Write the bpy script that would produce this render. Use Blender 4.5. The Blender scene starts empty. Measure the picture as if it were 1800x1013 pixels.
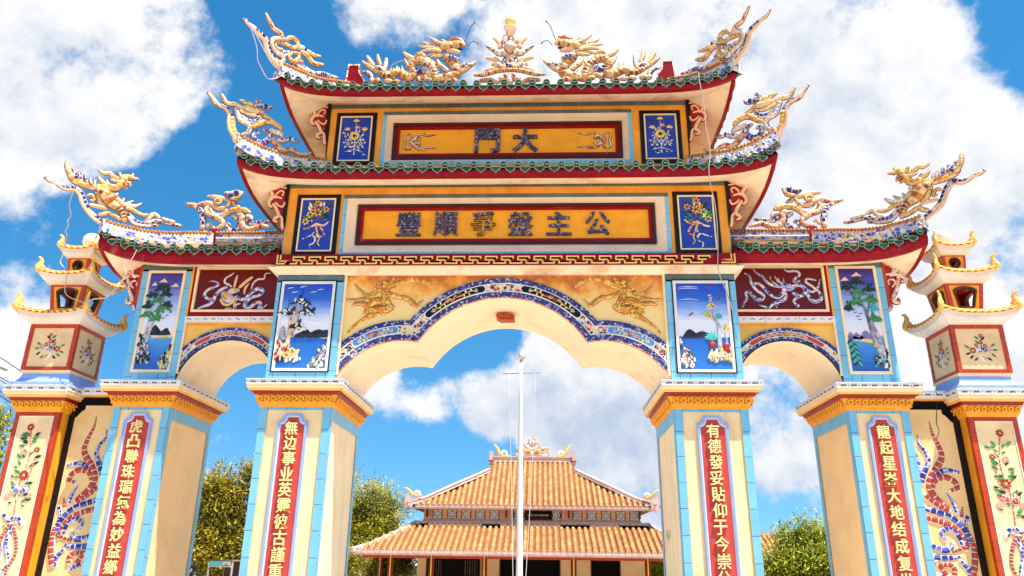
import bpy, bmesh, math, random, json
from math import sin, cos, pi, sqrt, radians, atan2, asin, acos
from mathutils import Vector, Matrix, noise
random.seed(7)
SC = bpy.context.scene
# ------------------------------------------------------------------ camera
cam = bpy.data.cameras.new('camera')
cam.sensor_width = 36.0
cam.lens = 36.0*1308.9/1800.0
cam.clip_start = 0.05
cam.clip_end = 3000
co = bpy.data.objects.new('camera', cam)
SC.collection.objects.link(co)
_r = Vector((0.9991841293885005, 0.03842544370130387, 0.012432250580733727))
_u = Vector((0.0015108423473795592, -0.3431796870167175, 0.939268555725416))
_f = Vector((-0.04035830687164158, 0.9384834509438436, 0.34295775158317776))
co.matrix_world = Matrix(((_r.x, _u.x, -_f.x, 0.473), (_r.y, _u.y, -_f.y, -8.5), (_r.z, _u.z, -_f.z, 1.6), (0, 0, 0, 1)))
SC.camera = co
# ------------------------------------------------------------------ sun, sky, exposure
SUN = Vector((0.31, -0.26, 1.0)).normalized()
sl = bpy.data.lights.new('sun', 'SUN')
sl.energy = 5.0
sl.angle = radians(0.5)
sl.color = (1.0, 0.93, 0.82)
so = bpy.data.objects.new('sun', sl)
so.rotation_euler = SUN.to_track_quat('Z', 'Y').to_euler()
so.location = SUN*60
SC.collection.objects.link(so)
SC.view_settings.view_transform = 'Standard'
SC.view_settings.look = 'None'
SC.view_settings.gamma = 1.0
SC.view_settings.use_curve_mapping = False
SC.view_settings.exposure = 1.0
SC.cycles.max_bounces = 8
SC.cycles.diffuse_bounces = 4
SC.cycles.use_denoising = True

W = bpy.data.worlds.new('World')
SC.world = W
W.use_nodes = True
nt = W.node_tree
nt.nodes.clear()
N = nt.nodes.new
Lk = nt.links.new
wo = N('ShaderNodeOutputWorld')
bg = N('ShaderNodeBackground')
bg.inputs['Strength'].default_value = 0.10
sky = N('ShaderNodeTexSky')
sky.sky_type = 'NISHITA'
sky.sun_disc = False
sky.sun_elevation = asin(SUN.z)
sky.sun_rotation = atan2(SUN.x, SUN.y)
sky.altitude = 0
sky.air_density = 1.0
sky.dust_density = 0.3
sky.ozone_density = 2.0
lift = N('ShaderNodeVectorMath')
lift.operation = 'MULTIPLY_ADD'
lift.inputs[1].default_value = (1.0, 1.0, 0.9)
lift.inputs[2].default_value = (0.0, 0.0, 0.15)
nrmz = N('ShaderNodeVectorMath')
nrmz.operation = 'NORMALIZE'
hs = N('ShaderNodeHueSaturation')
hs.inputs['Hue'].default_value = 0.489
hs.inputs['Saturation'].default_value = 1.38
hs.inputs['Value'].default_value = 1.04
Lk(sky.outputs[0], hs.inputs['Color'])
tc = N('ShaderNodeTexCoord')
Lk(tc.outputs['Generated'], lift.inputs[0])
Lk(lift.outputs[0], nrmz.inputs[0])
Lk(nrmz.outputs[0], sky.inputs['Vector'])
def wnoise(scale, detail, rough, off):
    mp = N('ShaderNodeMapping')
    mp.inputs['Location'].default_value = off
    Lk(tc.outputs['Generated'], mp.inputs['Vector'])
    n = N('ShaderNodeTexNoise')
    n.inputs['Scale'].default_value = scale
    n.inputs['Detail'].default_value = detail
    n.inputs['Roughness'].default_value = rough
    Lk(mp.outputs[0], n.inputs['Vector'])
    return n.outputs[0]
def wmath(op, a, b=None, c=None):
    n = N('ShaderNodeMath')
    n.operation = op
    for i, v in enumerate((a, b, c)):
        if v is None: continue
        if isinstance(v, (int, float)): n.inputs[i].default_value = v
        else: Lk(v, n.inputs[i])
    return n.outputs[0]
def wmap(v, a, b, c, d, smooth=True):
    n = N('ShaderNodeMapRange')
    if smooth: n.interpolation_type = 'SMOOTHSTEP'
    Lk(v, n.inputs['Value'])
    for k, x in zip(('From Min', 'From Max', 'To Min', 'To Max'), (a, b, c, d)): n.inputs[k].default_value = x
    return n.outputs['Result']
# cloud banks: (azimuth deg from +Y towards +X, elevation deg, angular radius deg, weight)
CLOUDS = [(-40.94, 32.23, 9.97, 0.95), (-35.29, 32.28, 6.54, 0.85), (-31.36, 33.02, 3.5, 0.5), (-38.1, 26.88, 5.67, 0.5), (-13.45, 39.82, 4.37, 0.45), (-8.05, 38.31, 3.5, 0.4), (-17.64, 40.06, 2.19, 0.25), (5.17, 38.72, 8.69, 0.9), (17.21, 33.89, 12.91, 1), (26.35, 34.8, 11.23, 1), (27.44, 27.6, 9.97, 0.9), (21.46, 25.95, 12.91, 1), (30.6, 20.72, 10.39, 0.9), (12.12, 30.48, 9.54, 0.8), (30.71, 32.14, 5.67, 0.6), (0.4, 36.5, 3.5, 0.3), (23.06, 14.8, 12.07, 0.9), (30.68, 13.88, 10.81, 0.9), (18.26, 13.61, 6.54, 0.6), (35.07, 24.18, 5.24, 0.5), (2.56, 40.0, 6.97, 0.6), (-11.15, 11.83, 3.06, 0.75), (-12.84, 11.33, 2.62, 0.5), (-4.56, 11.61, 3.5, 0.6), (0.3, 12.1, 4.8, 0.8), (5.59, 12.49, 5.24, 0.75), (7.41, 14.16, 3.5, 0.6), (2.47, 9.97, 3.93, 0.45), (-6.72, 10.5, 3.06, 0.6), (0.32, 16.86, 2.62, 0.35), (7.1, 7.44, 6.54, 0.6), (17.25, 11.64, 4.8, 0.6), (18.69, 3.93, 2.62, 0.35), (18.38, 7.79, 5.24, 0.75), (-37.39, 14.25, 3.06, 0.7), (-35.92, 12.65, 2.19, 0.6), (-31.93, 12.86, 1.75, 0.5), (4.88, 17.67, 2.62, 0.4), (36.39, 31.83, 5.24, -1.9), (36.6, 29.23, 3.93, -1.4), (34.98, 34.12, 2.62, -0.6), (-5.15, 38.25, 2.62, -0.45), (-24.84, 25.67, 7.4, -0.5), (-29.67, 24.75, 5.24, -0.3), (-15.75, 33.2, 5.24, -0.25), (-6.49, 15.88, 3.93, -1.0), (-2.41, 15.97, 2.62, -0.4), (-10.76, 6.0, 5.24, -0.8), (18.1, 5.27, 4.8, -0.9), (-3.13, 6.16, 2.62, -0.3), (20.55, 25.48, 2.62, -0.7), (23.04, 30.69, 2.19, -0.5), (-7.46, 27.59, 8.69, -0.5), (-32.69, 20.53, 6.1, -0.6), (-10.84, 7.23, 5.24, -0.4), (18.8, 4.87, 2.62, -0.3)]
GREYS = [(-38.06, 26.71, 6.54, 0.5), (7.04, 6.21, 6.1, 0.42), (18.36, 7.59, 5.67, 0.5), (14.12, 26.94, 9.97, 0.08), (24.52, 29.4, 8.69, 0.06), (-14.39, 38.95, 5.24, 0.2)]
tot = None
for az, el, rad, w in CLOUDS:
    a, e = radians(az), radians(el)
    d = N('ShaderNodeVectorMath')
    d.operation = 'DOT_PRODUCT'
    Lk(tc.outputs['Generated'], d.inputs[0])
    d.inputs[1].default_value = (sin(a)*cos(e), cos(a)*cos(e), sin(e))
    m = wmap(d.outputs['Value'], cos(radians(rad*1.55)), cos(radians(rad*0.05)), 0.0, w)
    tot = m if tot is None else wmath('ADD', tot, m)
tot = wmath('MINIMUM', tot, 1.15)
def billow(off):
    # lumpy cloud body: two octaves of detailed noise, read at a shifted direction for the shading
    a = wnoise(4.6, 14, 0.62, (3.1+off[0], 1.7+off[1], 0.4+off[2]))
    b = wnoise(16.0, 8, 0.62, (0.3+off[0], 5.2+off[1], 2.4+off[2]))
    return wmath('ADD', wmath('MULTIPLY', a, 4.4), wmath('MULTIPLY', b, 1.5))
nn = billow((0, 0, 0))
n_up = billow((SUN.x*0.030, SUN.y*0.030, 0.030))
dens = wmath('ADD', tot, wmath('SUBTRACT', nn, 2.98))
mask = wmap(dens, 0.14, 0.84, 0.0, 1.0)
slope = wmath('SUBTRACT', n_up, nn)
n3 = wnoise(2.6, 6, 0.55, (7.7, 2.2, 1.3))
sh = wmath('ADD', wmath('MULTIPLY', slope, 0.55), wmath('MULTIPLY', wmath('SUBTRACT', n3, 0.5), 2.2))
sz_ = N('ShaderNodeSeparateXYZ')
Lk(tc.outputs['Generated'], sz_.inputs[0])
low = wmap(sz_.outputs['Z'], 0.06, 0.24, 0.22, 0.0)
for az, el, rad, w in GREYS:      # shaded undersides
    a, e = radians(az), radians(el)
    d = N('ShaderNodeVectorMath')
    d.operation = 'DOT_PRODUCT'
    Lk(tc.outputs['Generated'], d.inputs[0])
    d.inputs[1].default_value = (sin(a)*cos(e), cos(a)*cos(e), sin(e))
    low = wmath('ADD', low, wmap(d.outputs['Value'], cos(radians(rad*1.5)), cos(radians(rad*0.05)), 0.0, w))
sh = wmath('ADD', sh, low)
shade = wmap(wmath('ADD', sh, wmath('MULTIPLY', wmath('SUBTRACT', dens, 0.9), 0.10)), -0.05, 1.0, 0.0, 1.0)
cc = N('ShaderNodeMix')
cc.data_type = 'RGBA'
Lk(shade, cc.inputs['Factor'])
cc.inputs['A'].default_value = (5.1, 5.1, 5.1, 1)
cc.inputs['B'].default_value = (2.6, 3.15, 4.1, 1)
mx = N('ShaderNodeMix')
mx.data_type = 'RGBA'
Lk(mask, mx.inputs['Factor'])
Lk(hs.outputs[0], mx.inputs['A'])
Lk(cc.outputs['Result'], mx.inputs['B'])
Lk(mx.outputs['Result'], bg.inputs['Color'])
Lk(bg.outputs[0], wo.inputs['Surface'])

# ------------------------------------------------------------------ materials
MATS = {}
def _new(name):
    m = bpy.data.materials.new(name)
    m.use_nodes = True
    t = m.node_tree
    b = t.nodes['Principled BSDF']
    return m, t, b
def _noise(t, scale, detail=4, rough=0.55, vec=None, stretch=None):
    n = t.nodes.new('ShaderNodeTexNoise')
    n.inputs['Scale'].default_value = scale
    n.inputs['Detail'].default_value = detail
    n.inputs['Roughness'].default_value = rough
    c = t.nodes.new('ShaderNodeTexCoord')
    if stretch:
        mp = t.nodes.new('ShaderNodeMapping')
        mp.inputs['Scale'].default_value = stretch
        t.links.new(c.outputs['Object'], mp.inputs['Vector'])
        t.links.new(mp.outputs[0], n.inputs['Vector'])
    else:
        t.links.new(c.outputs['Object'], n.inputs['Vector'])
    return n
def _ramp(t, fac, stops, const=False):
    r = t.nodes.new('ShaderNodeValToRGB')
    if const: r.color_ramp.interpolation = 'CONSTANT'
    el = r.color_ramp.elements
    while len(el) < len(stops): el.new(0.5)
    for e, (p, c) in zip(el, stops):
        e.position = p
        e.color = (c[0], c[1], c[2], 1)
    t.links.new(fac, r.inputs['Fac'])
    return r.outputs['Color']
def _mixc(t, fac, a, b, mode='MIX'):
    n = t.nodes.new('ShaderNodeMix')
    n.data_type = 'RGBA'
    n.blend_type = mode
    for k, v in (('Factor', fac), ('A', a), ('B', b)):
        if isinstance(v, (int, float)): n.inputs[k].default_value = v
        elif isinstance(v, (tuple, list)): n.inputs[k].default_value = (v[0], v[1], v[2], 1)
        else: t.links.new(v, n.inputs[k])
    return n.outputs['Result']
def _bump(t, b, h, strength=0.2, dist=0.01):
    n = t.nodes.new('ShaderNodeBump')
    n.inputs['Strength'].default_value = strength
    n.inputs['Distance'].default_value = dist
    t.links.new(h, n.inputs['Height'])
    t.links.new(n.outputs[0], b.inputs['Normal'])
def paint(name, col, rough=0.6, var=0.10, scale=5.0, bump=0.15, stain=None, samt=0.5, lo=0.52, hi=0.72, streak=False, spec=None, island=0.0):
    m, t, b = _new(name)
    n = _noise(t, scale, 6, 0.6)
    d = tuple(c*(1-var*2.0) for c in col)
    l = tuple(min(1, c*(1+var*0.6)) for c in col)
    c = _ramp(t, n.outputs[0], [(0.30, d), (0.62, l)])
    if island:
        g = t.nodes.new('ShaderNodeNewGeometry')
        k = _ramp(t, g.outputs['Random Per Island'], [(0.0, (1-island,)*3), (1.0, (1.0,)*3)])
        c = _mixc(t, 1.0, c, k, 'MULTIPLY')
    if stain:
        n2 = _noise(t, 2.2 if not streak else 5.0, 7, 0.65, stretch=(1, 1, 0.18) if streak else None)
        f = _ramp(t, n2.outputs[0], [(lo, (0, 0, 0)), (hi, (samt,)*3)])
        c = _mixc(t, f, c, stain)
    t.links.new(c, b.inputs['Base Color'])
    b.inputs['Roughness'].default_value = rough
    b.inputs['Specular IOR Level'].default_value = spec if spec is not None else (0.22 if rough >= 0.4 else 0.35)
    if bump:
        nb = _noise(t, scale*9, 4, 0.6)
        _bump(t, b, nb.outputs[0], bump, 0.01)
    MATS[name] = m
    return m
def mosaic(name, cols, scale=24.0, grout=(0.75, 0.68, 0.58), gw=0.05, rough=0.28, bump=0.6):
    m, t, b = _new(name)
    c = t.nodes.new('ShaderNodeTexCoord')
    v = t.nodes.new('ShaderNodeTexVoronoi')
    v.inputs['Scale'].default_value = scale
    e = t.nodes.new('ShaderNodeTexVoronoi')
    e.feature = 'DISTANCE_TO_EDGE'
    e.inputs['Scale'].default_value = scale
    for x in (v, e): t.links.new(c.outputs['Object'], x.inputs['Vector'])
    s = t.nodes.new('ShaderNodeSeparateColor')
    t.links.new(v.outputs['Color'], s.inputs['Color'])
    k = len(cols)
    tw = float(sum(w for w, _ in cols))
    acc, st = 0.0, []
    for w, cl in cols:
        st.append((acc/tw, cl))
        acc += w
    col = _ramp(t, s.outputs[0], st, True)
    f = _ramp(t, e.outputs['Distance'], [(gw*0.5, (1, 1, 1)), (gw*1.2, (0, 0, 0))])
    col = _mixc(t, f, col, grout)
    t.links.new(col, b.inputs['Base Color'])
    b.inputs['Roughness'].default_value = rough
    h = _ramp(t, e.outputs['Distance'], [(0.0, (0, 0, 0)), (gw*2.5, (1, 1, 1))])
    _bump(t, b, h, bump, 0.012)
    MATS[name] = m
    return m
WHITE = (0.80, 0.76, 0.70)
# plaster and paint
paint('cream', (0.90, 0.66, 0.37), 0.65, 0.06, 3, 0.12, stain=(0.50, 0.30, 0.12), samt=0.5, lo=0.52, hi=0.74, streak=True)
paint('cream_side', (0.94, 0.64, 0.33), 0.7, 0.05, 2.5, 0.12, stain=(0.62, 0.36, 0.14), samt=0.35, lo=0.55, hi=0.8)
paint('arch_wall', (0.86, 0.48, 0.11), 0.65, 0.06, 3, 0.12, stain=(0.72, 0.28, 0.04), samt=0.6, lo=0.5, hi=0.72)
paint('cream_pale', (0.95, 0.76, 0.50), 0.7, 0.05, 2.5, 0.12, stain=(0.58, 0.36, 0.16), samt=0.5, lo=0.50, hi=0.74, streak=True)
for nm_, c_ in dict(white=(0.80, 0.76, 0.72), lilac=(0.46, 0.46, 0.72), blue=(0.09, 0.13, 0.50), navy=(0.018, 0.028, 0.24), gold=(0.76, 0.40, 0.05), amber=(0.58, 0.20, 0.018), tan=(0.60, 0.31, 0.08), brown=(0.20, 0.05, 0.012), cream=(0.82, 0.56, 0.27), pink=(0.72, 0.35, 0.23), red=(0.50, 0.055, 0.035), rust=(0.40, 0.10, 0.02)).items():
    paint('shard_'+nm_, c_, 0.32, 0.12, 16, 0.05, island=0.12, spec=0.4)
paint('orange_paint', (0.82, 0.33, 0.04), 0.6, 0.10, 4, 0.1, stain=(0.62, 0.16, 0.02), samt=0.6, lo=0.5, hi=0.75)
paint('amber', (0.86, 0.37, 0.025), 0.55, 0.06, 4, 0.1, stain=(0.45, 0.16, 0.02), samt=0.55, lo=0.56, hi=0.78)
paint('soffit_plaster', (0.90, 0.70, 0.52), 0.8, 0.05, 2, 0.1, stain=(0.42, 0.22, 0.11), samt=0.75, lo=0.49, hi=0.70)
paint('arch_plaster', (0.93, 0.76, 0.56), 0.8, 0.04, 2, 0.1, stain=(0.66, 0.36, 0.14), samt=0.55, lo=0.56, hi=0.76)
paint('white_plaster', (0.78, 0.73, 0.68), 0.65, 0.05, 4, 0.1, stain=(0.50, 0.45, 0.42), samt=0.4, streak=True)
paint('peach_plaster', (0.78, 0.46, 0.27), 0.7, 0.08, 6, 0.2)
paint('wing_plaster', (0.84, 0.58, 0.27), 0.75, 0.06, 3, 0.2, stain=(0.66, 0.38, 0.13), samt=0.7, lo=0.5, hi=0.72)
paint('tower_plaster', (0.80, 0.55, 0.31), 0.75, 0.08, 5, 0.2, stain=(0.70, 0.40, 0.22), samt=0.6, lo=0.48, hi=0.7)
paint('reveal_plaster', (0.88, 0.72, 0.56), 0.65, 0.05, 4, 0.1, stain=(0.60, 0.44, 0.34), samt=0.4)
paint('rim_white', (0.74, 0.66, 0.60), 0.7, 0.06, 4, 0.1, stain=(0.48, 0.36, 0.30), samt=0.5, lo=0.5, hi=0.72)
paint('pale_trim', (0.86, 0.66, 0.40), 0.6, 0.06, 5, 0.1)
paint('yellow_trim_and_shadow', (0.86, 0.50, 0.13), 0.6, 0.06, 5, 0.1)
# glazed tiles
paint('tile_blue', (0.19, 0.49, 0.70), 0.30, 0.05, 3, 0.05, island=0.10)
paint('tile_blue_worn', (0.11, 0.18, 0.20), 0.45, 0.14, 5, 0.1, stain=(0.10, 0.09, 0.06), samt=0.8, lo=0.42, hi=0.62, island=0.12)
paint('tile_red', (0.52, 0.055, 0.01), 0.30, 0.10, 4, 0.05, island=0.15)
paint('tile_black_and_shadow', (0.010, 0.010, 0.011), 0.35, 0.05, 4, 0.03, spec=0.2)
paint('periwinkle', (0.27, 0.40, 0.80), 0.45, 0.05, 5, 0.05)
paint('lilac_trim', (0.55, 0.58, 0.80), 0.5, 0.05, 5, 0.05)
paint('board_red', (0.50, 0.06, 0.05), 0.55, 0.06, 6, 0.1)
paint('fascia_red', (0.25, 0.005, 0.008), 0.30, 0.12, 6, 0.06, stain=(0.62, 0.30, 0.26), samt=0.35, lo=0.62, hi=0.75, streak=True, spec=0.15)
paint('deep_red', (0.30, 0.008, 0.010), 0.35, 0.08, 6, 0.05)
paint('maroon', (0.12, 0.003, 0.005), 0.35, 0.10, 6, 0.03)
paint('dark_frame', (0.055, 0.006, 0.008), 0.35, 0.10, 6, 0.05)
paint('grout', (0.22, 0.25, 0.27), 0.8, 0.05, 5, 0)
paint('panel_sky', (0.08, 0.28, 0.70), 0.3, 0.08, 4, 0.03)
paint('panel_blue', (0.018, 0.05, 0.36), 0.35, 0.10, 4, 0.03)
paint('letter_cream', (0.90, 0.70, 0.30), 0.5, 0.05, 8, 0.1)
paint('fret_yellow', (0.86, 0.55, 0.14), 0.5, 0.06, 8, 0.1)
paint('frieze_orange', (0.85, 0.36, 0.028), 0.5, 0.08, 8, 0.1)
paint('charcoal', (0.035, 0.035, 0.03), 0.8, 0.2, 6, 0.1)
paint('ink', (0.02, 0.05, 0.045), 0.5, 0.1, 8, 0)
paint('ink_rose', (0.55, 0.30, 0.26), 0.5, 0.1, 8, 0)
# ceramics
paint('glaze_green', (0.018, 0.055, 0.028), 0.22, 0.22, 20, 0.1, island=0.5)
paint('glaze_rim', (0.26, 0.34, 0.21), 0.3, 0.2, 20, 0.1)
paint('roll_tile', (0.20, 0.13, 0.06), 0.4, 0.3, 12, 0.15, stain=(0.55, 0.33, 0.14), samt=0.7, lo=0.45, hi=0.6)
paint('bead_orange', (0.56, 0.19, 0.025), 0.35, 0.15, 12, 0.1, island=0.35)
mosaic('gold_relief', [(3, (0.80, 0.40, 0.025)), (2, (0.86, 0.54, 0.10)), (2, (0.66, 0.26, 0.012))], 13, grout=(0.30, 0.10, 0.012), gw=0.05)
paint('sculpt_rim', (0.74, 0.47, 0.26), 0.7, 0.12, 14, 0.2)
mosaic('mosaic_blue', [(4, (0.74, 0.70, 0.68)), (2, (0.40, 0.44, 0.74)), (2, (0.06, 0.09, 0.46)), (2, (0.015, 0.02, 0.22))], 26, gw=0.05)
mosaic('mosaic_white', [(5, (0.78, 0.68, 0.56)), (2, (0.50, 0.50, 0.70)), (2, (0.08, 0.10, 0.42)), (2, (0.76, 0.44, 0.24))], 24)
mosaic('mosaic_cream', [(5, (0.82, 0.55, 0.26)), (3, (0.78, 0.43, 0.14)), (2, (0.80, 0.66, 0.48))], 22, grout=(0.36, 0.16, 0.05))
mosaic('mosaic_yellow', [(4, (0.76, 0.40, 0.04)), (3, (0.82, 0.52, 0.14)), (2, (0.50, 0.20, 0.02))], 22, grout=(0.70, 0.48, 0.24))
mosaic('mosaic_pink', [(4, (0.80, 0.56, 0.42)), (3, (0.74, 0.38, 0.25)), (3, (0.52, 0.08, 0.05)), (1, (0.82, 0.72, 0.62))], 20)
mosaic('mosaic_red', [(4, (0.62, 0.07, 0.06)), (2, (0.70, 0.16, 0.12)), (1, (0.84, 0.72, 0.62))], 20)
mosaic('mosaic_scale', [(3, (0.52, 0.24, 0.05)), (3, (0.66, 0.36, 0.10)), (4, (0.10, 0.025, 0.008)), (2, (0.38, 0.12, 0.02))], 27, grout=(0.70, 0.44, 0.20), gw=0.07)
mosaic('mosaic_border', [(4, (0.012, 0.014, 0.13)), (4, (0.04, 0.05, 0.30)), (2, (0.34, 0.35, 0.56)), (1, (0.66, 0.62, 0.64))], 46, grout=(0.03, 0.03, 0.10), gw=0.06)
mosaic('mosaic_motley', [(3, (0.84, 0.70, 0.55)), (2, (0.60, 0.05, 0.05)), (2, (0.03, 0.03, 0.08)), (2, (0.82, 0.60, 0.28)), (1, (0.45, 0.45, 0.62))], 26, grout=(0.80, 0.66, 0.48), gw=0.06)
mosaic('mosaic_ridge', [(4, (0.74, 0.69, 0.62)), (4, (0.07, 0.11, 0.50)), (1, (0.74, 0.46, 0.08)), (3, (0.36, 0.42, 0.72))], 20)
mosaic('mosaic_letter', [(2, (0.26, 0.26, 0.38)), (4, (0.03, 0.03, 0.10)), (3, (0.09, 0.08, 0.22))], 34, grout=(0.012, 0.012, 0.03), gw=0.07)
mosaic('mosaic_redwhite', [(5, (0.60, 0.055, 0.045)), (2, (0.74, 0.26, 0.2))], 19, grout=(0.84, 0.68, 0.55), gw=0.09)
mosaic('mosaic_bluewhite', [(4, (0.03, 0.05, 0.34)), (3, (0.16, 0.20, 0.55)), (2, (0.70, 0.70, 0.82))], 19, grout=(0.78, 0.76, 0.80), gw=0.08)
paint('jewel_blue', (0.02, 0.04, 0.45), 0.15, 0.1, 6, 0)
paint('ball_yellow', (0.85, 0.58, 0.16), 0.35, 0.08, 6, 0.05)
paint('globe_white', (0.86, 0.84, 0.82), 0.25, 0.03, 4, 0)
paint('lamp_rust', (0.42, 0.06, 0.012), 0.5, 0.2, 10, 0.1)
paint('wire_pale', (0.50, 0.42, 0.37), 0.6, 0.1, 10, 0)
paint('wire_lilac', (0.60, 0.52, 0.78), 0.5, 0.1, 10, 0)
paint('wire_dark', (0.03, 0.04, 0.05), 0.6, 0.1, 10, 0)
paint('black_gap', (0.006, 0.005, 0.005), 0.8, 0.0, 5, 0, spec=0.1)
# flowers and paintings
paint('flower_red', (0.40, 0.03, 0.03), 0.4, 0.2, 20, 0)
paint('flower_rose', (0.75, 0.40, 0.38), 0.4, 0.2, 20, 0)
paint('flower_white', (0.82, 0.76, 0.66), 0.4, 0.1, 20, 0)
paint('flower_yellow', (0.84, 0.60, 0.12), 0.4, 0.15, 20, 0)
paint('flower_blue', (0.08, 0.10, 0.42), 0.4, 0.2, 20, 0)
paint('leaf_green', (0.05, 0.26, 0.06), 0.4, 0.25, 20, 0)
paint('leaf_dark', (0.012, 0.045, 0.03), 0.5, 0.25, 20, 0)
paint('hill_ink', (0.03, 0.035, 0.05), 0.5, 0.4, 14, 0)
paint('hill_mauve', (0.22, 0.20, 0.42), 0.5, 0.3, 14, 0)
paint('bark_white', (0.55, 0.52, 0.62), 0.5, 0.3, 26, 0, stain=(0.05, 0.05, 0.12), samt=0.9, lo=0.46, hi=0.56)
paint('bark_mosaic', (0.60, 0.30, 0.16), 0.5, 0.3, 26, 0, stain=(0.86, 0.74, 0.60), samt=0.9, lo=0.46, hi=0.56)
paint('rock_grey', (0.40, 0.42, 0.48), 0.5, 0.3, 22, 0, stain=(0.02, 0.03, 0.06), samt=0.9, lo=0.46, hi=0.56)
paint('sand', (0.76, 0.52, 0.22), 0.5, 0.2, 14, 0)
paint('cloud_peach', (0.78, 0.52, 0.42), 0.5, 0.1, 14, 0)
def painting(name, z0, z1, stops):
    m, t, b = _new(name)
    c = t.nodes.new('ShaderNodeTexCoord')
    s = t.nodes.new('ShaderNodeSeparateXYZ')
    t.links.new(c.outputs['Object'], s.inputs[0])
    mr = t.nodes.new('ShaderNodeMapRange')
    t.links.new(s.outputs['Z'], mr.inputs['Value'])
    mr.inputs['From Min'].default_value = z0
    mr.inputs['From Max'].default_value = z1
    n = _noise(t, 3.0, 6, 0.65, stretch=(1.0, 1.0, 7.0))
    a = t.nodes.new('ShaderNodeMath')
    a.operation = 'MULTIPLY_ADD'
    t.links.new(n.outputs[0], a.inputs[0])
    a.inputs[1].default_value = 0.22
    t.links.new(mr.outputs[0], a.inputs[2])
    a2 = t.nodes.new('ShaderNodeMath')
    a2.operation = 'SUBTRACT'
    t.links.new(a.outputs[0], a2.inputs[0])
    a2.inputs[1].default_value = 0.11
    t.links.new(_ramp(t, a2.outputs[0], stops), b.inputs['Base Color'])
    b.inputs['Roughness'].default_value = 0.3
    MATS[name] = m
painting('painting_sea', 4.15, 5.21, [(0.0, (0.03, 0.17, 0.55)), (0.36, (0.02, 0.10, 0.42)), (0.37, (0.72, 0.72, 0.80)), (0.55, (0.78, 0.78, 0.84)), (0.68, (0.28, 0.42, 0.78)), (0.82, (0.03, 0.12, 0.56)), (1.0, (0.02, 0.05, 0.44))])
painting('painting_river', 4.21, 5.51, [(0.0, (0.02, 0.08, 0.38)), (0.18, (0.04, 0.20, 0.58)), (0.33, (0.10, 0.30, 0.62)), (0.34, (0.82, 0.72, 0.66)), (0.50, (0.66, 0.70, 0.86)), (0.70, (0.30, 0.38, 0.74)), (0.86, (0.06, 0.07, 0.40)), (1.0, (0.03, 0.015, 0.22))])
# spandrel plaster with its orange-brown weathering under the ledge
def spandrel():
    m, t, b = _new('spandrel_plaster')
    c = t.nodes.new('ShaderNodeTexCoord')
    s = t.nodes.new('ShaderNodeSeparateXYZ')
    t.links.new(c.outputs['Object'], s.inputs[0])
    n = _noise(t, 3.2, 8, 0.68)
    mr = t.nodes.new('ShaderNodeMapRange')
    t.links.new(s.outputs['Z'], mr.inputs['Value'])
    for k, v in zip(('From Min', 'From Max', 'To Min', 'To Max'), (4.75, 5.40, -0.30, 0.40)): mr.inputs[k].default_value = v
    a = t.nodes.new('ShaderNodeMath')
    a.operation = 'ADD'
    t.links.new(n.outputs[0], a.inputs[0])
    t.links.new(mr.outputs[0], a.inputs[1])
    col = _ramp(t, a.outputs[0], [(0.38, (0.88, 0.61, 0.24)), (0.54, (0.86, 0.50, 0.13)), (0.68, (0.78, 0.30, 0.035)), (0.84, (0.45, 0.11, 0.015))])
    t.links.new(col, b.inputs['Base Color'])
    b.inputs['Roughness'].default_value = 0.7
    nb = _noise(t, 40, 4, 0.6)
    _bump(t, b, nb.outputs[0], 0.15, 0.01)
    MATS['spandrel_plaster'] = m
spandrel()
# surroundings
paint('paving', (0.60, 0.50, 0.37), 0.85, 0.12, 0.6, 0.2, stain=(0.40, 0.36, 0.30), samt=0.5)
paint('roof_terracotta', (0.68, 0.34, 0.12), 0.75, 0.16, 3, 0.25, stain=(0.34, 0.12, 0.05), samt=0.8, lo=0.48, hi=0.72, island=0.36)
paint('roof_gutter', (0.26, 0.095, 0.04), 0.85, 0.2, 4, 0.2)
paint('roof_ridge', (0.62, 0.44, 0.37), 0.75, 0.12, 6, 0.2, stain=(0.30, 0.18, 0.15), samt=0.6, lo=0.55, hi=0.75)
paint('temple_wall', (0.88, 0.43, 0.25), 0.75, 0.06, 3, 0.1, stain=(0.62, 0.26, 0.14), samt=0.5)
paint('temple_cream', (0.86, 0.52, 0.27), 0.75, 0.06, 3, 0.1)
paint('temple_red', (0.46, 0.06, 0.02), 0.5, 0.1, 6, 0.1)
paint('temple_wood', (0.09, 0.04, 0.025), 0.6, 0.2, 8, 0.1)
paint('pole_white', (0.74, 0.71, 0.70), 0.4, 0.05, 6, 0.05)
paint('steel_grey', (0.30, 0.31, 0.33), 0.4, 0.1, 6, 0.05)
paint('concrete', (0.42, 0.40, 0.37), 0.85, 0.12, 3, 0.2)
paint('bark', (0.16, 0.11, 0.075), 0.9, 0.25, 8, 0.5)
paint('teal_paint', (0.06, 0.38, 0.38), 0.5, 0.08, 6, 0.05)
paint('skin', (0.50, 0.25, 0.15), 0.55, 0.05, 10, 0)
paint('hair_black', (0.012, 0.010, 0.009), 0.5, 0.2, 20, 0.2)
paint('shirt_white', (0.74, 0.72, 0.80), 0.85, 0.05, 10, 0.1)
paint('shirt_grey', (0.55, 0.50, 0.46), 0.85, 0.1, 16, 0.1)
paint('trousers', (0.05, 0.06, 0.10), 0.85, 0.1, 10, 0.1)
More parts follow.
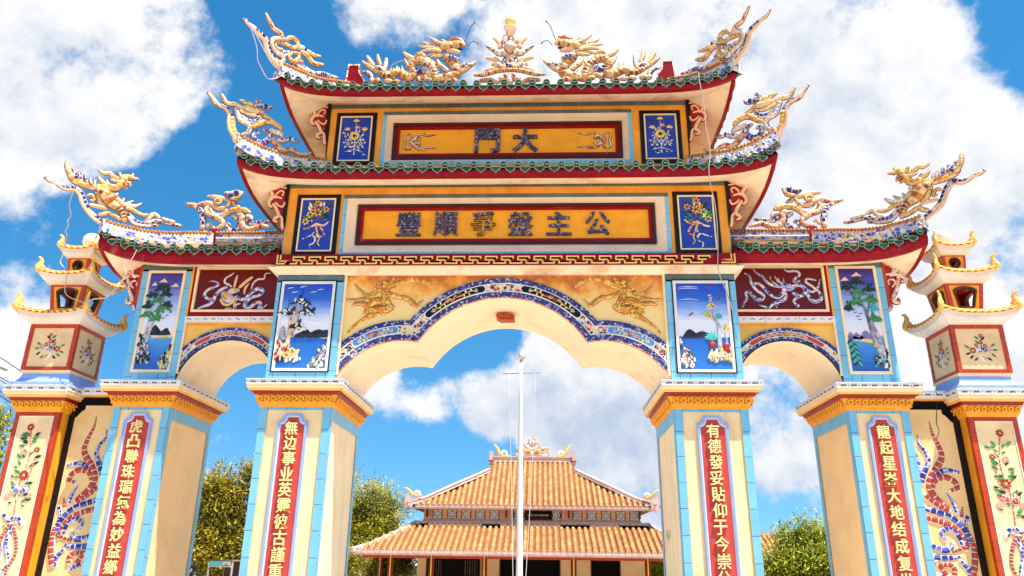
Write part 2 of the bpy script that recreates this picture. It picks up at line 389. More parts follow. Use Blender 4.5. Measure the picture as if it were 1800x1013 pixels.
def leafmat(name, dark, mid, light):
    m, t, b = _new(name)
    g = t.nodes.new('ShaderNodeNewGeometry')
    c = _ramp(t, g.outputs['Random Per Island'], [(0.0, dark), (0.45, mid), (0.8, light), (1.0, mid)])
    n = _noise(t, 0.9, 3, 0.5)
    k = _ramp(t, n.outputs[0], [(0.35, (0.55, 0.6, 0.5)), (0.62, (1.05, 1.0, 0.9))])
    c = _mixc(t, 1.0, c, k, 'MULTIPLY')
    t.links.new(c, b.inputs['Base Color'])
    b.inputs['Roughness'].default_value = 0.45
    tr = t.nodes.new('ShaderNodeBsdfTranslucent')
    t.links.new(c, tr.inputs['Color'])
    ms = t.nodes.new('ShaderNodeMixShader')
    ms.inputs[0].default_value = 0.28
    out = t.nodes['Material Output']
    t.links.new(b.outputs[0], ms.inputs[1])
    t.links.new(tr.outputs[0], ms.inputs[2])
    t.links.new(ms.outputs[0], out.inputs['Surface'])
    MATS[name] = m
leafmat('leaves_olive', (0.05, 0.05, 0.005), (0.32, 0.26, 0.012), (0.74, 0.60, 0.03))
leafmat('leaves_lime', (0.06, 0.07, 0.006), (0.38, 0.37, 0.016), (0.80, 0.70, 0.035))
leafmat('leaves_green', (0.04, 0.07, 0.007), (0.29, 0.35, 0.02), (0.70, 0.70, 0.035))
leafmat('leaves_far', (0.02, 0.03, 0.006), (0.07, 0.085, 0.012), (0.16, 0.16, 0.02))
SCULPT_MAT = dict(b='mosaic_blue', w='mosaic_white', c='mosaic_cream', y='mosaic_yellow', p='mosaic_pink', r='mosaic_red', o='peach_plaster', s='mosaic_scale', d='shard_rust', k='wire_dark', J='jewel_blue', Y='ball_yellow', g='gold_relief', B='mosaic_bluewhite')

SHARD = dict(b=['shard_white', 'shard_blue', 'shard_navy', 'shard_cream', 'shard_lilac', 'shard_white', 'shard_navy'], B=['shard_blue', 'shard_navy', 'shard_lilac'], w=['shard_white', 'shard_lilac', 'shard_cream', 'shard_white', 'shard_cream'], c=['shard_cream', 'shard_cream', 'shard_tan', 'sculpt_rim', 'shard_cream'], y=['shard_gold', 'shard_cream', 'shard_gold', 'shard_amber', 'sculpt_rim'], p=['shard_pink', 'shard_cream', 'shard_red', 'shard_cream', 'shard_pink'], r=['shard_red', 'shard_red', 'shard_rust'], s=['shard_brown', 'shard_tan', 'shard_cream', 'shard_amber', 'shard_tan', 'shard_rust'], g=['gold_relief', 'shard_amber', 'gold_relief', 'shard_gold'], R=['shard_red', 'shard_red', 'shard_rust', 'shard_red'], N=['shard_navy', 'shard_blue', 'shard_navy', 'shard_lilac', 'shard_blue'])
# ------------------------------------------------------------------ mesh builder
def crom(pts, k):
    """Catmull-Rom resampling of tuples of any length."""
    if len(pts) < 3 or k < 2: return [tuple(p) for p in pts]
    out = []
    n = len(pts)
    for i in range(n-1):
        p0, p1, p2, p3 = pts[max(i-1, 0)], pts[i], pts[i+1], pts[min(i+2, n-1)]
        for j in range(k):
            t = j/k
            out.append(tuple(0.5*((2*b)+(c-a)*t+(2*a-5*b+4*c-d)*t*t+(3*b-a-3*c+d)*t**3) for a, b, c, d in zip(p0, p1, p2, p3)))
    out.append(tuple(pts[-1]))
    return out
class MB:
    def __init__(s, sx=1):
        s.v, s.f, s.m, s.sm, s.slots, s.sx = [], [], [], [], [], sx
    def mi(s, m):
        if m not in s.slots: s.slots.append(m)
        return s.slots.index(m)
    def face(s, idx, m, smooth=False):
        s.f.append(tuple(idx) if s.sx > 0 else tuple(reversed(idx)))
        s.m.append(s.mi(m))
        s.sm.append(smooth)
    def add(s, pts):
        b = len(s.v)
        for p in pts: s.v.append((p[0]*s.sx, p[1], p[2]))
        return b
    def quad(s, a, b, c, d, m, smooth=False):
        i = s.add((a, b, c, d))
        s.face((i, i+1, i+2, i+3), m, smooth)
    def box(s, x0, x1, y0, y1, z0, z1, m):
        i = s.add([(x, y, z) for z in (z0, z1) for y in (y0, y1) for x in (x0, x1)])
        for q in ((0, 2, 3, 1), (4, 5, 7, 6), (0, 1, 5, 4), (2, 6, 7, 3), (0, 4, 6, 2), (1, 3, 7, 5)):
            s.face([i+k for k in q], m)
    def obox(s, c, ax, ay, az, m):
        c, ax, ay, az = Vector(c), Vector(ax), Vector(ay), Vector(az)
        i = s.add([c+ax*a+ay*b+az*d for d in (-1, 1) for b in (-1, 1) for a in (-1, 1)])
        for q in ((0, 2, 3, 1), (4, 5, 7, 6), (0, 1, 5, 4), (2, 6, 7, 3), (0, 4, 6, 2), (1, 3, 7, 5)):
            s.face([i+k for k in q], m)
    def prism(s, poly, y0, y1, m, back=False):
        """poly = (x, z) outline seen from the front (-y); front face at y0, back at y1."""
        n = len(poly)
        area = sum(poly[k][0]*poly[(k+1) % n][1]-poly[(k+1) % n][0]*poly[k][1] for k in range(n))
        if area < 0: poly = poly[::-1]
        i = s.add([(x, y0, z) for x, z in poly]+[(x, y1, z) for x, z in poly])
        s.face(range(i, i+n), m)
        if back: s.face(range(i+2*n-1, i+n-1, -1), m)
        for k in range(n):
            k2 = (k+1) % n
            s.face((i+k2, i+k, i+n+k, i+n+k2), m)
    def ring(s, outer, inner, y0, y1, m, yi=None):
        """frame between two outlines of the same length; yi = depth of the inner edge (a chamfer)."""
        n = len(outer)
        yi = y0 if yi is None else yi
        i = s.add([(x, y0, z) for x, z in outer]+[(x, yi, z) for x, z in inner]+[(x, y1, z) for x, z in outer]+[(x, max(y1, yi), z) for x, z in inner])
        for k in range(n):
            k2 = (k+1) % n
            s.face((i+k, i+k2, i+n+k2, i+n+k), m)
            s.face((i+k2, i+k, i+2*n+k, i+2*n+k2), m)
            s.face((i+n+k, i+n+k2, i+3*n+k2, i+3*n+k), m)
    def frame(s, x0, x1, z0, z1, w, y0, y1, m, yi=None):
        s.ring([(x0, z0), (x1, z0), (x1, z1), (x0, z1)], [(x0+w, z0+w), (x1-w, z0+w), (x1-w, z1-w), (x0+w, z1-w)], y0, y1, m, yi)
    def stroke(s, pts, m, nrm=(0, -1, 0), flat=1.0, n=8, k=3, lift=0.0):
        """tube through (x, y, z, r) points, flattened along nrm, tapering to round ends."""
        P = crom(pts, k)
        nv = Vector(nrm).normalized()
        if len(P) < 2: return
        C = [Vector(p[:3])+nv*lift for p in P]
        R = [max(0.001, p[3]) for p in P]
        t0 = (C[1]-C[0]).normalized()
        t1 = (C[-1]-C[-2]).normalized()
        C = [C[0]-t0*R[0]*0.8, C[0]-t0*R[0]*0.35]+C+[C[-1]+t1*R[-1]*0.35, C[-1]+t1*R[-1]*0.8]
        R = [R[0]*0.3, R[0]*0.78]+R+[R[-1]*0.78, R[-1]*0.3]
        rings = []
        for j, c in enumerate(C):
            t = (C[min(j+1, len(C)-1)]-C[max(j-1, 0)])
            if t.length < 1e-7: t = Vector((1, 0, 0))
            t.normalize()
            b = t.cross(nv)
            if b.length < 1e-4: b = t.orthogonal()
            b.normalize()
            n2 = b.cross(t).normalized()
            rings.append(s.add([c+b*(R[j]*cos(2*pi*q/n))+n2*(R[j]*flat*sin(2*pi*q/n)) for q in range(n)]))
        for a, b in zip(rings, rings[1:]):
            for q in range(n):
                q2 = (q+1) % n
                s.face((a+q, a+q2, b+q2, b+q), m, True)
        s.face([rings[0]+q for q in range(n-1, -1, -1)], m, True)
        s.face([rings[-1]+q for q in range(n)], m, True)
    def shards(s, pts, kinds, rim, rr, nrm=(0, -1, 0), flat=0.75, n=12, size=1.0, gap=0.22, edge_w=0.45):
        """tube set with a row of ceramic shards on its face, plaster showing at the edges and joints."""
        P = crom(pts, 6)
        nv = Vector(nrm).normalized()
        C = [Vector(p[:3]) for p in P]
        R = [max(0.0015, p[3]) for p in P]
        cum = [0.0]
        for a, b in zip(C, C[1:]): cum.append(cum[-1]+(b-a).length)
        tot_ = cum[-1]
        if tot_ < 1e-4: return
        def at(d):
            d = min(max(d, 0.0), tot_)
            for j in range(len(cum)-1):
                if d <= cum[j+1]:
                    w = (d-cum[j])/max(1e-9, cum[j+1]-cum[j])
                    return C[j].lerp(C[j+1], w), R[j]*(1-w)+R[j+1]*w, (C[j+1]-C[j])
            return C[-1], R[-1], C[-1]-C[-2]
        st = [(-0.9*R[0], 0.25, None), (-0.4*R[0], 0.75, None)]
        d = 0.0
        while d < tot_:
            r = at(d)[1]
            L = min(0.085, max(0.016, r*1.25*size))*rr.uniform(0.7, 1.25)
            g = L*gap*0.5
            k = [rr.choice(kinds) for _ in range(7)]
            e = min(d+L, tot_)
            st += [(d, 0.93, None), (d+g*0.4, 1.0, k), ((d+e)/2, 1.03, k), (e-g*0.4, 1.0, None)]
            d = e+g
        st += [(tot_+0.4*R[-1], 0.72, None), (tot_+0.9*R[-1], 0.22, None)]
        rings = []
        for dd, f, k in st:
            c, r, t = at(dd)
            t = t.normalized() if t.length > 1e-9 else Vector((1, 0, 0))
            if dd < 0: c = c+t*dd
            if dd > tot_: c = c+t*(dd-tot_)
            b = t.cross(nv)
            if b.length < 1e-4: b = t.orthogonal()
            b.normalize()
            n2 = b.cross(t).normalized()
            rings.append((s.add([c+b*(r*f*cos(2*pi*(q+0.5)/n))+n2*(r*f*flat*sin(2*pi*(q+0.5)/n)) for q in range(n)]), k))
        for (a, ka), (b, kb) in zip(rings, rings[1:]):
            for q in range(n):
                q2 = (q+1) % n
                edge = abs(sin(2*pi*(q+1)/n)) < edge_w
                s.face((a+q, a+q2, b+q2, b+q), rim if (ka is None or edge) else ka[(q*7)//n], True)
        s.face([rings[0][0]+q for q in range(n-1, -1, -1)], rim, True)
        s.face([rings[-1][0]+q for q in range(n)], rim, True)
    def tube(s, pts, r, m, n=6, k=1):
        s.stroke([(p[0], p[1], p[2], r) for p in pts], m, (0.13, -0.98, 0.11), 1.0, n, k)
    def ball(s, c, r, m, nu=12, nv=8, sc=(1, 1, 1)):
        i = s.add([(c[0]+sc[0]*r*sin(pi*a/nv)*cos(2*pi*b/nu), c[1]+sc[1]*r*sin(pi*a/nv)*sin(2*pi*b/nu), c[2]+sc[2]*r*cos(pi*a/nv)) for a in range(1, nv) for b in range(nu)])
        t = s.add([(c[0], c[1], c[2]+sc[2]*r), (c[0], c[1], c[2]-sc[2]*r)])
        for a in range(nv-2):
            for b in range(nu):
                b2 = (b+1) % nu
                s.face((i+a*nu+b, i+(a+1)*nu+b, i+(a+1)*nu+b2, i+a*nu+b2), m, True)
        for b in range(nu):
            b2 = (b+1) % nu
            s.face((t, i+b, i+b2), m, True)
            s.face((t+1, i+(nv-2)*nu+b2, i+(nv-2)*nu+b), m, True)
    def lathe(s, c, prof, m, n=16, smooth=True):
        rings = [s.add([(c[0]+r*cos(2*pi*q/n), c[1]+r*sin(2*pi*q/n), c[2]+z) for q in range(n)]) for r, z in prof]
        for a, b in zip(rings, rings[1:]):
            for q in range(n):
                q2 = (q+1) % n
                s.face((a+q, a+q2, b+q2, b+q), m, smooth)
        s.face([rings[0]+q for q in range(n-1, -1, -1)], m)
        s.face([rings[-1]+q for q in range(n)], m)
    def disc(s, c, nrm, r, th, m, n=12):
        nv = Vector(nrm).normalized()
        a = nv.orthogonal().normalized()
        b = nv.cross(a)
        c = Vector(c)
        i = s.add([c+a*(r*cos(2*pi*q/n))+b*(r*sin(2*pi*q/n))+nv*h for h in (0, -th) for q in range(n)])
        s.face([i+q for q in range(n)], m)
        for q in range(n):
            q2 = (q+1) % n
            s.face((i+q2, i+q, i+n+q, i+n+q2), m)
    def loft(s, rows, m, smooth=True, close=False):
        idx = [s.add(r) for r in rows]
        n = len(rows[0])
        for a, b in zip(idx, idx[1:]):
            for q in range(n if close else n-1):
                q2 = (q+1) % n
                s.face((a+q, a+q2, b+q2, b+q), m, smooth)
    def sweep(s, x0, x1, y0, y1, prof):
        """moulding round a rectangle: prof = (offset, z, material of the step above it)."""
        rows = []
        for o, z, m in prof:
            rows.append(s.add([(x0-o, y0-o, z), (x1+o, y0-o, z), (x1+o, y1+o, z), (x0-o, y1+o, z)]))
        for j in range(len(rows)-1):
            a, b = rows[j], rows[j+1]
            for q in range(4):
                q2 = (q+1) % 4
                s.face((a+q, a+q2, b+q2, b+q), prof[j][2])
        a = rows[-1]
        s.face((a, a+1, a+2, a+3), prof[-1][2])
        a = rows[0]
        s.face((a+3, a+2, a+1, a), prof[0][2])
    def build(s, name, parent=None, base=None):
        bx = LOC.get(root_of(parent).name, (0, 0, 0)) if parent else (base or (0, 0, 0))
        me = bpy.data.meshes.new(name)
        me.from_pydata([(v[0]-bx[0], v[1]-bx[1], v[2]-bx[2]) for v in s.v], [], s.f)
        for m in s.slots: me.materials.append(MATS[m])
        me.polygons.foreach_set('material_index', s.m)
        me.polygons.foreach_set('use_smooth', s.sm)
        me.update()
        o = bpy.data.objects.new(name, me)
        SC.collection.objects.link(o)
        if parent: o.parent = parent
        else: o.location = bx
        return o
LOC = {}
def root_of(o):
    while o.parent: o = o.parent
    return o
def thing(name, loc, label, cat, group=None):
    o = bpy.data.objects.new(name, None)
    SC.collection.objects.link(o)
    o.location = loc
    o.empty_display_size = 0.2
    o['label'], o['category'] = label, cat
    if group: o['group'] = group
    LOC[o.name] = loc
    return o
def tag(o, label, cat, group=None):
    o['label'], o['category'] = label, cat
    if group: o['group'] = group
    return o
def text_mesh(mb, ch, cx, cz, w, h, y0, y1, m, bold=0.02, sx=1):
    """one character from the built-in font as a raised plate, fitted into a w x h box."""
    cu = bpy.data.curves.new('letter', 'FONT')
    cu.body = ch
    cu.size = 1.0
    cu.offset = bold
    cu.extrude = 0.5
    cu.resolution_u = 3
    ob = bpy.data.objects.new('letter', cu)
    SC.collection.objects.link(ob)
    dg = bpy.context.evaluated_depsgraph_get()
    dg.update()
    me = bpy.data.meshes.new_from_object(ob.evaluated_get(dg))
    vs = [v.co.copy() for v in me.vertices]
    if vs:
        a0, a1 = min(v.x for v in vs), max(v.x for v in vs)
        b0, b1 = min(v.y for v in vs), max(v.y for v in vs)
        i = mb.add([(cx+((v.x-a0)/(a1-a0)-0.5)*w, (y0 if v.z > 0 else y1), cz+((v.y-b0)/(b1-b0)-0.5)*h) for v in vs])
        for p in me.polygons: mb.face([i+k for k in p.vertices], m)
    bpy.data.objects.remove(ob)
    bpy.data.curves.remove(cu)
    bpy.data.meshes.remove(me)
def tiles_v(mb, x0, x1, z0, z1, y, m, step=0.28, zs=None, d=0.012):
    """vertical strip of separate tiles on the front plane y (proud by d)."""
    z = zs if zs is not None else z1
    edges = []
    while z > z0:
        if z < z1-0.02: edges.append(z)
        z -= step
    ed = [z1]+edges+[z0]
    for a, b in zip(ed, ed[1:]): mb.box(x0, x1, y-d, y, b+0.003, a-0.003, m)
def tiles_h(mb, x0, x1, z0, z1, y, m, step=0.28, d=0.012, phase=0.0):
    x = x0+phase
    ed = [x0]
    while x < x1-0.04:
        if x > x0+0.04: ed.append(x)
        x += step
    ed.append(x1)
    for a, b in zip(ed, ed[1:]): mb.box(a+0.003, b-0.003, y-d, y, z0, z1, m)
def side_tiles(mb, x, y0, y1, z0, z1, m, out, step=0.28, d=0.008):
    n = max(1, round((z1-z0)/step))
    for k in range(n):
        a, b = z1-(z1-z0)*k/n, z1-(z1-z0)*(k+1)/n
        mb.box(min(x, x+out*d), max(x, x+out*d), y0+0.002, y1-0.002, b+0.003, a-0.003, m)
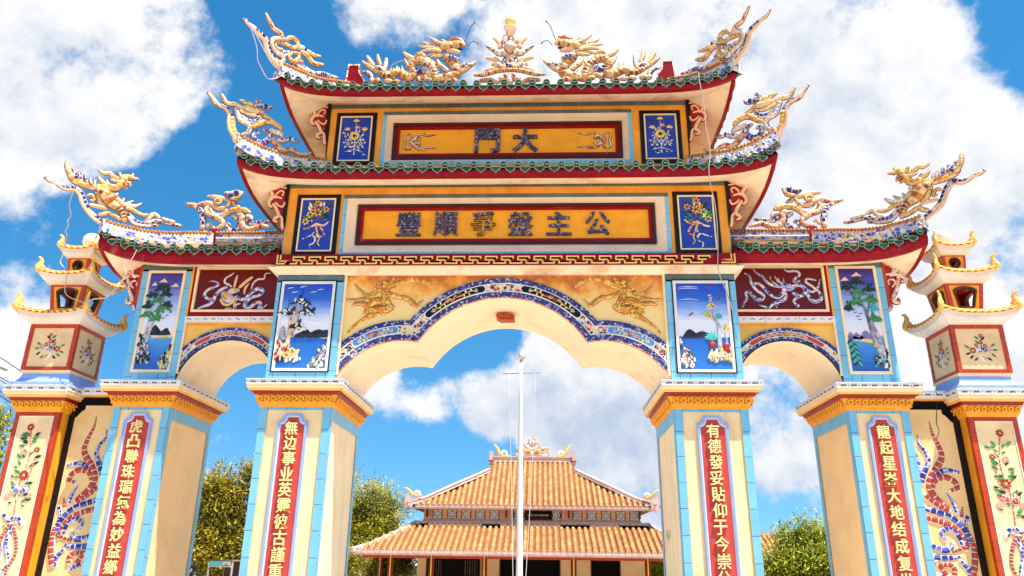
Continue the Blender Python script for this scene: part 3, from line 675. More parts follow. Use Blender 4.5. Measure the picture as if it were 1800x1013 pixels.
DATA = json.loads('''{"crest_top":[["b",[-0.639,7.911,0.012,-0.568,7.884,0.026,-0.482,7.891,0.03,-0.391,7.875,0.032,-0.308,7.872,0.034,-0.253,7.812,0.038,-0.219,7.725,0.04,-0.152,7.672,0.041,-0.055,7.638,0.041]],["o",[-0.622,7.881,0.008,-0.575,7.855,0.014,-0.474,7.842,0.018,-0.395,7.818,0.02,-0.312,7.796,0.022,-0.268,7.705,0.024,-0.198,7.63,0.026,-0.101,7.596,0.028,-0.045,7.572,0.031]],["p",[-0.357,8.177,0.016,-0.316,8.126,0.026,-0.264,8.088,0.029,-0.225,8.048,0.031,-0.159,8.05,0.035,-0.092,8.047,0.037,-0.073,8.01,0.031]],["y",[0.039,8.036,0.023,0.075,8.112,0.029,0.16,8.152,0.032,0.221,8.123,0.034,0.217,8.056,0.034,0.149,7.997,0.032,0.08,7.989,0.027,-0.024,7.956,0.027,-0.112,7.92,0.027,-0.136,7.861,0.025,-0.097,7.825,0.025,-0.01,7.865,0.019]],["w",[-0.02,8.021,0.031,-0.131,7.957,0.029,-0.193,7.89,0.029,-0.202,7.822,0.028,-0.161,7.764,0.031,-0.098,7.745,0.031,-0.019,7.748,0.031,0.014,7.708,0.029,-0.027,7.632,0.027]],["b",[-0.055,7.81,0.021,0.02,7.848,0.025,0.108,7.9,0.025,0.194,7.971,0.025,0.275,8.095,0.036,0.357,8.125,0.032,0.432,8.11,0.03]],["c",[0.418,8.107,0.03,0.519,8.122,0.028,0.625,8.174,0.015]],["y",[0.08,7.813,0.023,0.127,7.775,0.031,0.193,7.793,0.031,0.243,7.882,0.032,0.234,7.94,0.027,0.161,7.916,0.019]],["b",[0.124,7.704,0.019,0.2,7.747,0.025,0.258,7.829,0.027,0.28,7.919,0.028,0.269,7.989,0.025]],["y",[0.287,8.013,0.028,0.371,8.03,0.041,0.441,7.999,0.039,0.51,7.979,0.037,0.594,8.014,0.031,0.684,8.072,0.015]],["b",[0.303,7.909,0.028,0.355,7.841,0.038,0.458,7.83,0.043,0.586,7.86,0.041,0.695,7.942,0.033,0.811,7.989,0.029,0.916,8.021,0.025,1.029,8.069,0.016]],["r",[0.321,7.882,0.025,0.331,7.863,0.021]],["o",[0.253,7.763,0.025,0.339,7.761,0.03,0.436,7.784,0.026]],["c",[0.172,7.936,0.023,0.101,7.852,0.021,0.029,7.791,0.023,-0.029,7.729,0.021]]],"crest_mid":[["b",[-0.468,7.05,0.012,-0.425,7.013,0.022,-0.371,6.958,0.028,-0.327,6.916,0.03,-0.26,6.911,0.03,-0.199,6.881,0.034,-0.162,6.831,0.034,-0.146,6.773,0.034]],["y",[-0.142,6.775,0.036,-0.133,6.709,0.039,-0.124,6.643,0.041,-0.098,6.595,0.041,-0.057,6.541,0.039]],["o",[-0.463,7.017,0.008,-0.386,6.935,0.012,-0.314,6.889,0.014,-0.236,6.87,0.016,-0.19,6.798,0.018,-0.179,6.693,0.02,-0.148,6.59,0.022,-0.091,6.518,0.026,-0.065,6.459,0.029]],["c",[-0.307,7.074,0.014,-0.271,7.023,0.024,-0.241,6.976,0.026,-0.183,6.974,0.028,-0.127,6.988,0.03,-0.067,6.969,0.032,-0.024,6.937,0.03]],["w",[-0.118,6.921,0.03,-0.084,6.841,0.03,-0.056,6.781,0.03,0.014,6.759,0.03,0.067,6.731,0.03,0.08,6.678,0.03,0.058,6.613,0.028,0.008,6.585,0.018]],["c",[-0.082,7.081,0.014,-0.032,7.069,0.028,0.029,7.056,0.032,0.097,7.063,0.03]],["b",[0.11,7.043,0.026,0.156,7.066,0.034,0.21,7.076,0.041,0.275,7.079,0.029,0.309,7.111,0.012]],["b",[0.113,7.098,0.02,0.135,7.139,0.018,0.16,7.129,0.012]],["y",[0.179,7.003,0.03,0.224,6.96,0.03,0.272,6.941,0.028,0.336,6.926,0.016]],["c",[-0.004,6.974,0.042,0.08,6.962,0.046,0.147,6.98,0.042]],["r",[-0.097,6.993,0.012,-0.061,6.959,0.02,-0.032,6.938,0.01]],["b",[-0.042,6.855,0.026,0.022,6.808,0.032,0.101,6.803,0.034,0.166,6.846,0.03,0.185,6.899,0.022,0.148,6.9,0.012]],["y",[0.101,6.728,0.024,0.165,6.764,0.03,0.226,6.831,0.036,0.31,6.872,0.039,0.382,6.861,0.035,0.447,6.824,0.031,0.467,6.789,0.014]],["b",[0.2,6.677,0.016,0.165,6.683,0.024,0.144,6.618,0.03,0.186,6.563,0.034,0.255,6.557,0.038,0.321,6.619,0.038,0.341,6.683,0.036,0.313,6.732,0.03,0.256,6.748,0.02]],["w",[0.334,6.763,0.024,0.396,6.748,0.035,0.466,6.748,0.037,0.486,6.713,0.024]],["p",[0.363,6.69,0.028,0.4,6.633,0.038,0.456,6.581,0.038,0.532,6.536,0.037,0.608,6.578,0.033,0.681,6.572,0.029,0.746,6.545,0.025,0.826,6.57,0.021,0.889,6.616,0.01]],["b",[0.448,6.649,0.026,0.516,6.671,0.031,0.582,6.716,0.029,0.655,6.71,0.025,0.723,6.726,0.01]],["c",[-0.059,6.908,0.022,0.051,6.888,0.026,0.119,6.894,0.024]],["r",[-0.012,6.773,0.012,0.038,6.761,0.016,0.073,6.758,0.01]]],"phoenix":[["b",[-0.733,5.974,0.014,-0.678,5.957,0.025,-0.608,5.956,0.027,-0.541,5.926,0.031,-0.478,5.921,0.034,-0.413,5.951,0.036,-0.356,5.938,0.038,-0.3,5.881,0.038,-0.257,5.796,0.038,-0.207,5.725,0.038,-0.141,5.67,0.036,-0.069,5.628,0.034,-0.009,5.603,0.03]],["o",[-0.722,5.951,0.008,-0.655,5.929,0.012,-0.592,5.92,0.014,-0.525,5.89,0.014,-0.463,5.89,0.014,-0.396,5.91,0.016,-0.334,5.869,0.016,-0.289,5.774,0.016,-0.218,5.688,0.016,-0.142,5.625,0.016,-0.04,5.571,0.02]],["c",[-0.548,6.257,0.012,-0.536,6.195,0.028,-0.505,6.128,0.032,-0.462,6.066,0.036]],["y",[-0.468,6.075,0.034,-0.412,6.04,0.038,-0.346,6.026,0.038,-0.273,6.025,0.038,-0.19,6.027,0.036]],["b",[-0.469,6.193,0.01,-0.439,6.131,0.024,-0.395,6.069,0.022]],["b",[-0.381,6.187,0.01,-0.372,6.123,0.024,-0.34,6.067,0.022]],["b",[-0.317,6.161,0.01,-0.307,6.108,0.022,-0.275,6.058,0.018]],["w",[-0.256,6.133,0.008,-0.248,6.09,0.018,-0.229,6.058,0.014]],["w",[-0.199,6.132,0.008,-0.192,6.095,0.016,-0.187,6.057,0.014]],["c",[-0.167,6.178,0.014,-0.129,6.147,0.026,-0.075,6.11,0.027]],["c",[-0.071,6.191,0.01,-0.042,6.15,0.02,-0.028,6.115,0.018]],["y",[-0.168,6.03,0.03,-0.112,6.056,0.051,-0.045,6.052,0.061]],["s",[-0.122,6.012,0.051,-0.06,5.978,0.071,-0.004,5.93,0.075,0.035,5.876,0.061,0.096,5.852,0.053,0.153,5.826,0.045,0.197,5.773,0.037,0.234,5.683,0.029]],["y",[-0.145,5.982,0.024,-0.118,5.912,0.026,-0.075,5.86,0.026,-0.022,5.822,0.024]],["y",[-0.053,6.095,0.047,0.032,6.097,0.047,0.082,6.139,0.045,0.116,6.221,0.044,0.14,6.277,0.04]],["y",[0.097,6.272,0.035,0.149,6.307,0.044,0.209,6.33,0.036,0.251,6.322,0.025]],["c",[0.236,6.319,0.023,0.299,6.331,0.013]],["y",[0.059,6.32,0.017,0.082,6.273,0.023]],["c",[0.227,6.384,0.011,0.216,6.333,0.021]],["r",[0.173,6.231,0.023,0.16,6.167,0.027,0.179,6.143,0.015]],["y",[0.207,6.261,0.015,0.222,6.208,0.017]],["c",[-0.175,6.278,0.014,-0.112,6.262,0.023,-0.05,6.286,0.027,0.004,6.254,0.029,0.073,6.246,0.027]],["c",[-0.024,6.197,0.014,0.033,6.196,0.021,0.099,6.209,0.021]],["y",[0.029,6.01,0.045,0.117,5.95,0.039,0.182,5.91,0.031]],["w",[0.172,5.912,0.031,0.258,5.917,0.031,0.325,5.931,0.025,0.391,5.996,0.01]],["w",[0.167,5.962,0.023,0.183,6.008,0.008]],["w",[0.225,5.942,0.021,0.29,6.002,0.008]],["w",[0.065,5.995,0.025,0.087,6.033,0.01]],["y",[-0.239,5.897,0.016,-0.207,5.92,0.02,-0.167,5.895,0.022,-0.158,5.853,0.02,-0.189,5.848,0.014]],["o",[-0.189,5.775,0.022,-0.116,5.779,0.024,-0.043,5.787,0.026,-0.004,5.778,0.02]],["c",[-0.103,5.861,0.02,-0.052,5.834,0.022,-0.009,5.793,0.02]],["c",[-0.06,5.681,0.024,-0.01,5.712,0.028,0.039,5.751,0.028,0.1,5.729,0.029,0.17,5.707,0.029,0.216,5.694,0.02]],["y",[0.238,5.867,0.027,0.306,5.867,0.027,0.37,5.843,0.025,0.44,5.838,0.023,0.496,5.862,0.017]],["b",[0.242,5.845,0.031,0.301,5.785,0.033,0.368,5.739,0.033,0.449,5.731,0.031,0.546,5.749,0.029,0.644,5.769,0.023]],["w",[0.273,5.753,0.021,0.357,5.69,0.023,0.455,5.693,0.021,0.551,5.716,0.017]],["w",[0.483,5.765,0.029,0.53,5.839,0.034,0.569,5.91,0.03,0.616,5.902,0.03,0.656,5.881,0.019]],["b",[0.524,5.756,0.029,0.606,5.812,0.03,0.694,5.835,0.028,0.776,5.838,0.026,0.88,5.846,0.024,0.942,5.855,0.013]],["w",[0.689,5.868,0.023,0.751,5.865,0.023,0.834,5.869,0.021]],["J",[-0.031,6.014,0.047,-0.028,6.01,0.041]]],"cloud_dragon":[["p",[-0.058,6.376,0.016,0.032,6.356,0.032,0.114,6.343,0.034,0.19,6.374,0.036,0.282,6.374,0.043,0.357,6.335,0.043,0.444,6.297,0.041,0.531,6.29,0.027]],["b",[0.085,6.3,0.016,0.146,6.287,0.027,0.197,6.224,0.036,0.228,6.137,0.04,0.247,6.05,0.04,0.249,5.964,0.036]],["p",[0.277,6.298,0.027,0.269,6.236,0.034,0.325,6.173,0.036,0.409,6.148,0.038,0.498,6.098,0.04,0.542,6.036,0.038,0.515,5.975,0.036,0.449,5.961,0.025,0.406,5.982,0.016]],["b",[0.308,6.286,0.025,0.352,6.223,0.029,0.426,6.185,0.031,0.51,6.197,0.031,0.55,6.259,0.027,0.53,6.297,0.014]],["y",[0.52,6.129,0.022,0.583,6.209,0.036,0.656,6.252,0.041,0.747,6.258,0.041,0.84,6.245,0.041,0.9,6.21,0.022]],["b",[0.637,6.033,0.018,0.595,6.048,0.025,0.589,5.993,0.031,0.655,5.944,0.036,0.731,5.971,0.038,0.768,6.047,0.04,0.743,6.121,0.038,0.662,6.171,0.029]],["b",[0.507,6.53,0.03,0.573,6.51,0.05,0.653,6.52,0.057,0.721,6.528,0.041,0.752,6.537,0.018]],["y",[0.619,6.432,0.023,0.699,6.44,0.032,0.745,6.503,0.018]],["c",[0.239,6.488,0.014,0.312,6.481,0.027,0.407,6.467,0.032,0.504,6.435,0.032,0.571,6.407,0.025]],["y",[0.37,6.404,0.023,0.389,6.433,0.023,0.453,6.404,0.023,0.44,6.36,0.02,0.376,6.367,0.018]],["y",[0.599,6.409,0.025,0.658,6.365,0.032,0.721,6.295,0.027]],["c",[0.513,6.291,0.016,0.565,6.328,0.023,0.596,6.39,0.02]],["p",[0.759,6.171,0.04,0.803,6.146,0.045,0.81,6.072,0.043,0.831,5.998,0.042,0.915,5.946,0.04,1.014,5.966,0.038,1.101,5.996,0.033,1.182,5.984,0.027,1.27,5.956,0.013]],["b",[0.859,6.108,0.029,0.946,6.056,0.034,1.037,6.056,0.034,1.125,6.07,0.029,1.181,6.082,0.016]],["w",[0.87,6.155,0.029,0.923,6.143,0.031,0.948,6.105,0.018]],["r",[0.226,5.928,0.04,0.278,5.927,0.038]],["o",[0.317,6.001,0.027,0.338,6.05,0.022,0.382,6.025,0.013]],["J",[0.793,6.158,0.027,0.801,6.153,0.022]],["w",[0.207,5.909,0.029,0.309,5.909,0.029]]],"ridge_dragon":[["c",[0.115,8.677,0.016,0.163,8.594,0.033,0.217,8.509,0.035,0.3,8.424,0.033]],["c",[0.055,8.565,0.014,0.129,8.504,0.03,0.217,8.432,0.033,0.329,8.354,0.033]],["c",[0.282,8.666,0.014,0.303,8.578,0.028,0.334,8.479,0.03]],["w",[0.414,8.616,0.021,0.409,8.52,0.033,0.395,8.409,0.035]],["s",[0.317,8.361,0.04,0.426,8.304,0.049,0.519,8.323,0.054,0.587,8.357,0.058,0.659,8.321,0.06,0.744,8.278,0.06,0.82,8.277,0.053,0.839,8.353,0.047,0.799,8.43,0.049,0.813,8.499,0.054,0.88,8.554,0.063,0.963,8.553,0.066,1.036,8.496,0.063,1.104,8.425,0.061,1.144,8.327,0.053,1.166,8.231,0.046]],["s",[1.167,8.224,0.051,1.269,8.27,0.065,1.362,8.283,0.074,1.453,8.323,0.074,1.467,8.419,0.07,1.405,8.518,0.063,1.331,8.589,0.058,1.299,8.66,0.052]],["y",[1.202,8.223,0.028,1.294,8.236,0.032,1.387,8.241,0.03]],["s",[1.27,8.788,0.061,1.352,8.793,0.073,1.434,8.82,0.068,1.516,8.833,0.057,1.573,8.822,0.028]],["d",[1.348,8.907,0.04,1.429,8.935,0.054,1.513,8.912,0.045,1.55,8.868,0.028]],["d",[1.382,8.928,0.021,1.375,8.971,0.007]],["d",[1.441,8.956,0.021,1.445,8.992,0.007]],["d",[1.5,8.94,0.021,1.529,8.969,0.007]],["o",[1.343,8.723,0.042,1.427,8.707,0.045,1.504,8.692,0.026]],["k",[1.401,8.76,0.016,1.472,8.753,0.021,1.542,8.769,0.014]],["c",[1.047,8.977,0.009,1.134,8.911,0.026,1.219,8.86,0.031,1.303,8.841,0.031]],["c",[0.934,8.919,0.009,1.017,8.878,0.026,1.113,8.84,0.028,1.234,8.785,0.033]],["c",[0.889,8.82,0.009,0.985,8.807,0.026,1.092,8.791,0.026,1.224,8.746,0.031]],["c",[0.926,8.713,0.009,1.024,8.735,0.026,1.119,8.734,0.028,1.226,8.71,0.031]],["c",[1.004,8.655,0.009,1.097,8.684,0.026,1.192,8.676,0.031,1.286,8.681,0.031]],["c",[1.083,8.624,0.012,1.171,8.631,0.028,1.264,8.653,0.028]],["c",[1.229,8.957,0.012,1.288,8.901,0.026,1.361,8.864,0.031]],["c",[0.664,8.717,0.014,0.721,8.663,0.033,0.794,8.615,0.035,0.849,8.59,0.026]],["y",[0.863,8.646,0.028,0.921,8.669,0.035,0.982,8.63,0.033]],["w",[1.019,8.608,0.03,1.092,8.565,0.03,1.142,8.494,0.028]],["c",[1.183,8.566,0.016,1.225,8.479,0.033,1.286,8.419,0.035,1.341,8.373,0.03]],["c",[1.755,8.551,0.012,1.692,8.496,0.028,1.613,8.428,0.037,1.533,8.377,0.039]],["b",[1.564,8.473,0.03,1.634,8.472,0.033,1.692,8.485,0.021]],["b",[1.312,8.624,0.035,1.395,8.602,0.037,1.479,8.565,0.028]],["b",[0.865,8.415,0.04,0.937,8.372,0.044,1.007,8.385,0.037,1.062,8.343,0.035,1.117,8.287,0.028]],["w",[0.981,8.427,0.028,1.053,8.398,0.03,1.114,8.342,0.023]],["r",[0.875,8.235,0.035,0.921,8.248,0.051]],["p",[0.966,8.275,0.035,1.024,8.274,0.042]],["c",[1.039,8.212,0.035,1.098,8.211,0.032]],["w",[1.144,8.217,0.035,1.178,8.224,0.03]],["r",[1.4,8.193,0.039,1.458,8.199,0.042]],["w",[1.319,8.194,0.032,1.365,8.2,0.032]],["y",[0.269,8.217,0.039,0.327,8.223,0.046]],["w",[0.446,8.198,0.039,0.504,8.2,0.039]],["w",[0.22,8.245,0.033,0.245,8.217,0.03]],["y",[0.574,8.196,0.035,0.632,8.198,0.032]],["c",[0.702,8.197,0.03,0.761,8.198,0.032]],["b",[0.08,8.375,0.016,0.139,8.371,0.03,0.203,8.314,0.035,0.228,8.211,0.035]],["b",[0.275,8.438,0.028,0.334,8.437,0.033,0.398,8.367,0.03]],["b",[0.485,8.31,0.033,0.545,8.282,0.03]],["c",[0.489,8.421,0.009,0.515,8.379,0.019]],["c",[0.572,8.489,0.007,0.583,8.42,0.021]],["c",[0.656,8.474,0.007,0.666,8.397,0.021]],["c",[0.696,8.585,0.007,0.73,8.501,0.021,0.769,8.444,0.019]],["k",[1.723,9.266,0.006,1.659,9.168,0.005,1.616,9.024,0.005,1.568,8.882,0.005]],["k",[1.786,8.844,0.006,1.739,8.882,0.005,1.686,8.88,0.005,1.63,8.796,0.005]],["r",[1.714,9.266,0.014,1.732,9.272,0.012]],["r",[1.778,8.85,0.012,1.795,8.835,0.011]]],"finial_half":[["o",[0.758,8.969,0.015,0.817,8.919,0.031,0.861,8.855,0.035,0.885,8.782,0.03]],["s",[0.868,8.789,0.037,0.874,8.782,0.033]],["w",[0.936,8.972,0.026,0.942,8.926,0.039,0.927,8.867,0.039]],["b",[0.663,8.821,0.013,0.721,8.785,0.028,0.787,8.737,0.035,0.843,8.678,0.037]],["b",[0.832,8.678,0.048,0.908,8.67,0.05]],["o",[0.676,8.609,0.026,0.758,8.594,0.039,0.834,8.548,0.037,0.923,8.449,0.032]],["Y",[0.928,8.436,0.037,0.939,8.434,0.032]],["s",[0.497,8.284,0.015,0.613,8.287,0.03,0.72,8.318,0.034,0.849,8.354,0.032,1.023,8.368,0.03]],["p",[0.612,8.332,0.017,0.719,8.388,0.032,0.815,8.425,0.034,0.792,8.496,0.026,0.76,8.478,0.017]],["w",[0.825,8.489,0.026,0.89,8.437,0.026]],["s",[0.583,8.214,0.028,0.722,8.222,0.036,0.798,8.189,0.032]],["p",[0.883,8.226,0.043,0.926,8.219,0.039]],["r",[0.947,8.282,0.03,0.985,8.231,0.03]],["w",[0.846,8.201,0.036,0.83,8.182,0.036]],["w",[0.907,8.722,0.033,0.941,8.643,0.033]]],"finial_mid":[["w",[1.013,9.129,0.066,1.014,9.088,0.062,1.015,8.991,0.053]],["r",[1.016,8.931,0.033,1.016,8.891,0.042]],["w",[1.017,8.799,0.091,1.018,8.746,0.091]],["b",[0.961,8.747,0.022,1.005,8.714,0.024,1.06,8.733,0.022,1.081,8.785,0.015]],["r",[0.988,8.78,0.028,1.005,8.773,0.026]],["Y",[0.963,8.627,0.028,1.02,8.618,0.032,1.077,8.625,0.028]],["b",[1.019,8.642,0.024,0.958,8.61,0.026,0.932,8.539,0.028,0.965,8.468,0.028,1.022,8.448,0.028,1.079,8.466,0.028,1.107,8.537,0.028,1.08,8.608,0.026,1.019,8.642,0.024]],["r",[1.002,8.538,0.037,1.04,8.538,0.037]],["w",[0.977,8.397,0.028,1.023,8.383,0.028,1.069,8.395,0.028]],["w",[1.011,8.294,0.021,1.017,8.218,0.043,1.018,8.148,0.043]],["r",[1.055,8.192,0.021,1.097,8.255,0.028]]]}''')
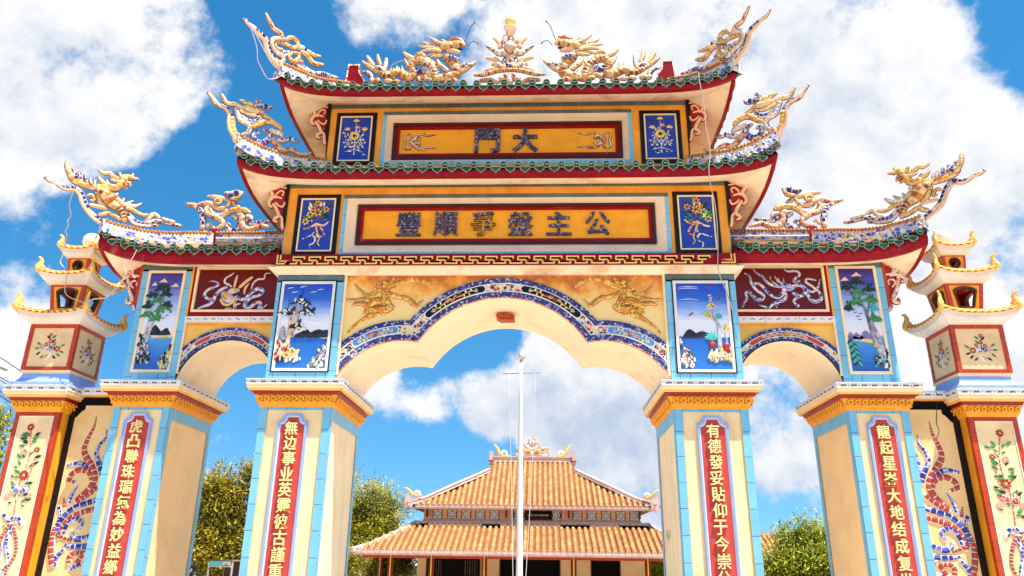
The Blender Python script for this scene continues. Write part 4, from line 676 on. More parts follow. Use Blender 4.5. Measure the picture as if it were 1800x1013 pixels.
REL = json.loads('''{"spandrel":[["g",[-1.869,4.14,0.0135,-1.823,4.202,0.0169,-1.744,4.273,0.0204,-1.671,4.326,0.0272,-1.605,4.358,0.0358,-1.555,4.384,0.0341]],["g",[-1.677,4.398,0.0205,-1.636,4.429,0.029,-1.56,4.443,0.0342,-1.48,4.416,0.0324,-1.443,4.38,0.0153]],["g",[-1.675,4.479,0.024,-1.633,4.497,0.0377,-1.584,4.533,0.0377,-1.534,4.551,0.0429,-1.481,4.542,0.0377]],["g",[-1.525,4.443,0.0376,-1.457,4.443,0.0393,-1.405,4.443,0.0341,-1.355,4.474,0.029]],["g",[-1.576,4.651,0.0327,-1.609,4.638,0.0293,-1.624,4.606,0.0206]],["g",[-1.552,4.803,0.0139,-1.527,4.752,0.0259,-1.527,4.693,0.0276,-1.563,4.706,0.0242]],["g",[-1.474,4.798,0.0208,-1.445,4.771,0.0207,-1.47,4.743,0.0173]],["g",[-1.359,4.84,0.0139,-1.39,4.789,0.0225,-1.443,4.734,0.0224]],["g",[-1.456,4.679,0.0345,-1.407,4.725,0.0311,-1.331,4.757,0.0294,-1.239,4.803,0.0294,-1.136,4.827,0.0277,-1.031,4.818,0.0242,-0.942,4.788,0.0207,-0.881,4.733,0.0086]],["g",[-1.829,4.767,0.0052,-1.77,4.693,0.0138,-1.696,4.638,0.0172,-1.616,4.61,0.0206]],["g",[-1.912,4.572,0.0052,-1.828,4.559,0.012,-1.743,4.57,0.0155,-1.655,4.56,0.0189]],["g",[-1.836,4.497,0.0051,-1.764,4.517,0.0137,-1.668,4.506,0.0171]],["g",[-1.762,4.588,0.0086,-1.693,4.592,0.0138,-1.631,4.579,0.0172]],["g",[-1.437,4.656,0.0275,-1.348,4.622,0.0241,-1.278,4.601,0.0206,-1.208,4.595,0.0223,-1.155,4.569,0.024,-1.1,4.524,0.0256,-1.047,4.489,0.0171,-1.014,4.524,0.0085,-0.978,4.564,0.0051]],["g",[-1.438,4.67,0.0327,-1.451,4.606,0.0309,-1.412,4.542,0.0274,-1.391,4.497,0.0257]],["w",[-1.536,4.578,0.0086,-1.492,4.569,0.0103,-1.484,4.524,0.0086]],["r",[-1.549,4.407,0.0136,-1.504,4.389,0.0136]],["k",[-1.537,4.538,0.012,-1.528,4.531,0.0103]]],"bag_relief":[["y",[-3.618,4.768,0.0522,-3.567,4.722,0.0729,-3.52,4.704,0.0572]],["Y",[-3.656,4.695,0.0139,-3.612,4.64,0.0173,-3.552,4.621,0.0173,-3.489,4.667,0.0173,-3.471,4.731,0.0139]],["k",[-3.591,4.736,0.0191,-3.576,4.722,0.0156]],["y",[-3.544,4.805,0.0383,-3.492,4.814,0.04,-3.44,4.823,0.0261]],["o",[-3.428,4.865,0.0209,-3.367,4.93,0.0227,-3.287,5.0,0.0193]],["o",[-3.499,4.865,0.0139,-3.492,4.954,0.0192,-3.479,5.024,0.0105]],["o",[-3.354,4.777,0.0122,-3.351,4.851,0.0174,-3.311,4.911,0.007]],["b",[-3.935,4.565,0.0086,-3.857,4.601,0.019,-3.783,4.631,0.0225,-3.739,4.695,0.0243,-3.723,4.759,0.0226,-3.67,4.824,0.0209,-3.596,4.861,0.0192]],["b",[-3.75,4.704,0.0191,-3.812,4.704,0.0191,-3.872,4.75,0.0209,-3.855,4.815,0.0192,-3.783,4.861,0.0175,-3.708,4.898,0.0157,-3.769,4.945,0.0105,-3.835,4.945,0.007]],["w",[-3.584,4.898,0.014,-3.634,4.935,0.0157,-3.624,4.991,0.0123,-3.567,5.029,0.0105,-3.532,5.062,0.007]],["w",[-3.585,4.907,0.0122,-3.535,4.87,0.0122]],["b",[-3.446,4.74,0.0156,-3.378,4.694,0.0225,-3.32,4.722,0.0225,-3.251,4.795,0.0226,-3.178,4.841,0.0261,-3.117,4.814,0.0261,-3.149,4.754,0.0225,-3.25,4.722,0.0208,-3.312,4.658,0.0225,-3.321,4.598,0.0259,-3.25,4.594,0.0242,-3.195,4.639,0.0207,-3.136,4.658,0.0207,-3.121,4.612,0.0224,-3.143,4.576,0.0207,-3.083,4.585,0.0121,-3.04,4.626,0.0052]],["w",[-3.274,4.837,0.007,-3.258,4.916,0.0122,-3.204,4.972,0.014,-3.125,4.981,0.0122,-3.116,5.046,0.0088,-3.05,5.058,0.0053]],["p",[-3.441,4.704,0.0173,-3.469,4.649,0.019,-3.452,4.594,0.0207,-3.471,4.544,0.019,-3.537,4.576,0.0173,-3.606,4.538,0.0069]],["p",[-3.439,4.626,0.0156,-3.393,4.641,0.0104]]],"ribbon_relief":[["b",[2.963,4.586,0.0067,2.998,4.657,0.0151,3.029,4.719,0.0169,3.022,4.773,0.0186,3.061,4.791,0.0186,3.099,4.746,0.0203,3.152,4.692,0.0236,3.21,4.692,0.0236,3.241,4.737,0.0202,3.21,4.773,0.0186,3.163,4.809,0.0186,3.119,4.872,0.0187,3.099,4.926,0.017,3.089,4.999,0.0119,3.03,5.043,0.0068]],["b",[3.122,4.899,0.0153,3.189,4.899,0.017,3.243,4.854,0.0186,3.294,4.782,0.0203,3.347,4.737,0.0202,3.42,4.714,0.0219,3.48,4.772,0.0253,3.505,4.844,0.0254]],["b",[3.144,5.086,0.0068,3.201,5.026,0.0136,3.257,4.99,0.017,3.292,4.926,0.0187,3.354,4.88,0.0203,3.452,4.858,0.0203]],["b",[3.173,4.617,0.0067,3.233,4.59,0.0151,3.289,4.577,0.0168,3.344,4.63,0.0185,3.414,4.657,0.0202,3.483,4.683,0.0219,3.51,4.737,0.0202,3.502,4.781,0.0186]],["b",[3.414,4.657,0.0168,3.38,4.612,0.0151,3.393,4.581,0.0067]],["B",[3.49,4.898,0.0288,3.542,4.844,0.044,3.601,4.844,0.0338]],["b",[3.602,4.853,0.0254,3.672,4.88,0.0237,3.736,4.862,0.0237,3.758,4.799,0.0236,3.722,4.745,0.0202,3.653,4.719,0.0185,3.602,4.674,0.0168,3.617,4.63,0.0151,3.656,4.608,0.0117,3.629,4.584,0.005]],["w",[3.537,4.871,0.0118,3.576,4.88,0.0135,3.583,4.835,0.0118,3.555,4.808,0.0101]],["b",[3.672,4.741,0.0185,3.609,4.772,0.0202]],["b",[3.759,4.844,0.0236,3.781,4.754,0.0236,3.814,4.687,0.0252,3.877,4.661,0.0252,3.944,4.7,0.0235,3.934,4.772,0.0185,3.909,4.817,0.0118]],["b",[3.773,4.826,0.0152,3.827,4.79,0.0152,3.887,4.808,0.0169,3.929,4.87,0.0135,3.958,4.956,0.0051]],["w",[3.885,4.826,0.0152,3.837,4.871,0.0169,3.78,4.916,0.0169,3.794,4.961,0.0136,3.864,4.952,0.0119,3.908,4.938,0.0068]],["b",[3.532,5.091,0.0068,3.584,5.062,0.0136,3.644,5.071,0.0153,3.701,5.061,0.0153,3.714,5.016,0.0153,3.666,4.98,0.017,3.628,4.932,0.017,3.703,4.932,0.0119]],["w",[3.356,4.939,0.0051,3.421,4.88,0.0136,3.476,4.849,0.0135]],["w",[3.44,4.975,0.0051,3.459,4.916,0.0119,3.496,4.876,0.0119]],["w",[3.4,4.998,0.0034,3.434,4.921,0.0102]],["p",[3.506,4.971,0.0051,3.509,4.916,0.0119]],["w",[3.342,4.998,0.0043,3.346,4.962,0.0068]]],"wing_tail":[["r",[5.104,3.219,0.0071,5.108,3.083,0.0212,5.152,2.943,0.0305,5.173,2.805,0.0397,5.106,2.69,0.0465,5.029,2.599,0.0463,4.969,2.463,0.0461,5.013,2.33,0.0504,5.141,2.2,0.041]],["r",[4.994,2.441,0.0368,5.044,2.531,0.0416,5.163,2.566,0.0416,5.266,2.511,0.0415,5.279,2.439,0.0345,5.199,2.416,0.0207]],["b",[4.936,3.051,0.0071,4.933,2.941,0.0188,4.998,2.849,0.0281,5.001,2.735,0.0326,4.924,2.598,0.0371,4.891,2.496,0.0277]],["b",[4.872,2.849,0.0164,4.893,2.734,0.0233,4.882,2.575,0.0232]],["b",[4.999,2.531,0.0254,5.08,2.604,0.0301,5.2,2.645,0.0301,5.345,2.619,0.0208]],["r",[4.902,2.363,0.0275,5.0,2.286,0.0412,5.139,2.189,0.0364]],["b",[4.866,2.223,0.0342,5.003,2.176,0.0387,5.168,2.108,0.0386,5.278,1.984,0.0361,5.313,1.825,0.0291]],["r",[4.869,2.114,0.0341,5.049,2.064,0.0385,5.188,1.979,0.0384,5.252,1.852,0.0337,5.263,1.771,0.0269]],["b",[5.152,2.38,0.0069,5.209,2.266,0.0274,5.23,2.174,0.0296]],["r",[5.303,2.234,0.0114,5.268,2.11,0.025]],["b",[5.397,2.068,0.0158,5.347,2.136,0.0204,5.301,2.028,0.0203,5.319,1.916,0.0248]],["b",[5.04,1.87,0.0247,5.011,1.949,0.0293,5.104,2.0,0.0339,5.185,1.94,0.0338,5.229,1.824,0.0336]],["b",[4.876,1.813,0.0292,4.995,1.764,0.0426,5.092,1.79,0.0336,5.122,1.859,0.0202]],["r",[5.089,1.742,0.0201,5.218,1.788,0.0246,5.337,1.836,0.0224]],["r",[5.449,1.905,0.0157,5.372,1.773,0.0358,5.317,1.625,0.0422,5.267,1.479,0.042]],["b",[4.883,1.693,0.0335,5.023,1.68,0.0357,5.183,1.697,0.0179]],["b",[5.165,1.648,0.0245,5.24,1.562,0.0311,5.242,1.458,0.0287]],["r",[4.912,1.61,0.0289,5.073,1.597,0.0334,5.076,1.497,0.0332]],["r",[4.907,1.641,0.0312,4.989,1.496,0.031]],["b",[4.924,1.495,0.031,5.043,1.435,0.0265]]],"bracket_mid":[["c",[-2.736,7.443,0.0179,-2.701,7.379,0.0219,-2.633,7.303,0.0258,-2.595,7.233,0.0277,-2.629,7.176,0.0256,-2.633,7.119,0.0256,-2.595,7.084,0.0177]],["c",[-2.584,7.221,0.0198,-2.534,7.221,0.0158,-2.482,7.203,0.0138]],["c",[-2.573,7.118,0.0236,-2.526,7.049,0.0255,-2.487,6.958,0.0254,-2.524,6.925,0.0254,-2.538,6.892,0.0215,-2.498,6.869,0.0156]],["c",[-2.478,6.958,0.0176,-2.444,6.924,0.0176,-2.428,6.812,0.0214,-2.415,6.778,0.0136]],["c",[-2.563,7.21,0.0138,-2.549,7.267,0.0138,-2.503,7.313,0.0139,-2.461,7.289,0.0119,-2.476,7.243,0.0099]],["c",[-2.546,7.141,0.0138,-2.501,7.095,0.0138,-2.45,7.083,0.0138,-2.431,7.139,0.0118]],["c",[-2.746,7.42,0.0099,-2.697,7.431,0.0119,-2.581,7.383,0.0119,-2.437,7.352,0.0119]]],"bracket_low":[["c",[-5.019,4.96,0.0267,-4.975,5.003,0.0247,-4.906,5.025,0.0227,-4.841,5.014,0.0185]],["c",[-4.931,4.992,0.0226,-4.91,4.883,0.0267,-4.872,4.796,0.0286,-4.827,4.72,0.0285,-4.836,4.66,0.0264,-4.888,4.66,0.0224,-4.898,4.704,0.0163]],["c",[-4.978,5.181,0.0187,-4.927,5.081,0.0207,-4.866,5.036,0.0186,-4.79,5.025,0.0165]],["c",[-4.868,5.047,0.0124,-4.902,5.114,0.0145,-4.876,5.147,0.0145,-4.843,5.136,0.0124]],["c",[-4.843,4.861,0.0143,-4.885,4.915,0.0144,-4.862,4.959,0.0144,-4.807,4.948,0.0123,-4.807,4.893,0.0103]],["c",[-4.798,4.623,0.0183,-4.767,4.569,0.0182,-4.731,4.543,0.0121]],["c",[-5.011,4.971,0.0165,-5.01,4.938,0.0185,-4.963,4.937,0.0144]],["c",[-5.097,5.248,0.0146,-5.061,5.226,0.0166,-5.021,5.237,0.0125]]]}''')
HIP = json.loads('''{"h3":[[-0.041,7.635],[0.076,7.661],[0.208,7.69],[0.413,7.739],[0.623,7.806],[0.837,7.907],[1.059,8.018],[1.26,8.114]],"h2":[[-0.05,6.589],[0.058,6.533],[0.199,6.499],[0.349,6.473],[0.5,6.468],[0.7,6.49],[0.904,6.524],[1.102,6.561]],"h1":[[-0.017,5.645],[0.081,5.622],[0.177,5.62],[0.32,5.627],[0.466,5.634],[0.749,5.69],[1.04,5.786],[1.367,5.881]],"r1":[[-0.655,5.956],[-0.286,5.928],[0.327,5.907],[0.852,5.9],[1.279,5.885]]}''')
MISC = json.loads('''{"F":{"bracket_mid":[[-2.705,7.414],[-2.581,7.381],[-2.432,7.349],[-2.421,7.116],[-2.414,6.913],[-2.414,6.795],[-2.444,6.868],[-2.497,6.959],[-2.576,7.096],[-2.623,7.119],[-2.619,7.176],[-2.589,7.222],[-2.645,7.326]],"bracket_low":[[-5.073,5.26],[-4.988,5.231],[-4.763,5.189],[-4.755,4.948],[-4.753,4.774],[-4.737,4.548],[-4.79,4.612],[-4.819,4.709],[-4.889,4.828],[-4.93,4.959],[-4.917,5.025],[-4.982,5.147]]},"CAB":{"loop_a":[[-3.066,-1.35,7.658],[-3.045,-1.2,7.596],[-3.042,-1.0,7.502],[-3.059,-0.9,7.409],[-3.04,-0.75,7.35],[-3.01,-0.62,7.324],[-2.925,-0.53,7.405]],"loop_b":[[-3.022,-1.3,7.598],[-2.99,-1.1,7.549],[-2.962,-0.9,7.492],[-2.96,-0.7,7.498],[-2.941,-0.55,7.531]],"left":[[-5.008,-0.9,5.64],[-5.237,-0.6,5.569],[-5.329,-0.4,5.529],[-5.427,-0.3,5.499],[-5.474,-0.2,5.468],[-5.569,-0.1,5.451],[-5.674,0.1,5.47],[-5.717,0.15,5.356],[-5.707,0.15,5.212],[-5.716,0.15,5.117],[-5.583,0.1,4.995],[-5.584,0.15,4.898],[-5.602,0.2,4.738],[-5.501,0.2,4.654],[-5.332,0.15,4.591],[-5.27,0.15,4.575],[-5.072,0.0,4.568],[-4.867,-0.1,4.548],[-4.765,-0.15,4.604],[-4.674,-0.15,4.715],[-4.661,-0.15,4.797],[-4.637,-0.15,4.856],[-4.704,-0.1,4.952],[-4.642,-0.1,5.043],[-4.625,-0.08,5.128],[-4.614,-0.07,5.194]],"right":[[2.442,-0.56,7.378],[2.445,-0.56,7.234],[2.47,-0.54,7.038],[2.484,-0.52,6.804],[2.483,-0.52,6.601],[2.503,-0.53,6.356],[2.49,-0.56,6.181],[2.461,-0.56,5.989],[2.511,-0.4,5.845],[2.578,-0.25,5.691],[2.604,-0.16,5.428],[2.594,-0.13,5.141],[2.577,-0.125,4.921],[2.623,-0.05,4.789],[2.677,-0.03,4.651],[2.707,-0.025,4.523],[2.726,-0.02,4.418]],"ridge_l":[[-1.729,0.5,8.297],[-1.684,0.5,8.366],[-1.521,0.5,8.433],[-1.296,0.55,8.457],[-1.132,0.6,8.382]]}}''')
def flower(mb, x, z, r, y, petals=6, mp='flower_red', mc='flower_yellow', fl=0.35, nrm=(0, -1, 0), org=None):
    """a rosette of petals in the plane given by org/axes (default the x-z plane at depth y)."""
    P = (lambda a, b, h=0: (a, y-h, b)) if org is None else org
    for k in range(petals):
        a = 2*pi*k/petals+0.3
        c = (x+cos(a)*r*0.55, z+sin(a)*r*0.55)
        e = (x+cos(a)*r*0.80, z+sin(a)*r*0.80)
        mb.stroke([P(*c)+(r*0.24,), P(*e)+(r*0.26,)], mp, nrm, fl, 6, 1)
    mb.stroke([P(x-r*0.03, z)+(r*0.24,), P(x+r*0.03, z, 0.002)+(r*0.24,)], mc, nrm, fl+0.1, 6, 1)
def leaf(mb, x, z, ang, l, y, m='leaf_green', nrm=(0, -1, 0), org=None, fl=0.3):
    P = (lambda a, b, h=0: (a, y-h, b)) if org is None else org
    mb.stroke([P(x, z)+(l*0.08,), P(x+cos(ang)*l*0.5, z+sin(ang)*l*0.5)+(l*0.24,), P(x+cos(ang)*l, z+sin(ang)*l)+(l*0.06,)], m, nrm, fl, 6, 2)
# ------------------------------------------------------------------ ground
gm = MB()
gm.quad((-400, -400, -0.45), (400, -400, -0.45), (400, 900, -0.45), (-400, 900, -0.45), 'paving')
g = gm.build('ground')
g['kind'] = 'structure'

# ------------------------------------------------------------------ the gate
gate = thing('temple_gate', (0, 0.69, -0.45), 'tall three arched ceremonial gate with stacked curved roofs, blue tiles and red couplet boards', 'gate')
XI, XO = 1.975, 2.801       # inner pillars
YI, YIB = 0.0, 1.382
PI_, PO_ = 4.067, 4.76      # outer pillars
YO, YOB = 0.371, 1.58
COUPLETS = {'outer_l': '虎凸聯珠瑞氣為妙益鄉', 'inner_l': '無边事业英靈彼古謹重', 'inner_r': '有德發妥貼仰于今崇公', 'outer_r': '龍起星崟大地结成复世'}
def curls(mb, p0, p1, out, z, n, m, r=0.034):
    """row of raised wave scrolls from p0 to p1 (x, y), facing out."""
    d = Vector((p1[0]-p0[0], p1[1]-p0[1], 0))
    o = Vector((out[0], out[1], 0))
    for k in range(n):
        c = Vector((p0[0], p0[1], z))+d*((k+0.5)/n)
        u = d.normalized()
        pts = []
        for j in range(8):
            a = -0.6+j*0.85
            q = r*(1.0-0.085*j)
            pts.append(tuple(c+u*(q*cos(a))+Vector((0, 0, q*sin(a)*0.95))+o*(0.012+0.02*(sin(a)*0.5+0.5)))+(0.0115,))
        mb.stroke(pts, m, (o.x, o.y, 0.3), 0.9, 5, 2)
        mb.stroke([tuple(c-u*r*1.5+Vector((0, 0, -r*1.0))+o*0.008)+(0.006,), tuple(c-u*r*0.4+Vector((0, 0, -r*1.1))+o*0.012)+(0.014,), tuple(c+u*r*0.9+Vector((0, 0, -r*0.5))+o*0.02)+(0.012,)], m, (o.x, o.y, 0.3), 0.8, 5, 2)
def motifs(mb, p0, p1, out, z, step=0.118):
    """little painted sprigs along a white tile course."""
    d = Vector((p1[0]-p0[0], p1[1]-p0[1], 0))
    L = d.length
    u = d.normalized()
    o = Vector((out[0], out[1], 0))
    n = max(1, int(L/step))
    for k in range(n):
        c = Vector((p0[0], p0[1], z))+u*(L*(k+0.5)/n)+o*0.003
        zz = Vector((0, 0, 1))
        mb.stroke([tuple(c-u*0.030-zz*0.008)+(0.004,), tuple(c-u*0.012+zz*0.006)+(0.009,), tuple(c+u*0.004-zz*0.002)+(0.005,), tuple(c+u*0.020+zz*0.006)+(0.009,), tuple(c+u*0.034-zz*0.006)+(0.003,)], 'ink', o, 0.25, 5, 2)
        c2 = c+u*(L/n*0.5)
        mb.stroke([tuple(c2-zz*0.008)+(0.006,), tuple(c2+zz*0.006+u*0.004)+(0.006,)], 'ink_rose', o, 0.25, 5, 1)
def couplet(mb, cx, zt, y):
    def outline(hw, z, n):
        return [(cx-hw, -0.2), (cx+hw, -0.2), (cx+hw, z-0.086), (cx+hw-0.018*n, z-0.082), (cx+hw-0.052*n, z-0.062), (cx+hw-0.070*n, z-0.025), (cx+hw-0.072*n, z), (cx-hw+0.072*n, z), (cx-hw+0.070*n, z-0.025), (cx-hw+0.052*n, z-0.062), (cx-hw+0.018*n, z-0.082), (cx-hw, z-0.086)]
    mb.ring(outline(0.172, zt, 1), outline(0.150, zt-0.020, 1), y-0.028, y+0.01, 'periwinkle')
    mb.ring(outline(0.150, zt-0.020, 1), outline(0.134, zt-0.034, 1), y-0.020, y+0.01, 'lilac_trim', y-0.008)
    mb.prism(outline(0.134, zt-0.034, 1), y-0.010, y+0.01, 'board_red')
def pillar(s, x0, x1, y0, y1, zt, chars, czs, dcx, side_paint):
    zb = -0.45
    mb = MB(s)
    mb.box(x0+0.006, x1-0.006, y0+0.014, y1-0.006, zb, zt, side_paint)
    mb.prism([(x0+0.08, zb), (x1-0.08, zb), (x1-0.08, zt-0.04), (x0+0.08, zt-0.04)], y0+0.004, y0+0.02, 'cream')
    mb.prism([(x0+0.084, zb), (x0+0.094, zb), (x0+0.094, zt-0.045), (x0+0.084, zt-0.045)], y0-0.004, y0+0.02, 'yellow_trim_and_shadow')  # thin yellow strips: edge shadow of the recessed panel put into colour
    mb.prism([(x1-0.094, zb), (x1-0.084, zb), (x1-0.084, zt-0.045), (x1-0.094, zt-0.045)], y0-0.004, y0+0.02, 'yellow_trim_and_shadow')
    mb.box(x0, x0+0.084, y0+0.001, y0+0.016, zb, zt, 'grout')
    mb.box(x1-0.084, x1, y0+0.001, y0+0.016, zb, zt, 'grout')
    for a, b in ((x0, x0+0.086), (x1-0.086, x1)):
        tiles_v(mb, a, b, zb, zt, y0, 'tile_blue', 0.278, zt-0.265)
    tiles_h(mb, x0+0.09, x1-0.09, zt-0.044, zt-0.002, y0+0.004, 'tile_blue', 0.21)
    xi, xo = x0, x1
    for x, out in ((x0, -1), (x1, 1)):
        side_tiles(mb, x, y0, y0+0.075, zb, zt, 'tile_blue', out)
        side_tiles(mb, x, y1-0.085, y1, zb, zt, 'tile_blue', out)
        n = 9
        for k in range(n):
            a, b = y0+0.077+(y1-y0-0.164)*k/n, y0+0.077+(y1-y0-0.164)*(k+1)/n
            mb.box(min(x, x+out*0.008), max(x, x+out*0.008), a+0.002, b-0.002, zt-0.15, zt-0.003, 'tile_blue')
    P = mb.build('pillar', gate)
    # capital
    mb = MB(s)
    z = zt
    mb.sweep(x0, x1, y0, y1, [(0.012, z-0.012, 'frieze_orange'), (0.022, z+0.022, 'frieze_orange'), (0.040, z+0.060, 'frieze_orange'), (0.066, z+0.118, 'frieze_orange'), (0.070, z+0.121, 'deep_red'), (0.084, z+0.158, 'deep_red'), (0.122, z+0.160, 'yellow_trim_and_shadow'), (0.128, z+0.190, 'pale_trim'), (0.142, z+0.196, 'pale_trim'), (0.148, z+0.232, 'white_plaster'), (0.151, z+0.234, 'white_plaster'), (0.151, z+0.282, 'lilac_trim'), (0.160, z+0.284, 'lilac_trim'), (0.160, z+0.296, 'white_plaster')])
    nx = max(6, round((x1-x0)/0.078))
    ny = max(8, round((y1-y0)/0.080))
    curls(mb, (x0-0.03, y0-0.045), (x1+0.03, y0-0.045), (0, -1), z+0.078, nx, 'frieze_orange')
    curls(mb, (x0-0.045, y1), (x0-0.045, y0), (-1, 0), z+0.078, ny, 'frieze_orange')
    curls(mb, (x1+0.045, y0), (x1+0.045, y1), (1, 0), z+0.078, ny, 'frieze_orange')
    motifs(mb, (x0-0.13, y0-0.150), (x1+0.13, y0-0.150), (0, -1), z+0.257)
    motifs(mb, (x0-0.150, y0-0.1), (x0-0.150, y1+0.1), (-1, 0), z+0.257)
    motifs(mb, (x1+0.150, y0-0.1), (x1+0.150, y1+0.1), (1, 0), z+0.257)
    mb.build('capital', P)
    cx = (x0+x1)/2+dcx
    mb = MB(s)
    couplet(mb, cx, czs[2], y0)
    mb.build('couplet_board', P)
    mb = MB(1)
    for k, ch in enumerate(chars):
        text_mesh(mb, ch, s*cx+0.004*(k % 3-1), czs[0]-czs[1]*k, 0.146, 0.156, y0-0.040, y0-0.010, 'letter_cream', 0.012)
    mb.build('lettering', P)
    return P
PL = {}
PL['ol'] = pillar(-1, PI_, PO_, YO, YOB, 3.31, COUPLETS['outer_l'], (3.062, 0.1772, 3.228), 0.010, 'cream_side')
PL['il'] = pillar(-1, XI, XO, YI, YIB, 3.247, COUPLETS['inner_l'], (2.992, 0.1710, 3.150), 0.010, 'cream_pale')
PL['ir'] = pillar(1, XI, XO, YI, YIB, 3.247, COUPLETS['inner_r'], (2.989, 0.1720, 3.150), 0.000, 'cream_pale')
PL['or'] = pillar(1, PI_, PO_, YO, YOB, 3.31, COUPLETS['outer_r'], (3.050, 0.1790, 3.228), 0.015, 'cream_side')
for k, lab in (('ol', 'outer left pillar with red couplet board beginning with the tiger character'), ('il', 'inner left pillar with red couplet board'), ('ir', 'inner right pillar with red couplet board'), ('or', 'outer right pillar with red couplet board')):
    PL[k]['label'] = lab
# scribbles on the side of the inner right pillar
mb = MB()
for a, b in (((0.78, 1.96), (0.80, 1.86)), ((0.86, 1.90), (0.88, 1.84)), ((0.94, 1.95), (0.96, 1.84)), ((1.00, 1.96), (1.02, 1.86))):
    mb.stroke([(XI-0.001, a[0], a[1], 0.004), (XI-0.001, (a[0]+b[0])/2+0.012, (a[1]+b[1])/2, 0.006), (XI-0.001, b[0], b[1], 0.003)], 'charcoal', (-1, 0, 0), 0.3, 5, 2)
mb.build('scribble', PL['ir'])

# upper columns with the painted landscapes
def uv(x0, x1, z0, z1):
    return lambda u, v: (x0+(x1-x0)*u, z0+(z1-z0)*v)
def poly(mb, M, pts, y, m): mb.prism([M(u, v) for u, v in pts], y, y+0.004, m)
def line(mb, M, pts, y, m, n=6, fl=0.3):
    mb.stroke([M(u, v)[:1]+(y,)+M(u, v)[1:]+(r,) for u, v, r in pts], m, (0, -1, 0), fl, n, 3)
def hills(mb, M, u0, u1, v0, peaks, y, m):
    pts = [(u0, v0)]
    for u, v in peaks: pts.append((u, v))
    pts.append((u1, v0))
    poly(mb, M, pts, y, m)
def tuft(mb, M, u, v, w, h, y, m, seed, n=16):
    rr = random.Random(seed)
    for _ in range(n):
        a = rr.uniform(-0.5, 0.5)
        b = rr.uniform(0, 1)*(1-abs(a)*1.5)
        x, z = M(u+a*w, v+b*h)
        leaf(mb, x, z, rr.choice((-0.5, -0.9, 3.6, 4.0, 1.4))+rr.uniform(-0.3, 0.3), rr.uniform(0.03, 0.065), y-0.002*rr.random(), m)
def rocks(mb, M, u0, u1, v0, v1, y, mats, seed, n=46, slope=0.0):
    rr = random.Random(seed)
    for _ in range(n):
        u = rr.uniform(u0, u1)
        t = (u-u0)/(u1-u0)
        v = rr.uniform(v0, v1-(v1-v0)*max(0, slope*t if slope > 0 else -slope*(1-t)))
        x, z = M(u, v)
        r = rr.uniform(0.008, 0.020)
        mb.stroke([(x-r*rr.uniform(-1, 1), y, z-r, r), (x+r*rr.uniform(-1, 1), y-0.002, z+r*0.8, r*0.8)], rr.choice(mats), (0, -1, 0), 0.35, 6, 1)
def birds(mb, M, pts, y):
    for u, v, q in pts:
        x, z = M(u, v)
        mb.stroke([(x-q, y, z+q*0.25, 0.002), (x-q*0.4, y, z+q*0.45, 0.004), (x, y, z, 0.004), (x+q*0.5, y, z+q*0.5, 0.004), (x+q, y, z+q*0.35, 0.002)], 'ink', (0, -1, 0), 0.4, 5, 2)
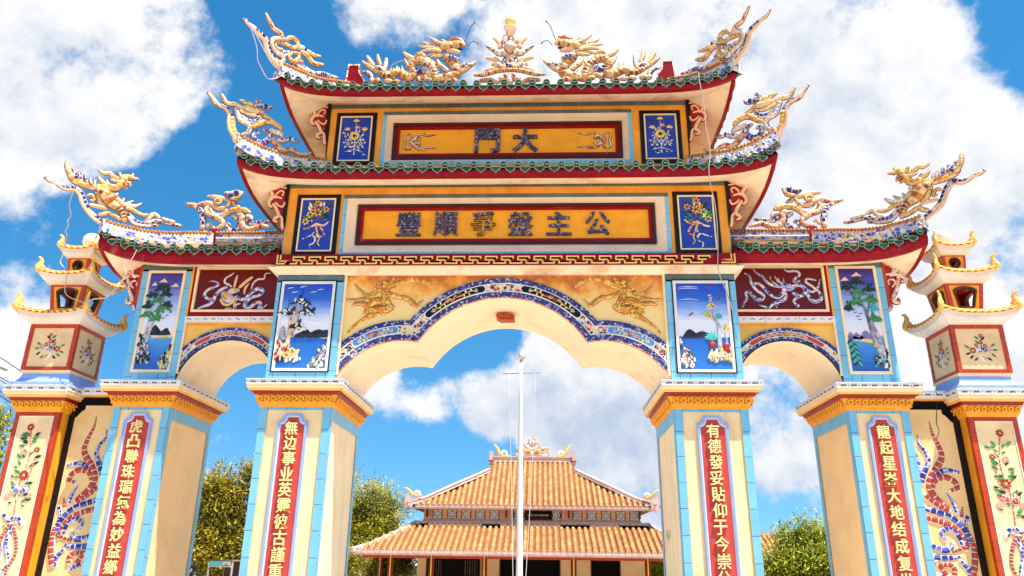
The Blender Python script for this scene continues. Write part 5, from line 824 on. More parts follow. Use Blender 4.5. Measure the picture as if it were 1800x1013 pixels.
def upper_column(s, x0, x1, y0, y1, z0, z1, fr, kind):
    mb = MB(s)
    mb.box(x0+0.012, x1-0.012, y0+0.012, y1, z0, z1, 'grout')
    a, b, c, d = fr
    tiles_v(mb, x0, a+0.02, z0, z1-0.09, y0+0.012, 'tile_blue', 0.29, z1-0.36)
    tiles_v(mb, b-0.02, x1, z0, z1-0.09, y0+0.012, 'tile_blue', 0.29, z1-0.36)
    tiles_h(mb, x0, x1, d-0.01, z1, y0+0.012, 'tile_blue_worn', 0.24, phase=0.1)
    tiles_h(mb, a+0.022, b-0.022, z0, c+0.01, y0+0.012, 'tile_blue', 0.24, phase=0.12)
    for x, out in ((x0+0.012, -1), (x1-0.012, 1)):
        for q in range(4):
            ya, yb = y0+0.014+(y1-y0-0.02)*q/4, y0+0.014+(y1-y0-0.02)*(q+1)/4
            side_tiles(mb, x, ya, yb, z0, z1, 'tile_blue', out, 0.29, 0.012)
    C = mb.build('upper_column', gate)
    mb = MB(1)
    X0, X1 = (a, b) if s > 0 else (-b, -a)
    if kind in ('il', 'ir'):
        mb.frame(X0-0.012, X1+0.012, c-0.012, d+0.012, 0.014, y0-0.012, y0+0.02, 'tile_black_and_shadow')
    mb.frame(X0+0.002, X1-0.002, c+0.002, d-0.002, 0.034, y0-0.010, y0+0.02, 'white_plaster' if kind in ('il', 'ir') else 'pale_trim')
    M = uv(X0+0.034, X1-0.034, c+0.034, d-0.034)
    yb = y0-0.002
    poly(mb, M, [(0, 0), (1, 0), (1, 1), (0, 1)], yb, 'painting_sea' if kind in ('il', 'ir') else 'painting_river')
    y = yb-0.003
    if kind == 'il':
        hills(mb, M, 0.30, 1.0, 0.355, [(0.36, 0.40), (0.44, 0.42), (0.52, 0.45), (0.58, 0.45), (0.64, 0.415), (0.72, 0.44), (0.80, 0.455), (0.88, 0.44), (0.95, 0.45), (1.0, 0.44)], y, 'hill_ink')
        hills(mb, M, 0.0, 0.16, 0.33, [(0.02, 0.46), (0.07, 0.50), (0.13, 0.46)], y, 'rock_grey')
        line(mb, M, [(0.20, 0.28, 0.030), (0.21, 0.45, 0.022), (0.20, 0.60, 0.017), (0.18, 0.68, 0.010)], y-0.003, 'bark_mosaic')
        line(mb, M, [(0.22, 0.45, 0.020), (0.30, 0.58, 0.016), (0.33, 0.70, 0.014), (0.34, 0.78, 0.008)], y-0.003, 'bark_mosaic')
        line(mb, M, [(0.24, 0.36, 0.014), (0.30, 0.44, 0.010), (0.36, 0.48, 0.006)], y-0.003, 'bark_mosaic')
        for u, v, w, h in ((0.38, 0.76, 0.30, 0.09), (0.13, 0.64, 0.24, 0.09), (0.52, 0.64, 0.26, 0.08), (0.35, 0.47, 0.24, 0.08)):
            tuft(mb, M, u, v, w, h, y-0.008, 'hill_ink', int(u*99), 20)
            tuft(mb, M, u, v, w, h*0.7, y-0.010, 'flower_white', int(u*77), 6)
            line(mb, M, [(u, v+h*0.8, 0.005), (u+0.01, v+h*1.4, 0.004), (u+0.03, v+h*2.0, 0.002)], y-0.006, 'hill_ink')
        rocks(mb, M, 0.0, 0.44, 0.11, 0.32, y-0.006, ['mosaic_red', 'flower_yellow', 'sand', 'flower_white', 'flower_red', 'sand'], 4, 100, 0.55)
        rocks(mb, M, 0.0, 0.50, 0.09, 0.12, y-0.006, ['flower_white', 'hill_ink'], 5, 26)
        rocks(mb, M, 0.66, 1.0, 0.02, 0.32, y-0.004, ['rock_grey', 'flower_white', 'rock_grey'], 6, 80, -0.9)
        for u, v in ((0.12, 0.95), (0.38, 0.965), (0.22, 0.90), (0.60, 0.90), (0.74, 0.93)):
            line(mb, M, [(u-0.05, v-0.008, 0.002), (u, v, 0.005), (u+0.08, v+0.006, 0.002)], y, 'flower_white')
    elif kind == 'ir':
        hills(mb, M, 0.06, 0.70, 0.355, [(0.10, 0.39), (0.16, 0.44), (0.22, 0.46), (0.28, 0.445), (0.34, 0.41), (0.42, 0.43), (0.48, 0.435), (0.58, 0.41), (0.66, 0.415)], y, 'hill_ink')
        line(mb, M, [(0.78, 0.24, 0.034), (0.79, 0.38, 0.026), (0.79, 0.50, 0.020), (0.73, 0.57, 0.014), (0.68, 0.60, 0.009)], y-0.003, 'rock_grey')
        line(mb, M, [(0.92, 0.28, 0.018), (0.92, 0.40, 0.012)], y-0.003, 'rock_grey')
        line(mb, M, [(0.70, 0.58, 0.012), (0.71, 0.66, 0.008)], y-0.003, 'bark_white')
        for u, v, r in ((0.68, 0.72, 0.050), (0.59, 0.615, 0.050), (0.93, 0.46, 0.048)):
            for q in range(3):
                x, z = M(u+(q-1)*0.035, v+(q % 2)*0.02)
                flower(mb, x, z, r*0.72, y-0.006-q*0.003, 7, 'flower_yellow' if q else 'flower_white', 'flower_red')
        for u, v, q in ((0.22, 0.61, 0.03), (0.80, 0.80, 0.03), (0.62, 0.94, 0.02)):
            x, z = M(u, v)
            line(mb, M, [(u, v, 0.004), (u+0.05, v+0.02, 0.010), (u+0.10, v+0.045, 0.003)], y-0.004, 'flower_red' if u < 0.9 else 'ink')
        for u, v in ((0.66, 0.86), (0.68, 0.83), (0.67, 0.80)): line(mb, M, [(u-0.03, v, 0.003), (u, v-0.012, 0.008), (u+0.03, v+0.004, 0.003)], y-0.004, 'flower_white')
        for q in range(7): 
            x, z = M(0.78+0.01*q, 0.58)
            leaf(mb, x, z, 0.3+q*0.4, 0.06, y-0.007, 'teal_paint')
        for q in range(7):
            x, z = M(0.66, 0.33)
            leaf(mb, x, z, 0.6+q*0.35, 0.10, y-0.006, 'teal_paint')
        rocks(mb, M, 0.56, 1.0, 0.10, 0.27, y-0.006, ['sand', 'flower_yellow', 'flower_white', 'rock_grey'], 14, 80, -0.4)
        for u, v in ((0.64, 0.275), (0.92, 0.26), (0.92, 0.22)):
            x, z = M(u, v)
            mb.ball((x, y-0.004, z), 0.045, 'flower_red', 10, 6, (1, 0.25, 0.9))
        rocks(mb, M, 0.02, 0.26, 0.03, 0.34, y-0.004, ['rock_grey', 'flower_white', 'cloud_peach', 'rock_grey'], 16, 80, 0.6)
        for v in (0.95, 0.93, 0.80, 0.60): line(mb, M, [(0.05, v, 0.002), (0.25, v+0.012, 0.006), (0.45, v, 0.002)], y, 'lilac_trim')
    elif kind == 'ol':
        for u, v, w in ((0.42, 0.90, 0.14), (0.17, 0.865, 0.09), (0.80, 0.85, 0.13)): poly(mb, M, [(u-w, v), (u+w, v), (u+w*0.5, v+0.022), (u+w*0.1, v+0.042), (u-w*0.4, v+0.02)], y, 'cloud_peach')
        hills(mb, M, 0.06, 0.94, 0.345, [(0.20, 0.37), (0.30, 0.41), (0.42, 0.455), (0.50, 0.43), (0.62, 0.385), (0.74, 0.42), (0.80, 0.42), (0.90, 0.37)], y, 'hill_ink')
        poly(mb, M, [(0.35, 0.318), (0.96, 0.322), (0.96, 0.350), (0.75, 0.345), (0.35, 0.335)], y-0.001, 'sand')
        line(mb, M, [(0.20, 0.22, 0.026), (0.28, 0.40, 0.020), (0.40, 0.55, 0.014), (0.46, 0.66, 0.010), (0.42, 0.75, 0.006), (0.46, 0.88, 0.003)], y-0.003, 'bark_white')
        line(mb, M, [(0.14, 0.22, 0.020), (0.18, 0.40, 0.014), (0.20, 0.52, 0.009), (0.24, 0.66, 0.005), (0.26, 0.78, 0.003)], y-0.003, 'bark_white')
        for u, v, w, h, m in ((0.44, 0.83, 0.26, 0.05, 'leaf_dark'), (0.20, 0.76, 0.26, 0.05, 'leaf_dark'), (0.58, 0.77, 0.20, 0.04, 'leaf_dark'), (0.35, 0.69, 0.34, 0.07, 'leaf_green'), (0.56, 0.60, 0.34, 0.06, 'leaf_green'), (0.16, 0.54, 0.34, 0.06, 'leaf_green'), (0.10, 0.64, 0.24, 0.05, 'leaf_dark'), (0.42, 0.51, 0.20, 0.04, 'leaf_green'), (0.66, 0.65, 0.14, 0.04, 'leaf_dark')):
            tuft(mb, M, u, v, w, h, y-0.008, m, int(u*99+v*50), 26)
        rocks(mb, M, 0.02, 0.38, 0.08, 0.38, y-0.005, ['bark_white', 'hill_ink', 'leaf_dark', 'bark_white'], 24, 110, 0.7)
        rocks(mb, M, 0.74, 1.0, 0.03, 0.26, y-0.005, ['sand', 'teal_paint', 'leaf_dark', 'hill_ink', 'sand'], 25, 80, -0.8)
        birds(mb, M, ((0.62, 0.515, 0.030), (0.72, 0.545, 0.022), (0.80, 0.575, 0.016), (0.76, 0.63, 0.012), (0.80, 0.66, 0.010)), y-0.002)
    else:
        for u, v, w in ((0.50, 0.92, 0.16), (0.16, 0.875, 0.13)): poly(mb, M, [(u-w, v), (u+w, v), (u+w*0.5, v+0.022), (u+w*0.1, v+0.042), (u-w*0.4, v+0.02)], y, 'cloud_peach')
        for u0, pk in ((0.0, [(0.06, 0.365), (0.12, 0.37), (0.2, 0.335)]), (0.14, [(0.20, 0.35), (0.26, 0.37), (0.36, 0.34)]), (0.32, [(0.44, 0.37), (0.54, 0.385), (0.66, 0.345)])): hills(mb, M, u0, u0+0.40, 0.305, pk, y, 'hill_mauve')
        poly(mb, M, [(0.30, 0.285), (0.78, 0.255), (0.72, 0.295), (0.45, 0.31)], y-0.001, 'sand')
        line(mb, M, [(0.92, 0.12, 0.040), (0.76, 0.26, 0.032), (0.68, 0.42, 0.022), (0.62, 0.56, 0.017), (0.56, 0.64, 0.012), (0.50, 0.72, 0.008), (0.48, 0.85, 0.004)], y-0.003, 'bark_white')
        line(mb, M, [(0.92, 0.20, 0.030), (0.84, 0.34, 0.022), (0.76, 0.46, 0.010), (0.78, 0.58, 0.006)], y-0.003, 'bark_white')
        line(mb, M, [(0.64, 0.54, 0.012), (0.74, 0.64, 0.008), (0.78, 0.74, 0.005)], y-0.003, 'bark_white')
        line(mb, M, [(0.56, 0.62, 0.008), (0.40, 0.66, 0.006), (0.32, 0.70, 0.003)], y-0.003, 'hill_ink')
        line(mb, M, [(0.45, 0.62, 0.005), (0.30, 0.74, 0.004), (0.20, 0.82, 0.003)], y-0.003, 'hill_ink')
        for u, v, w, h, m in ((0.48, 0.86, 0.30, 0.05, 'leaf_dark'), (0.22, 0.80, 0.30, 0.05, 'leaf_dark'), (0.50, 0.745, 0.34, 0.06, 'leaf_green'), (0.34, 0.655, 0.34, 0.06, 'leaf_green'), (0.80, 0.67, 0.32, 0.06, 'leaf_green'), (0.82, 0.78, 0.26, 0.05, 'leaf_dark'), (0.84, 0.59, 0.20, 0.05, 'teal_paint'), (0.82, 0.49, 0.26, 0.06, 'leaf_green'), (0.16, 0.60, 0.14, 0.05, 'leaf_dark')):
            tuft(mb, M, u, v, w, h, y-0.008, m, int(u*99+v*50), 26)
        line(mb, M, [(0.10, 0.30, 0.008), (0.16, 0.20, 0.006), (0.20, 0.08, 0.003)], y-0.004, 'leaf_dark')
        for q in range(26):
            x, z = M(0.10+0.004*q, 0.30-0.0085*q)
            leaf(mb, x, z, -0.9 if q % 2 else 3.9, 0.075, y-0.006, 'teal_paint' if q % 3 else 'leaf_dark')
        rocks(mb, M, 0.68, 1.0, 0.05, 0.20, y-0.005, ['bark_white', 'hill_ink', 'teal_paint', 'flower_white'], 34, 90, -0.5)
        mb.ball((M(0.73, 0.245)[0], y-0.006, M(0.73, 0.245)[1]), 0.026, 'frieze_orange', 8, 6, (1, 0.3, 1))
        birds(mb, M, ((0.30, 0.585, 0.022), (0.32, 0.555, 0.026), (0.46, 0.545, 0.026), (0.38, 0.515, 0.026), (0.42, 0.485, 0.028)), y-0.002)
    mb.build('landscape_painting', C)
    return C
upper_column(-1, 1.965, 2.795, 0.0, YIB, 3.54, 4.90, (2.058, 2.732, 3.662, 4.797), 'il')
upper_column(1, 1.965, 2.795, 0.0, YIB, 3.54, 4.90, (2.044, 2.712, 3.662, 4.797), 'ir')
upper_column(-1, 4.072, 4.735, YO, YOB, 3.604, 5.20, (4.152, 4.652, 3.732, 5.09), 'ol')
upper_column(1, 4.072, 4.735, YO, YOB, 3.604, 5.20, (4.150, 4.655, 3.736, 5.13), 'or')

# ------------------------------------------------------------------ arches
class Lobe:
    def __init__(s, cx, cz, r): s.cx, s.cz, s.r = cx, cz, r
    def at(s, a, d=0.0): return (s.cx+(s.r+d)*sin(a), s.cz+(s.r+d)*cos(a))
TOP, SIDE = Lobe(0, 3.398, 1.187), Lobe(1.2, 3.195, 0.8504)
def meet(d):
    """angle on TOP and on SIDE (right one) where both, widened by d, cross."""
    R1, R2 = TOP.r+d, SIDE.r+d
    dx, dz = SIDE.cx-TOP.cx, SIDE.cz-TOP.cz
    L = sqrt(dx*dx+dz*dz)
    a = (R1*R1-R2*R2+L*L)/(2*L)
    h = sqrt(max(0, R1*R1-a*a))
    px, pz = TOP.cx+a*dx/L-h*dz/L, TOP.cz+a*dz/L+h*dx/L
    return atan2(px-TOP.cx, pz-TOP.cz), atan2(px-SIDE.cx, pz-SIDE.cz)
XS = 1.966
def trefoil(d, n=18):
    """points of the right half from the crown to the springing, widened by d."""
    a1, a2 = meet(d)
    e = asin(min(1, (XS-SIDE.cx)/(SIDE.r+d)))
    return [TOP.at(a1*k/n, d) for k in range(n+1)]+[SIDE.at(a2+(e-a2)*k/n, d) for k in range(1, n+1)]
ZT = 4.90
YF, YBK = 0.030, 1.30
mb = MB()
half = trefoil(0.0)
full = [(-x, z) for x, z in reversed(half)]+half[1:]
for (xa, za), (xb, zb) in zip(full, full[1:]):
    mb.quad((xa, YF, za), (xb, YF, zb), (xb, YF, ZT), (xa, YF, ZT), 'spandrel_plaster')
    mb.quad((xb, YBK, zb), (xa, YBK, za), (xa, YBK, ZT), (xb, YBK, ZT), 'cream')
    sm = not (abs(xa+1.0) < 0.06 or abs(xb-1.0) < 0.02)
    mb.quad((xb, YF, zb), (xa, YF, za), (xa, YBK, za), (xb, YBK, zb), 'arch_plaster', False)
mb.box(-1.966, 1.966, YF, YBK, ZT, ZT+0.05, 'cream')
for s in (-1, 1):
    x = s*1.960
    mb.box(min(x, x-s*0.03), max(x, x-s*0.03), 0.004, YF+0.01, 3.62, 4.90, 'pale_trim')
ARCH = mb.build('central_arch', gate)
def band(mb, d0, d1, y0, y1, m, n=18, arcs=trefoil):
    A, B = arcs(d0, n), arcs(d1, n)
    for s in (1, -1):
        mb.sx = s
        for k in range(len(A)-1):
            (ax, az), (bx, bz), (cx, cz), (dx, dz) = A[k], A[k+1], B[k+1], B[k]
            mb.quad((ax, y0, az), (bx, y0, bz), (cx, y0, cz), (dx, y0, dz), m)
            mb.quad((dx, y0, dz), (cx, y0, cz), (cx, y1, cz), (dx, y1, dz), m)
            mb.quad((bx, y0, bz), (ax, y0, az), (ax, y1, az), (bx, y1, bz), m)
    mb.sx = 1
def piping(mb, d, y, r, m, arcs=trefoil):
    A = arcs(d, 14)
    for s in (1, -1):
        mb.sx = s
        half_n = len(A)//2 if arcs is trefoil else len(A)-1
        for seg in ((A[:half_n+1], A[half_n:]) if arcs is trefoil else (A,)):
            mb.stroke([(x, y, z, r) for x, z in seg], m, (0, -1, 0), 0.8, 5, 1)
    mb.sx = 1
mb = MB()
band(mb, 0.012, 0.078, 0.006, YF+0.004, 'mosaic_border')
band(mb, 0.190, 0.252, 0.006, YF+0.004, 'mosaic_border')
band(mb, 0.080, 0.188, 0.016, YF+0.004, 'mosaic_motley')
band(mb, -0.004, 0.010, 0.012, YF+0.004, 'peach_plaster')
piping(mb, 0.084, 0.010, 0.0075, 'white_plaster')
piping(mb, 0.184, 0.010, 0.0075, 'white_plaster')
piping(mb, 0.006, 0.008, 0.006, 'mosaic_red')
mb.build('mosaic_border', ARCH)
def capsule(L, a0, a1, d0, d1, n=16):
    """rounded field along an arc."""
    dm, h = (d0+d1)/2, (d1-d0)/2
    rm = L.r+dm
    e = h/rm
    pts = []
    for k in range(n+1): pts.append(L.at(a0+e+(a1-a0-2*e)*k/n, d1))
    for k in range(1, 7):
        t = pi*k/7
        pts.append(L.at(a1-e+e*sin(t), dm+h*cos(t)))
    for k in range(n+1): pts.append(L.at(a1-e-(a1-a0-2*e)*k/n, d0))
    for k in range(1, 7):
        t = pi*k/7
        pts.append(L.at(a0+e-e*sin(t), dm-h*cos(t)))
    return pts
def medallion(s, L, a0, a1, m, cols, seed):
    mb = MB(s)
    P = capsule(L, a0, a1, 0.086, 0.182)
    Q = capsule(L, a0+0.010, a1-0.010, 0.092, 0.176)
    y = 0.004
    mb.ring(P, Q, y-0.006, y+0.014, 'white_plaster')
    n = len(Q)
    i = mb.add([(x, y, z) for x, z in Q])
    mb.face(range(i+n-1, i-1, -1), m)
    rr = random.Random(seed)
    am = (a0+a1)/2
    w = (a1-a0)
    dm = 0.134
    def F(da, dd, r, c, k=6):
        x, z = L.at(am+da, dm+dd)
        flower(mb, x, z, r, y-0.002-rr.random()*0.003, k, c, 'flower_yellow')
    st = [L.at(am-w*0.34+w*0.68*k/8, dm+0.012*sin(k*1.6)) for k in range(9)]
    mb.stroke([(x, y-0.002, z, 0.006) for x, z in st], 'flower_yellow', (0, -1, 0), 0.4, 5, 2)
    for k in range(-3, 4):
        F(k*w*0.035, rr.uniform(-0.022, 0.022), 0.024 if k else 0.034, rr.choice(cols))
    for sgn in (-1, 1):
        for k, q in enumerate((0.16, 0.20, 0.24, 0.28)):
            x, z = L.at(am+sgn*w*q, dm+(0.022 if k % 2 else -0.022))
            mb.stroke([(x, y-0.003, z-0.006, 0.011), (x+0.004, y-0.003, z+0.008, 0.012)], 'flower_white' if k % 2 else 'flower_yellow', (0, -1, 0), 0.4, 6, 1)
        for k in range(3):
            x, z = L.at(am+sgn*w*0.345+0.012*cos(k*2.1), dm+0.014*sin(k*2.1))
            mb.stroke([(x-0.002, y-0.003, z, 0.014), (x+0.002, y-0.003, z, 0.014)], 'flower_white', (0, -1, 0), 0.4, 7, 1)
            mb.stroke([(x-0.002, y-0.007, z, 0.008), (x+0.002, y-0.007, z, 0.008)], 'flower_red', (0, -1, 0), 0.4, 6, 1)
    mb.build('medallion', ARCH if L is not ARCL else SA[s])
ARCL = Lobe(3.44, 3.51, 0.65)
for s in (-1, 1):
    medallion(s, TOP, radians(9), radians(45), 'tile_black_and_shadow', ('flower_red', 'flower_rose', 'flower_yellow'), 3+s)
    medallion(s, SIDE, radians(2.5), radians(37), 'panel_sky', ('flower_red', 'flower_white', 'flower_rose', 'flower_blue'), 13+s) if 'panel_sky' in MATS else None
def relief(name, key, parent, s=1, flat=0.45, line=None, y=None, src=REL):
    mb = MB(s)
    for q, (m, p) in enumerate(src[key]):
        pts = [(p[k], y-0.0025*(q % 4), p[k+1], p[k+2]) for k in range(0, len(p), 3)]
        if line:
            mb.stroke([(a, b+0.008, c, r+0.013) for a, b, c, r in pts], 'lamp_rust', (0, -1, 0), flat*0.4, 8, 3)
            mb.stroke([(a, b+0.006, c, r+0.007) for a, b, c, r in pts], line, (0, -1, 0), flat*0.55, 8, 3)
        if m in SHARD: mb.shards(pts, SHARD[m], 'shard_lilac' if key != 'spandrel' else 'gold_relief', random.Random(q), (0, -1, 0), flat, 12, 1.2, 0.2, 0.55)
        else: mb.stroke(pts, SCULPT_MAT[m], (0, -1, 0), flat, 8, 3)
    return mb.build(name, parent)
relief('cloud_dragon_relief', 'spandrel', ARCH, 1, 0.5, 'pale_trim', YF-0.004)
relief('cloud_dragon_relief', 'spandrel', ARCH, -1, 0.5, 'pale_trim', YF-0.004)

# side arches
SA = {}
def sidearc(d, n=20):
    L = ARCL
    a0 = -asin(min(1, (L.cx-2.80)/(L.r+d)))
    a1 = asin(min(1, (4.075-L.cx)/(L.r+d)))
    return [L.at(a0+(a1-a0)*k/n, d) for k in range(n+1)]
for s in (-1, 1):
    mb = MB(s)
    A = sidearc(0.0)
    yf, yb = YO+0.03, YOB
    for (xa, za), (xb, zb) in zip(A, A[1:]):
        mb.quad((xa, yf, za), (xb, yf, zb), (xb, yf, 4.47), (xa, yf, 4.47), 'arch_wall')
        mb.quad((xb, yb, zb), (xa, yb, za), (xa, yb, 5.2), (xb, yb, 5.2), 'cream')
        mb.quad((xb, yf, zb), (xa, yf, za), (xa, yb, za), (xb, yb, zb), 'arch_plaster', True)
    mb.box(2.79, 4.08, yf, yb, 4.46, 5.20, 'orange_paint')
    mb.box(4.045, 4.074, YO+0.004, yf+0.004, 3.72, 4.385, 'pale_trim')
    mb.prism([(2.80, 4.350), (4.06, 4.350), (4.06, 4.385), (2.80, 4.385)], yf-0.012, yf+0.01, 'orange_paint')
    SA[s] = mb.build('side_arch', gate)
    mb = MB(s)
    def sband(d0, d1, y0, m):
        P, Q = sidearc(d0), sidearc(d1)
        for k in range(len(P)-1):
            (ax, az), (bx, bz), (cx, cz), (dx, dz) = P[k], P[k+1], Q[k+1], Q[k]
            mb.quad((ax, y0, az), (bx, y0, bz), (cx, y0, cz), (dx, y0, dz), m)
            mb.quad((dx, y0, dz), (cx, y0, cz), (cx, yf+0.004, cz), (dx, yf+0.004, dz), m)
            mb.quad((bx, y0, bz), (ax, y0, az), (ax, yf+0.004, az), (bx, yf+0.004, bz), m)
    sband(0.010, 0.048, yf-0.024, 'mosaic_border')
    sband(0.118, 0.158, yf-0.024, 'mosaic_border')
    sband(0.050, 0.116, yf-0.014, 'mosaic_motley')
    sband(-0.004, 0.008, yf-0.018, 'wire_dark')
    for d in (0.053, 0.113): mb.stroke([(x, yf-0.019, z, 0.006) for x, z in sidearc(d)], 'white_plaster', (0, -1, 0), 0.8, 5, 1)
    mb.build('mosaic_border', SA[s])
    mb = MB(s)
    Q = capsule(ARCL, radians(-36), radians(38), 0.055, 0.111)
    P = capsule(ARCL, radians(-36.6), radians(38.6), 0.051, 0.115)
    mb.ring(P, Q, yf-0.026, yf, 'white_plaster')
    i = mb.add([(x, yf-0.021, z) for x, z in Q])
    mb.face(range(i+len(Q)-1, i-1, -1), 'board_red')
    rr = random.Random(9+s)
    for k in range(-9, 10):
        a = radians(k*2.3)
        x, z = ARCL.at(a, 0.083+0.012*sin(k*2.0))
        flower(mb, x, z, 0.019+0.010*(abs(k) < 3), yf-0.024-0.003*rr.random(), 5, 'flower_white' if abs(k) > 2 else rr.choice(('flower_yellow', 'flower_rose', 'flower_blue')), 'flower_yellow')
    mb.build('medallion', SA[s])
    # white tile course with sprigs under the red panel
    mb = MB(s)
    tiles_h(mb, 2.80, 4.072, 4.386, 4.462, YO+0.028, 'white_plaster', 0.42, 0.036)
    for k in range(12):
        x = 2.86+k*0.105
        mb.stroke([(x-0.03, YO-0.0085, 4.424-0.01*(k % 2), 0.003), (x, YO-0.010, 4.43, 0.006), (x+0.03, YO-0.0085, 4.418+0.012*(k % 2), 0.002)], ('flower_blue', 'ink_rose', 'ink')[k % 3], (0, -1, 0), 0.4, 5, 2)
    mb.build('tile_course', SA[s])
    # dark red relief panel
    mb = MB(s)
    x0, x1 = 2.806, 4.072
    mb.frame(x0, x1, 4.464, 5.196, 0.060, YO-0.002, YO+0.05, 'fascia_red')
    mb.prism([(x1-0.026, 4.464), (x1, 4.464), (x1, 5.196), (x1-0.026, 5.196)], YO-0.006, YO+0.0, 'orange_paint')
    mb.frame(x0+0.058, x1-0.058, 4.522, 5.140, 0.030, YO-0.010, YO+0.04, 'pale_trim')
    mb.prism([(x0+0.086, 4.550), (x1-0.086, 4.550), (x1-0.086, 5.112), (x0+0.086, 5.112)], YO+0.020, YO+0.04, 'maroon')
    RP = mb.build('relief_panel', gate)
    RP['label'] = 'dark red panel with a gold bag and ribbons in relief' if s < 0 else 'dark red panel with a blue ribbon cloud in relief'
    relief('ribbon_relief', 'bag_relief' if s < 0 else 'ribbon_relief', RP, 1, 0.5, None, YO+0.016)

# ------------------------------------------------------------------ key-fret band with the white cove under it
mb = MB()
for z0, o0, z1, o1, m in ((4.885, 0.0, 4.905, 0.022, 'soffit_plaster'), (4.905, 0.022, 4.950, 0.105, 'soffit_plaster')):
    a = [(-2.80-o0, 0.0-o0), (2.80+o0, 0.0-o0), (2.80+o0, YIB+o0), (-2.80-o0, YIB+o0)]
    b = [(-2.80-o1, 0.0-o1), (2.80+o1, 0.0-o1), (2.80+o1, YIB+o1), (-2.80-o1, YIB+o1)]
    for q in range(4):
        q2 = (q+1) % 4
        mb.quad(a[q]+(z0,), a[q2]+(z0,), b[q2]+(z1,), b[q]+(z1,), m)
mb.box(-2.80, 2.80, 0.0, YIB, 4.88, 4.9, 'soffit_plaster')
mb.box(-2.812, 2.812, -0.105, YIB+0.1, 4.950, 5.112, 'fascia_red')
mb.prism([(-2.806, 4.951), (2.806, 4.951), (2.806, 4.962), (-2.806, 4.962)], -0.108, -0.10, 'pale_trim')
mb.box(-2.79, 2.79, -0.09, 0.02, 5.112, 5.122, 'tile_black_and_shadow')
BAND = mb.build('meander_band', gate)
mb = MB()
yk, t = -0.108, 0.017
def bar(x0, x1, z0, z1): mb.box(x0, x1, yk, yk+0.006, z0, z1, 'fret_yellow')
zl, zh, zm = 4.982, 5.086, 5.034
pitch = 0.198
n = 26
x = -2.60
for k in range(n):
    a = x+k*pitch
    bar(a, a+0.155, zh-t, zh)
    bar(a, a+t, zm-t*0.5, zh-t)
    bar(a+t, a+0.105, zm-t*0.5, zm+t*0.5)
    bar(a+0.155-t, a+0.155, zm+t*0.9, zh-t)
    bar(a-0.095, a+0.06, zl, zl+t)
    bar(a+0.06-t, a+0.06, zl+t, zm-t*0.9)
    bar(a-0.095, a-0.095+t, zl+t, zm-t*0.5)
    mb.box(a+0.02, a+0.135, yk+0.003, yk+0.005, zm+t*0.8, zh-t*1.2, 'charcoal')  # dark fill inside the key loops
    mb.box(a-0.075, a+0.04, yk+0.003, yk+0.005, zl+t*1.2, zm-t*0.8, 'charcoal')
for s in (-1, 1):
    mb.sx = s
    bar(2.63, 2.80, zl, zl+t)
    bar(2.80-t, 2.80, zl+t, 5.108)
    bar(2.745, 2.760, 5.02, 5.108)
    mb.prism([(2.62, zm), (2.64, zm), (2.765, 5.012), (2.765, 5.035)], yk, yk+0.006, 'fret_yellow')
mb.sx = 1
mb.build('key_fret', BAND)

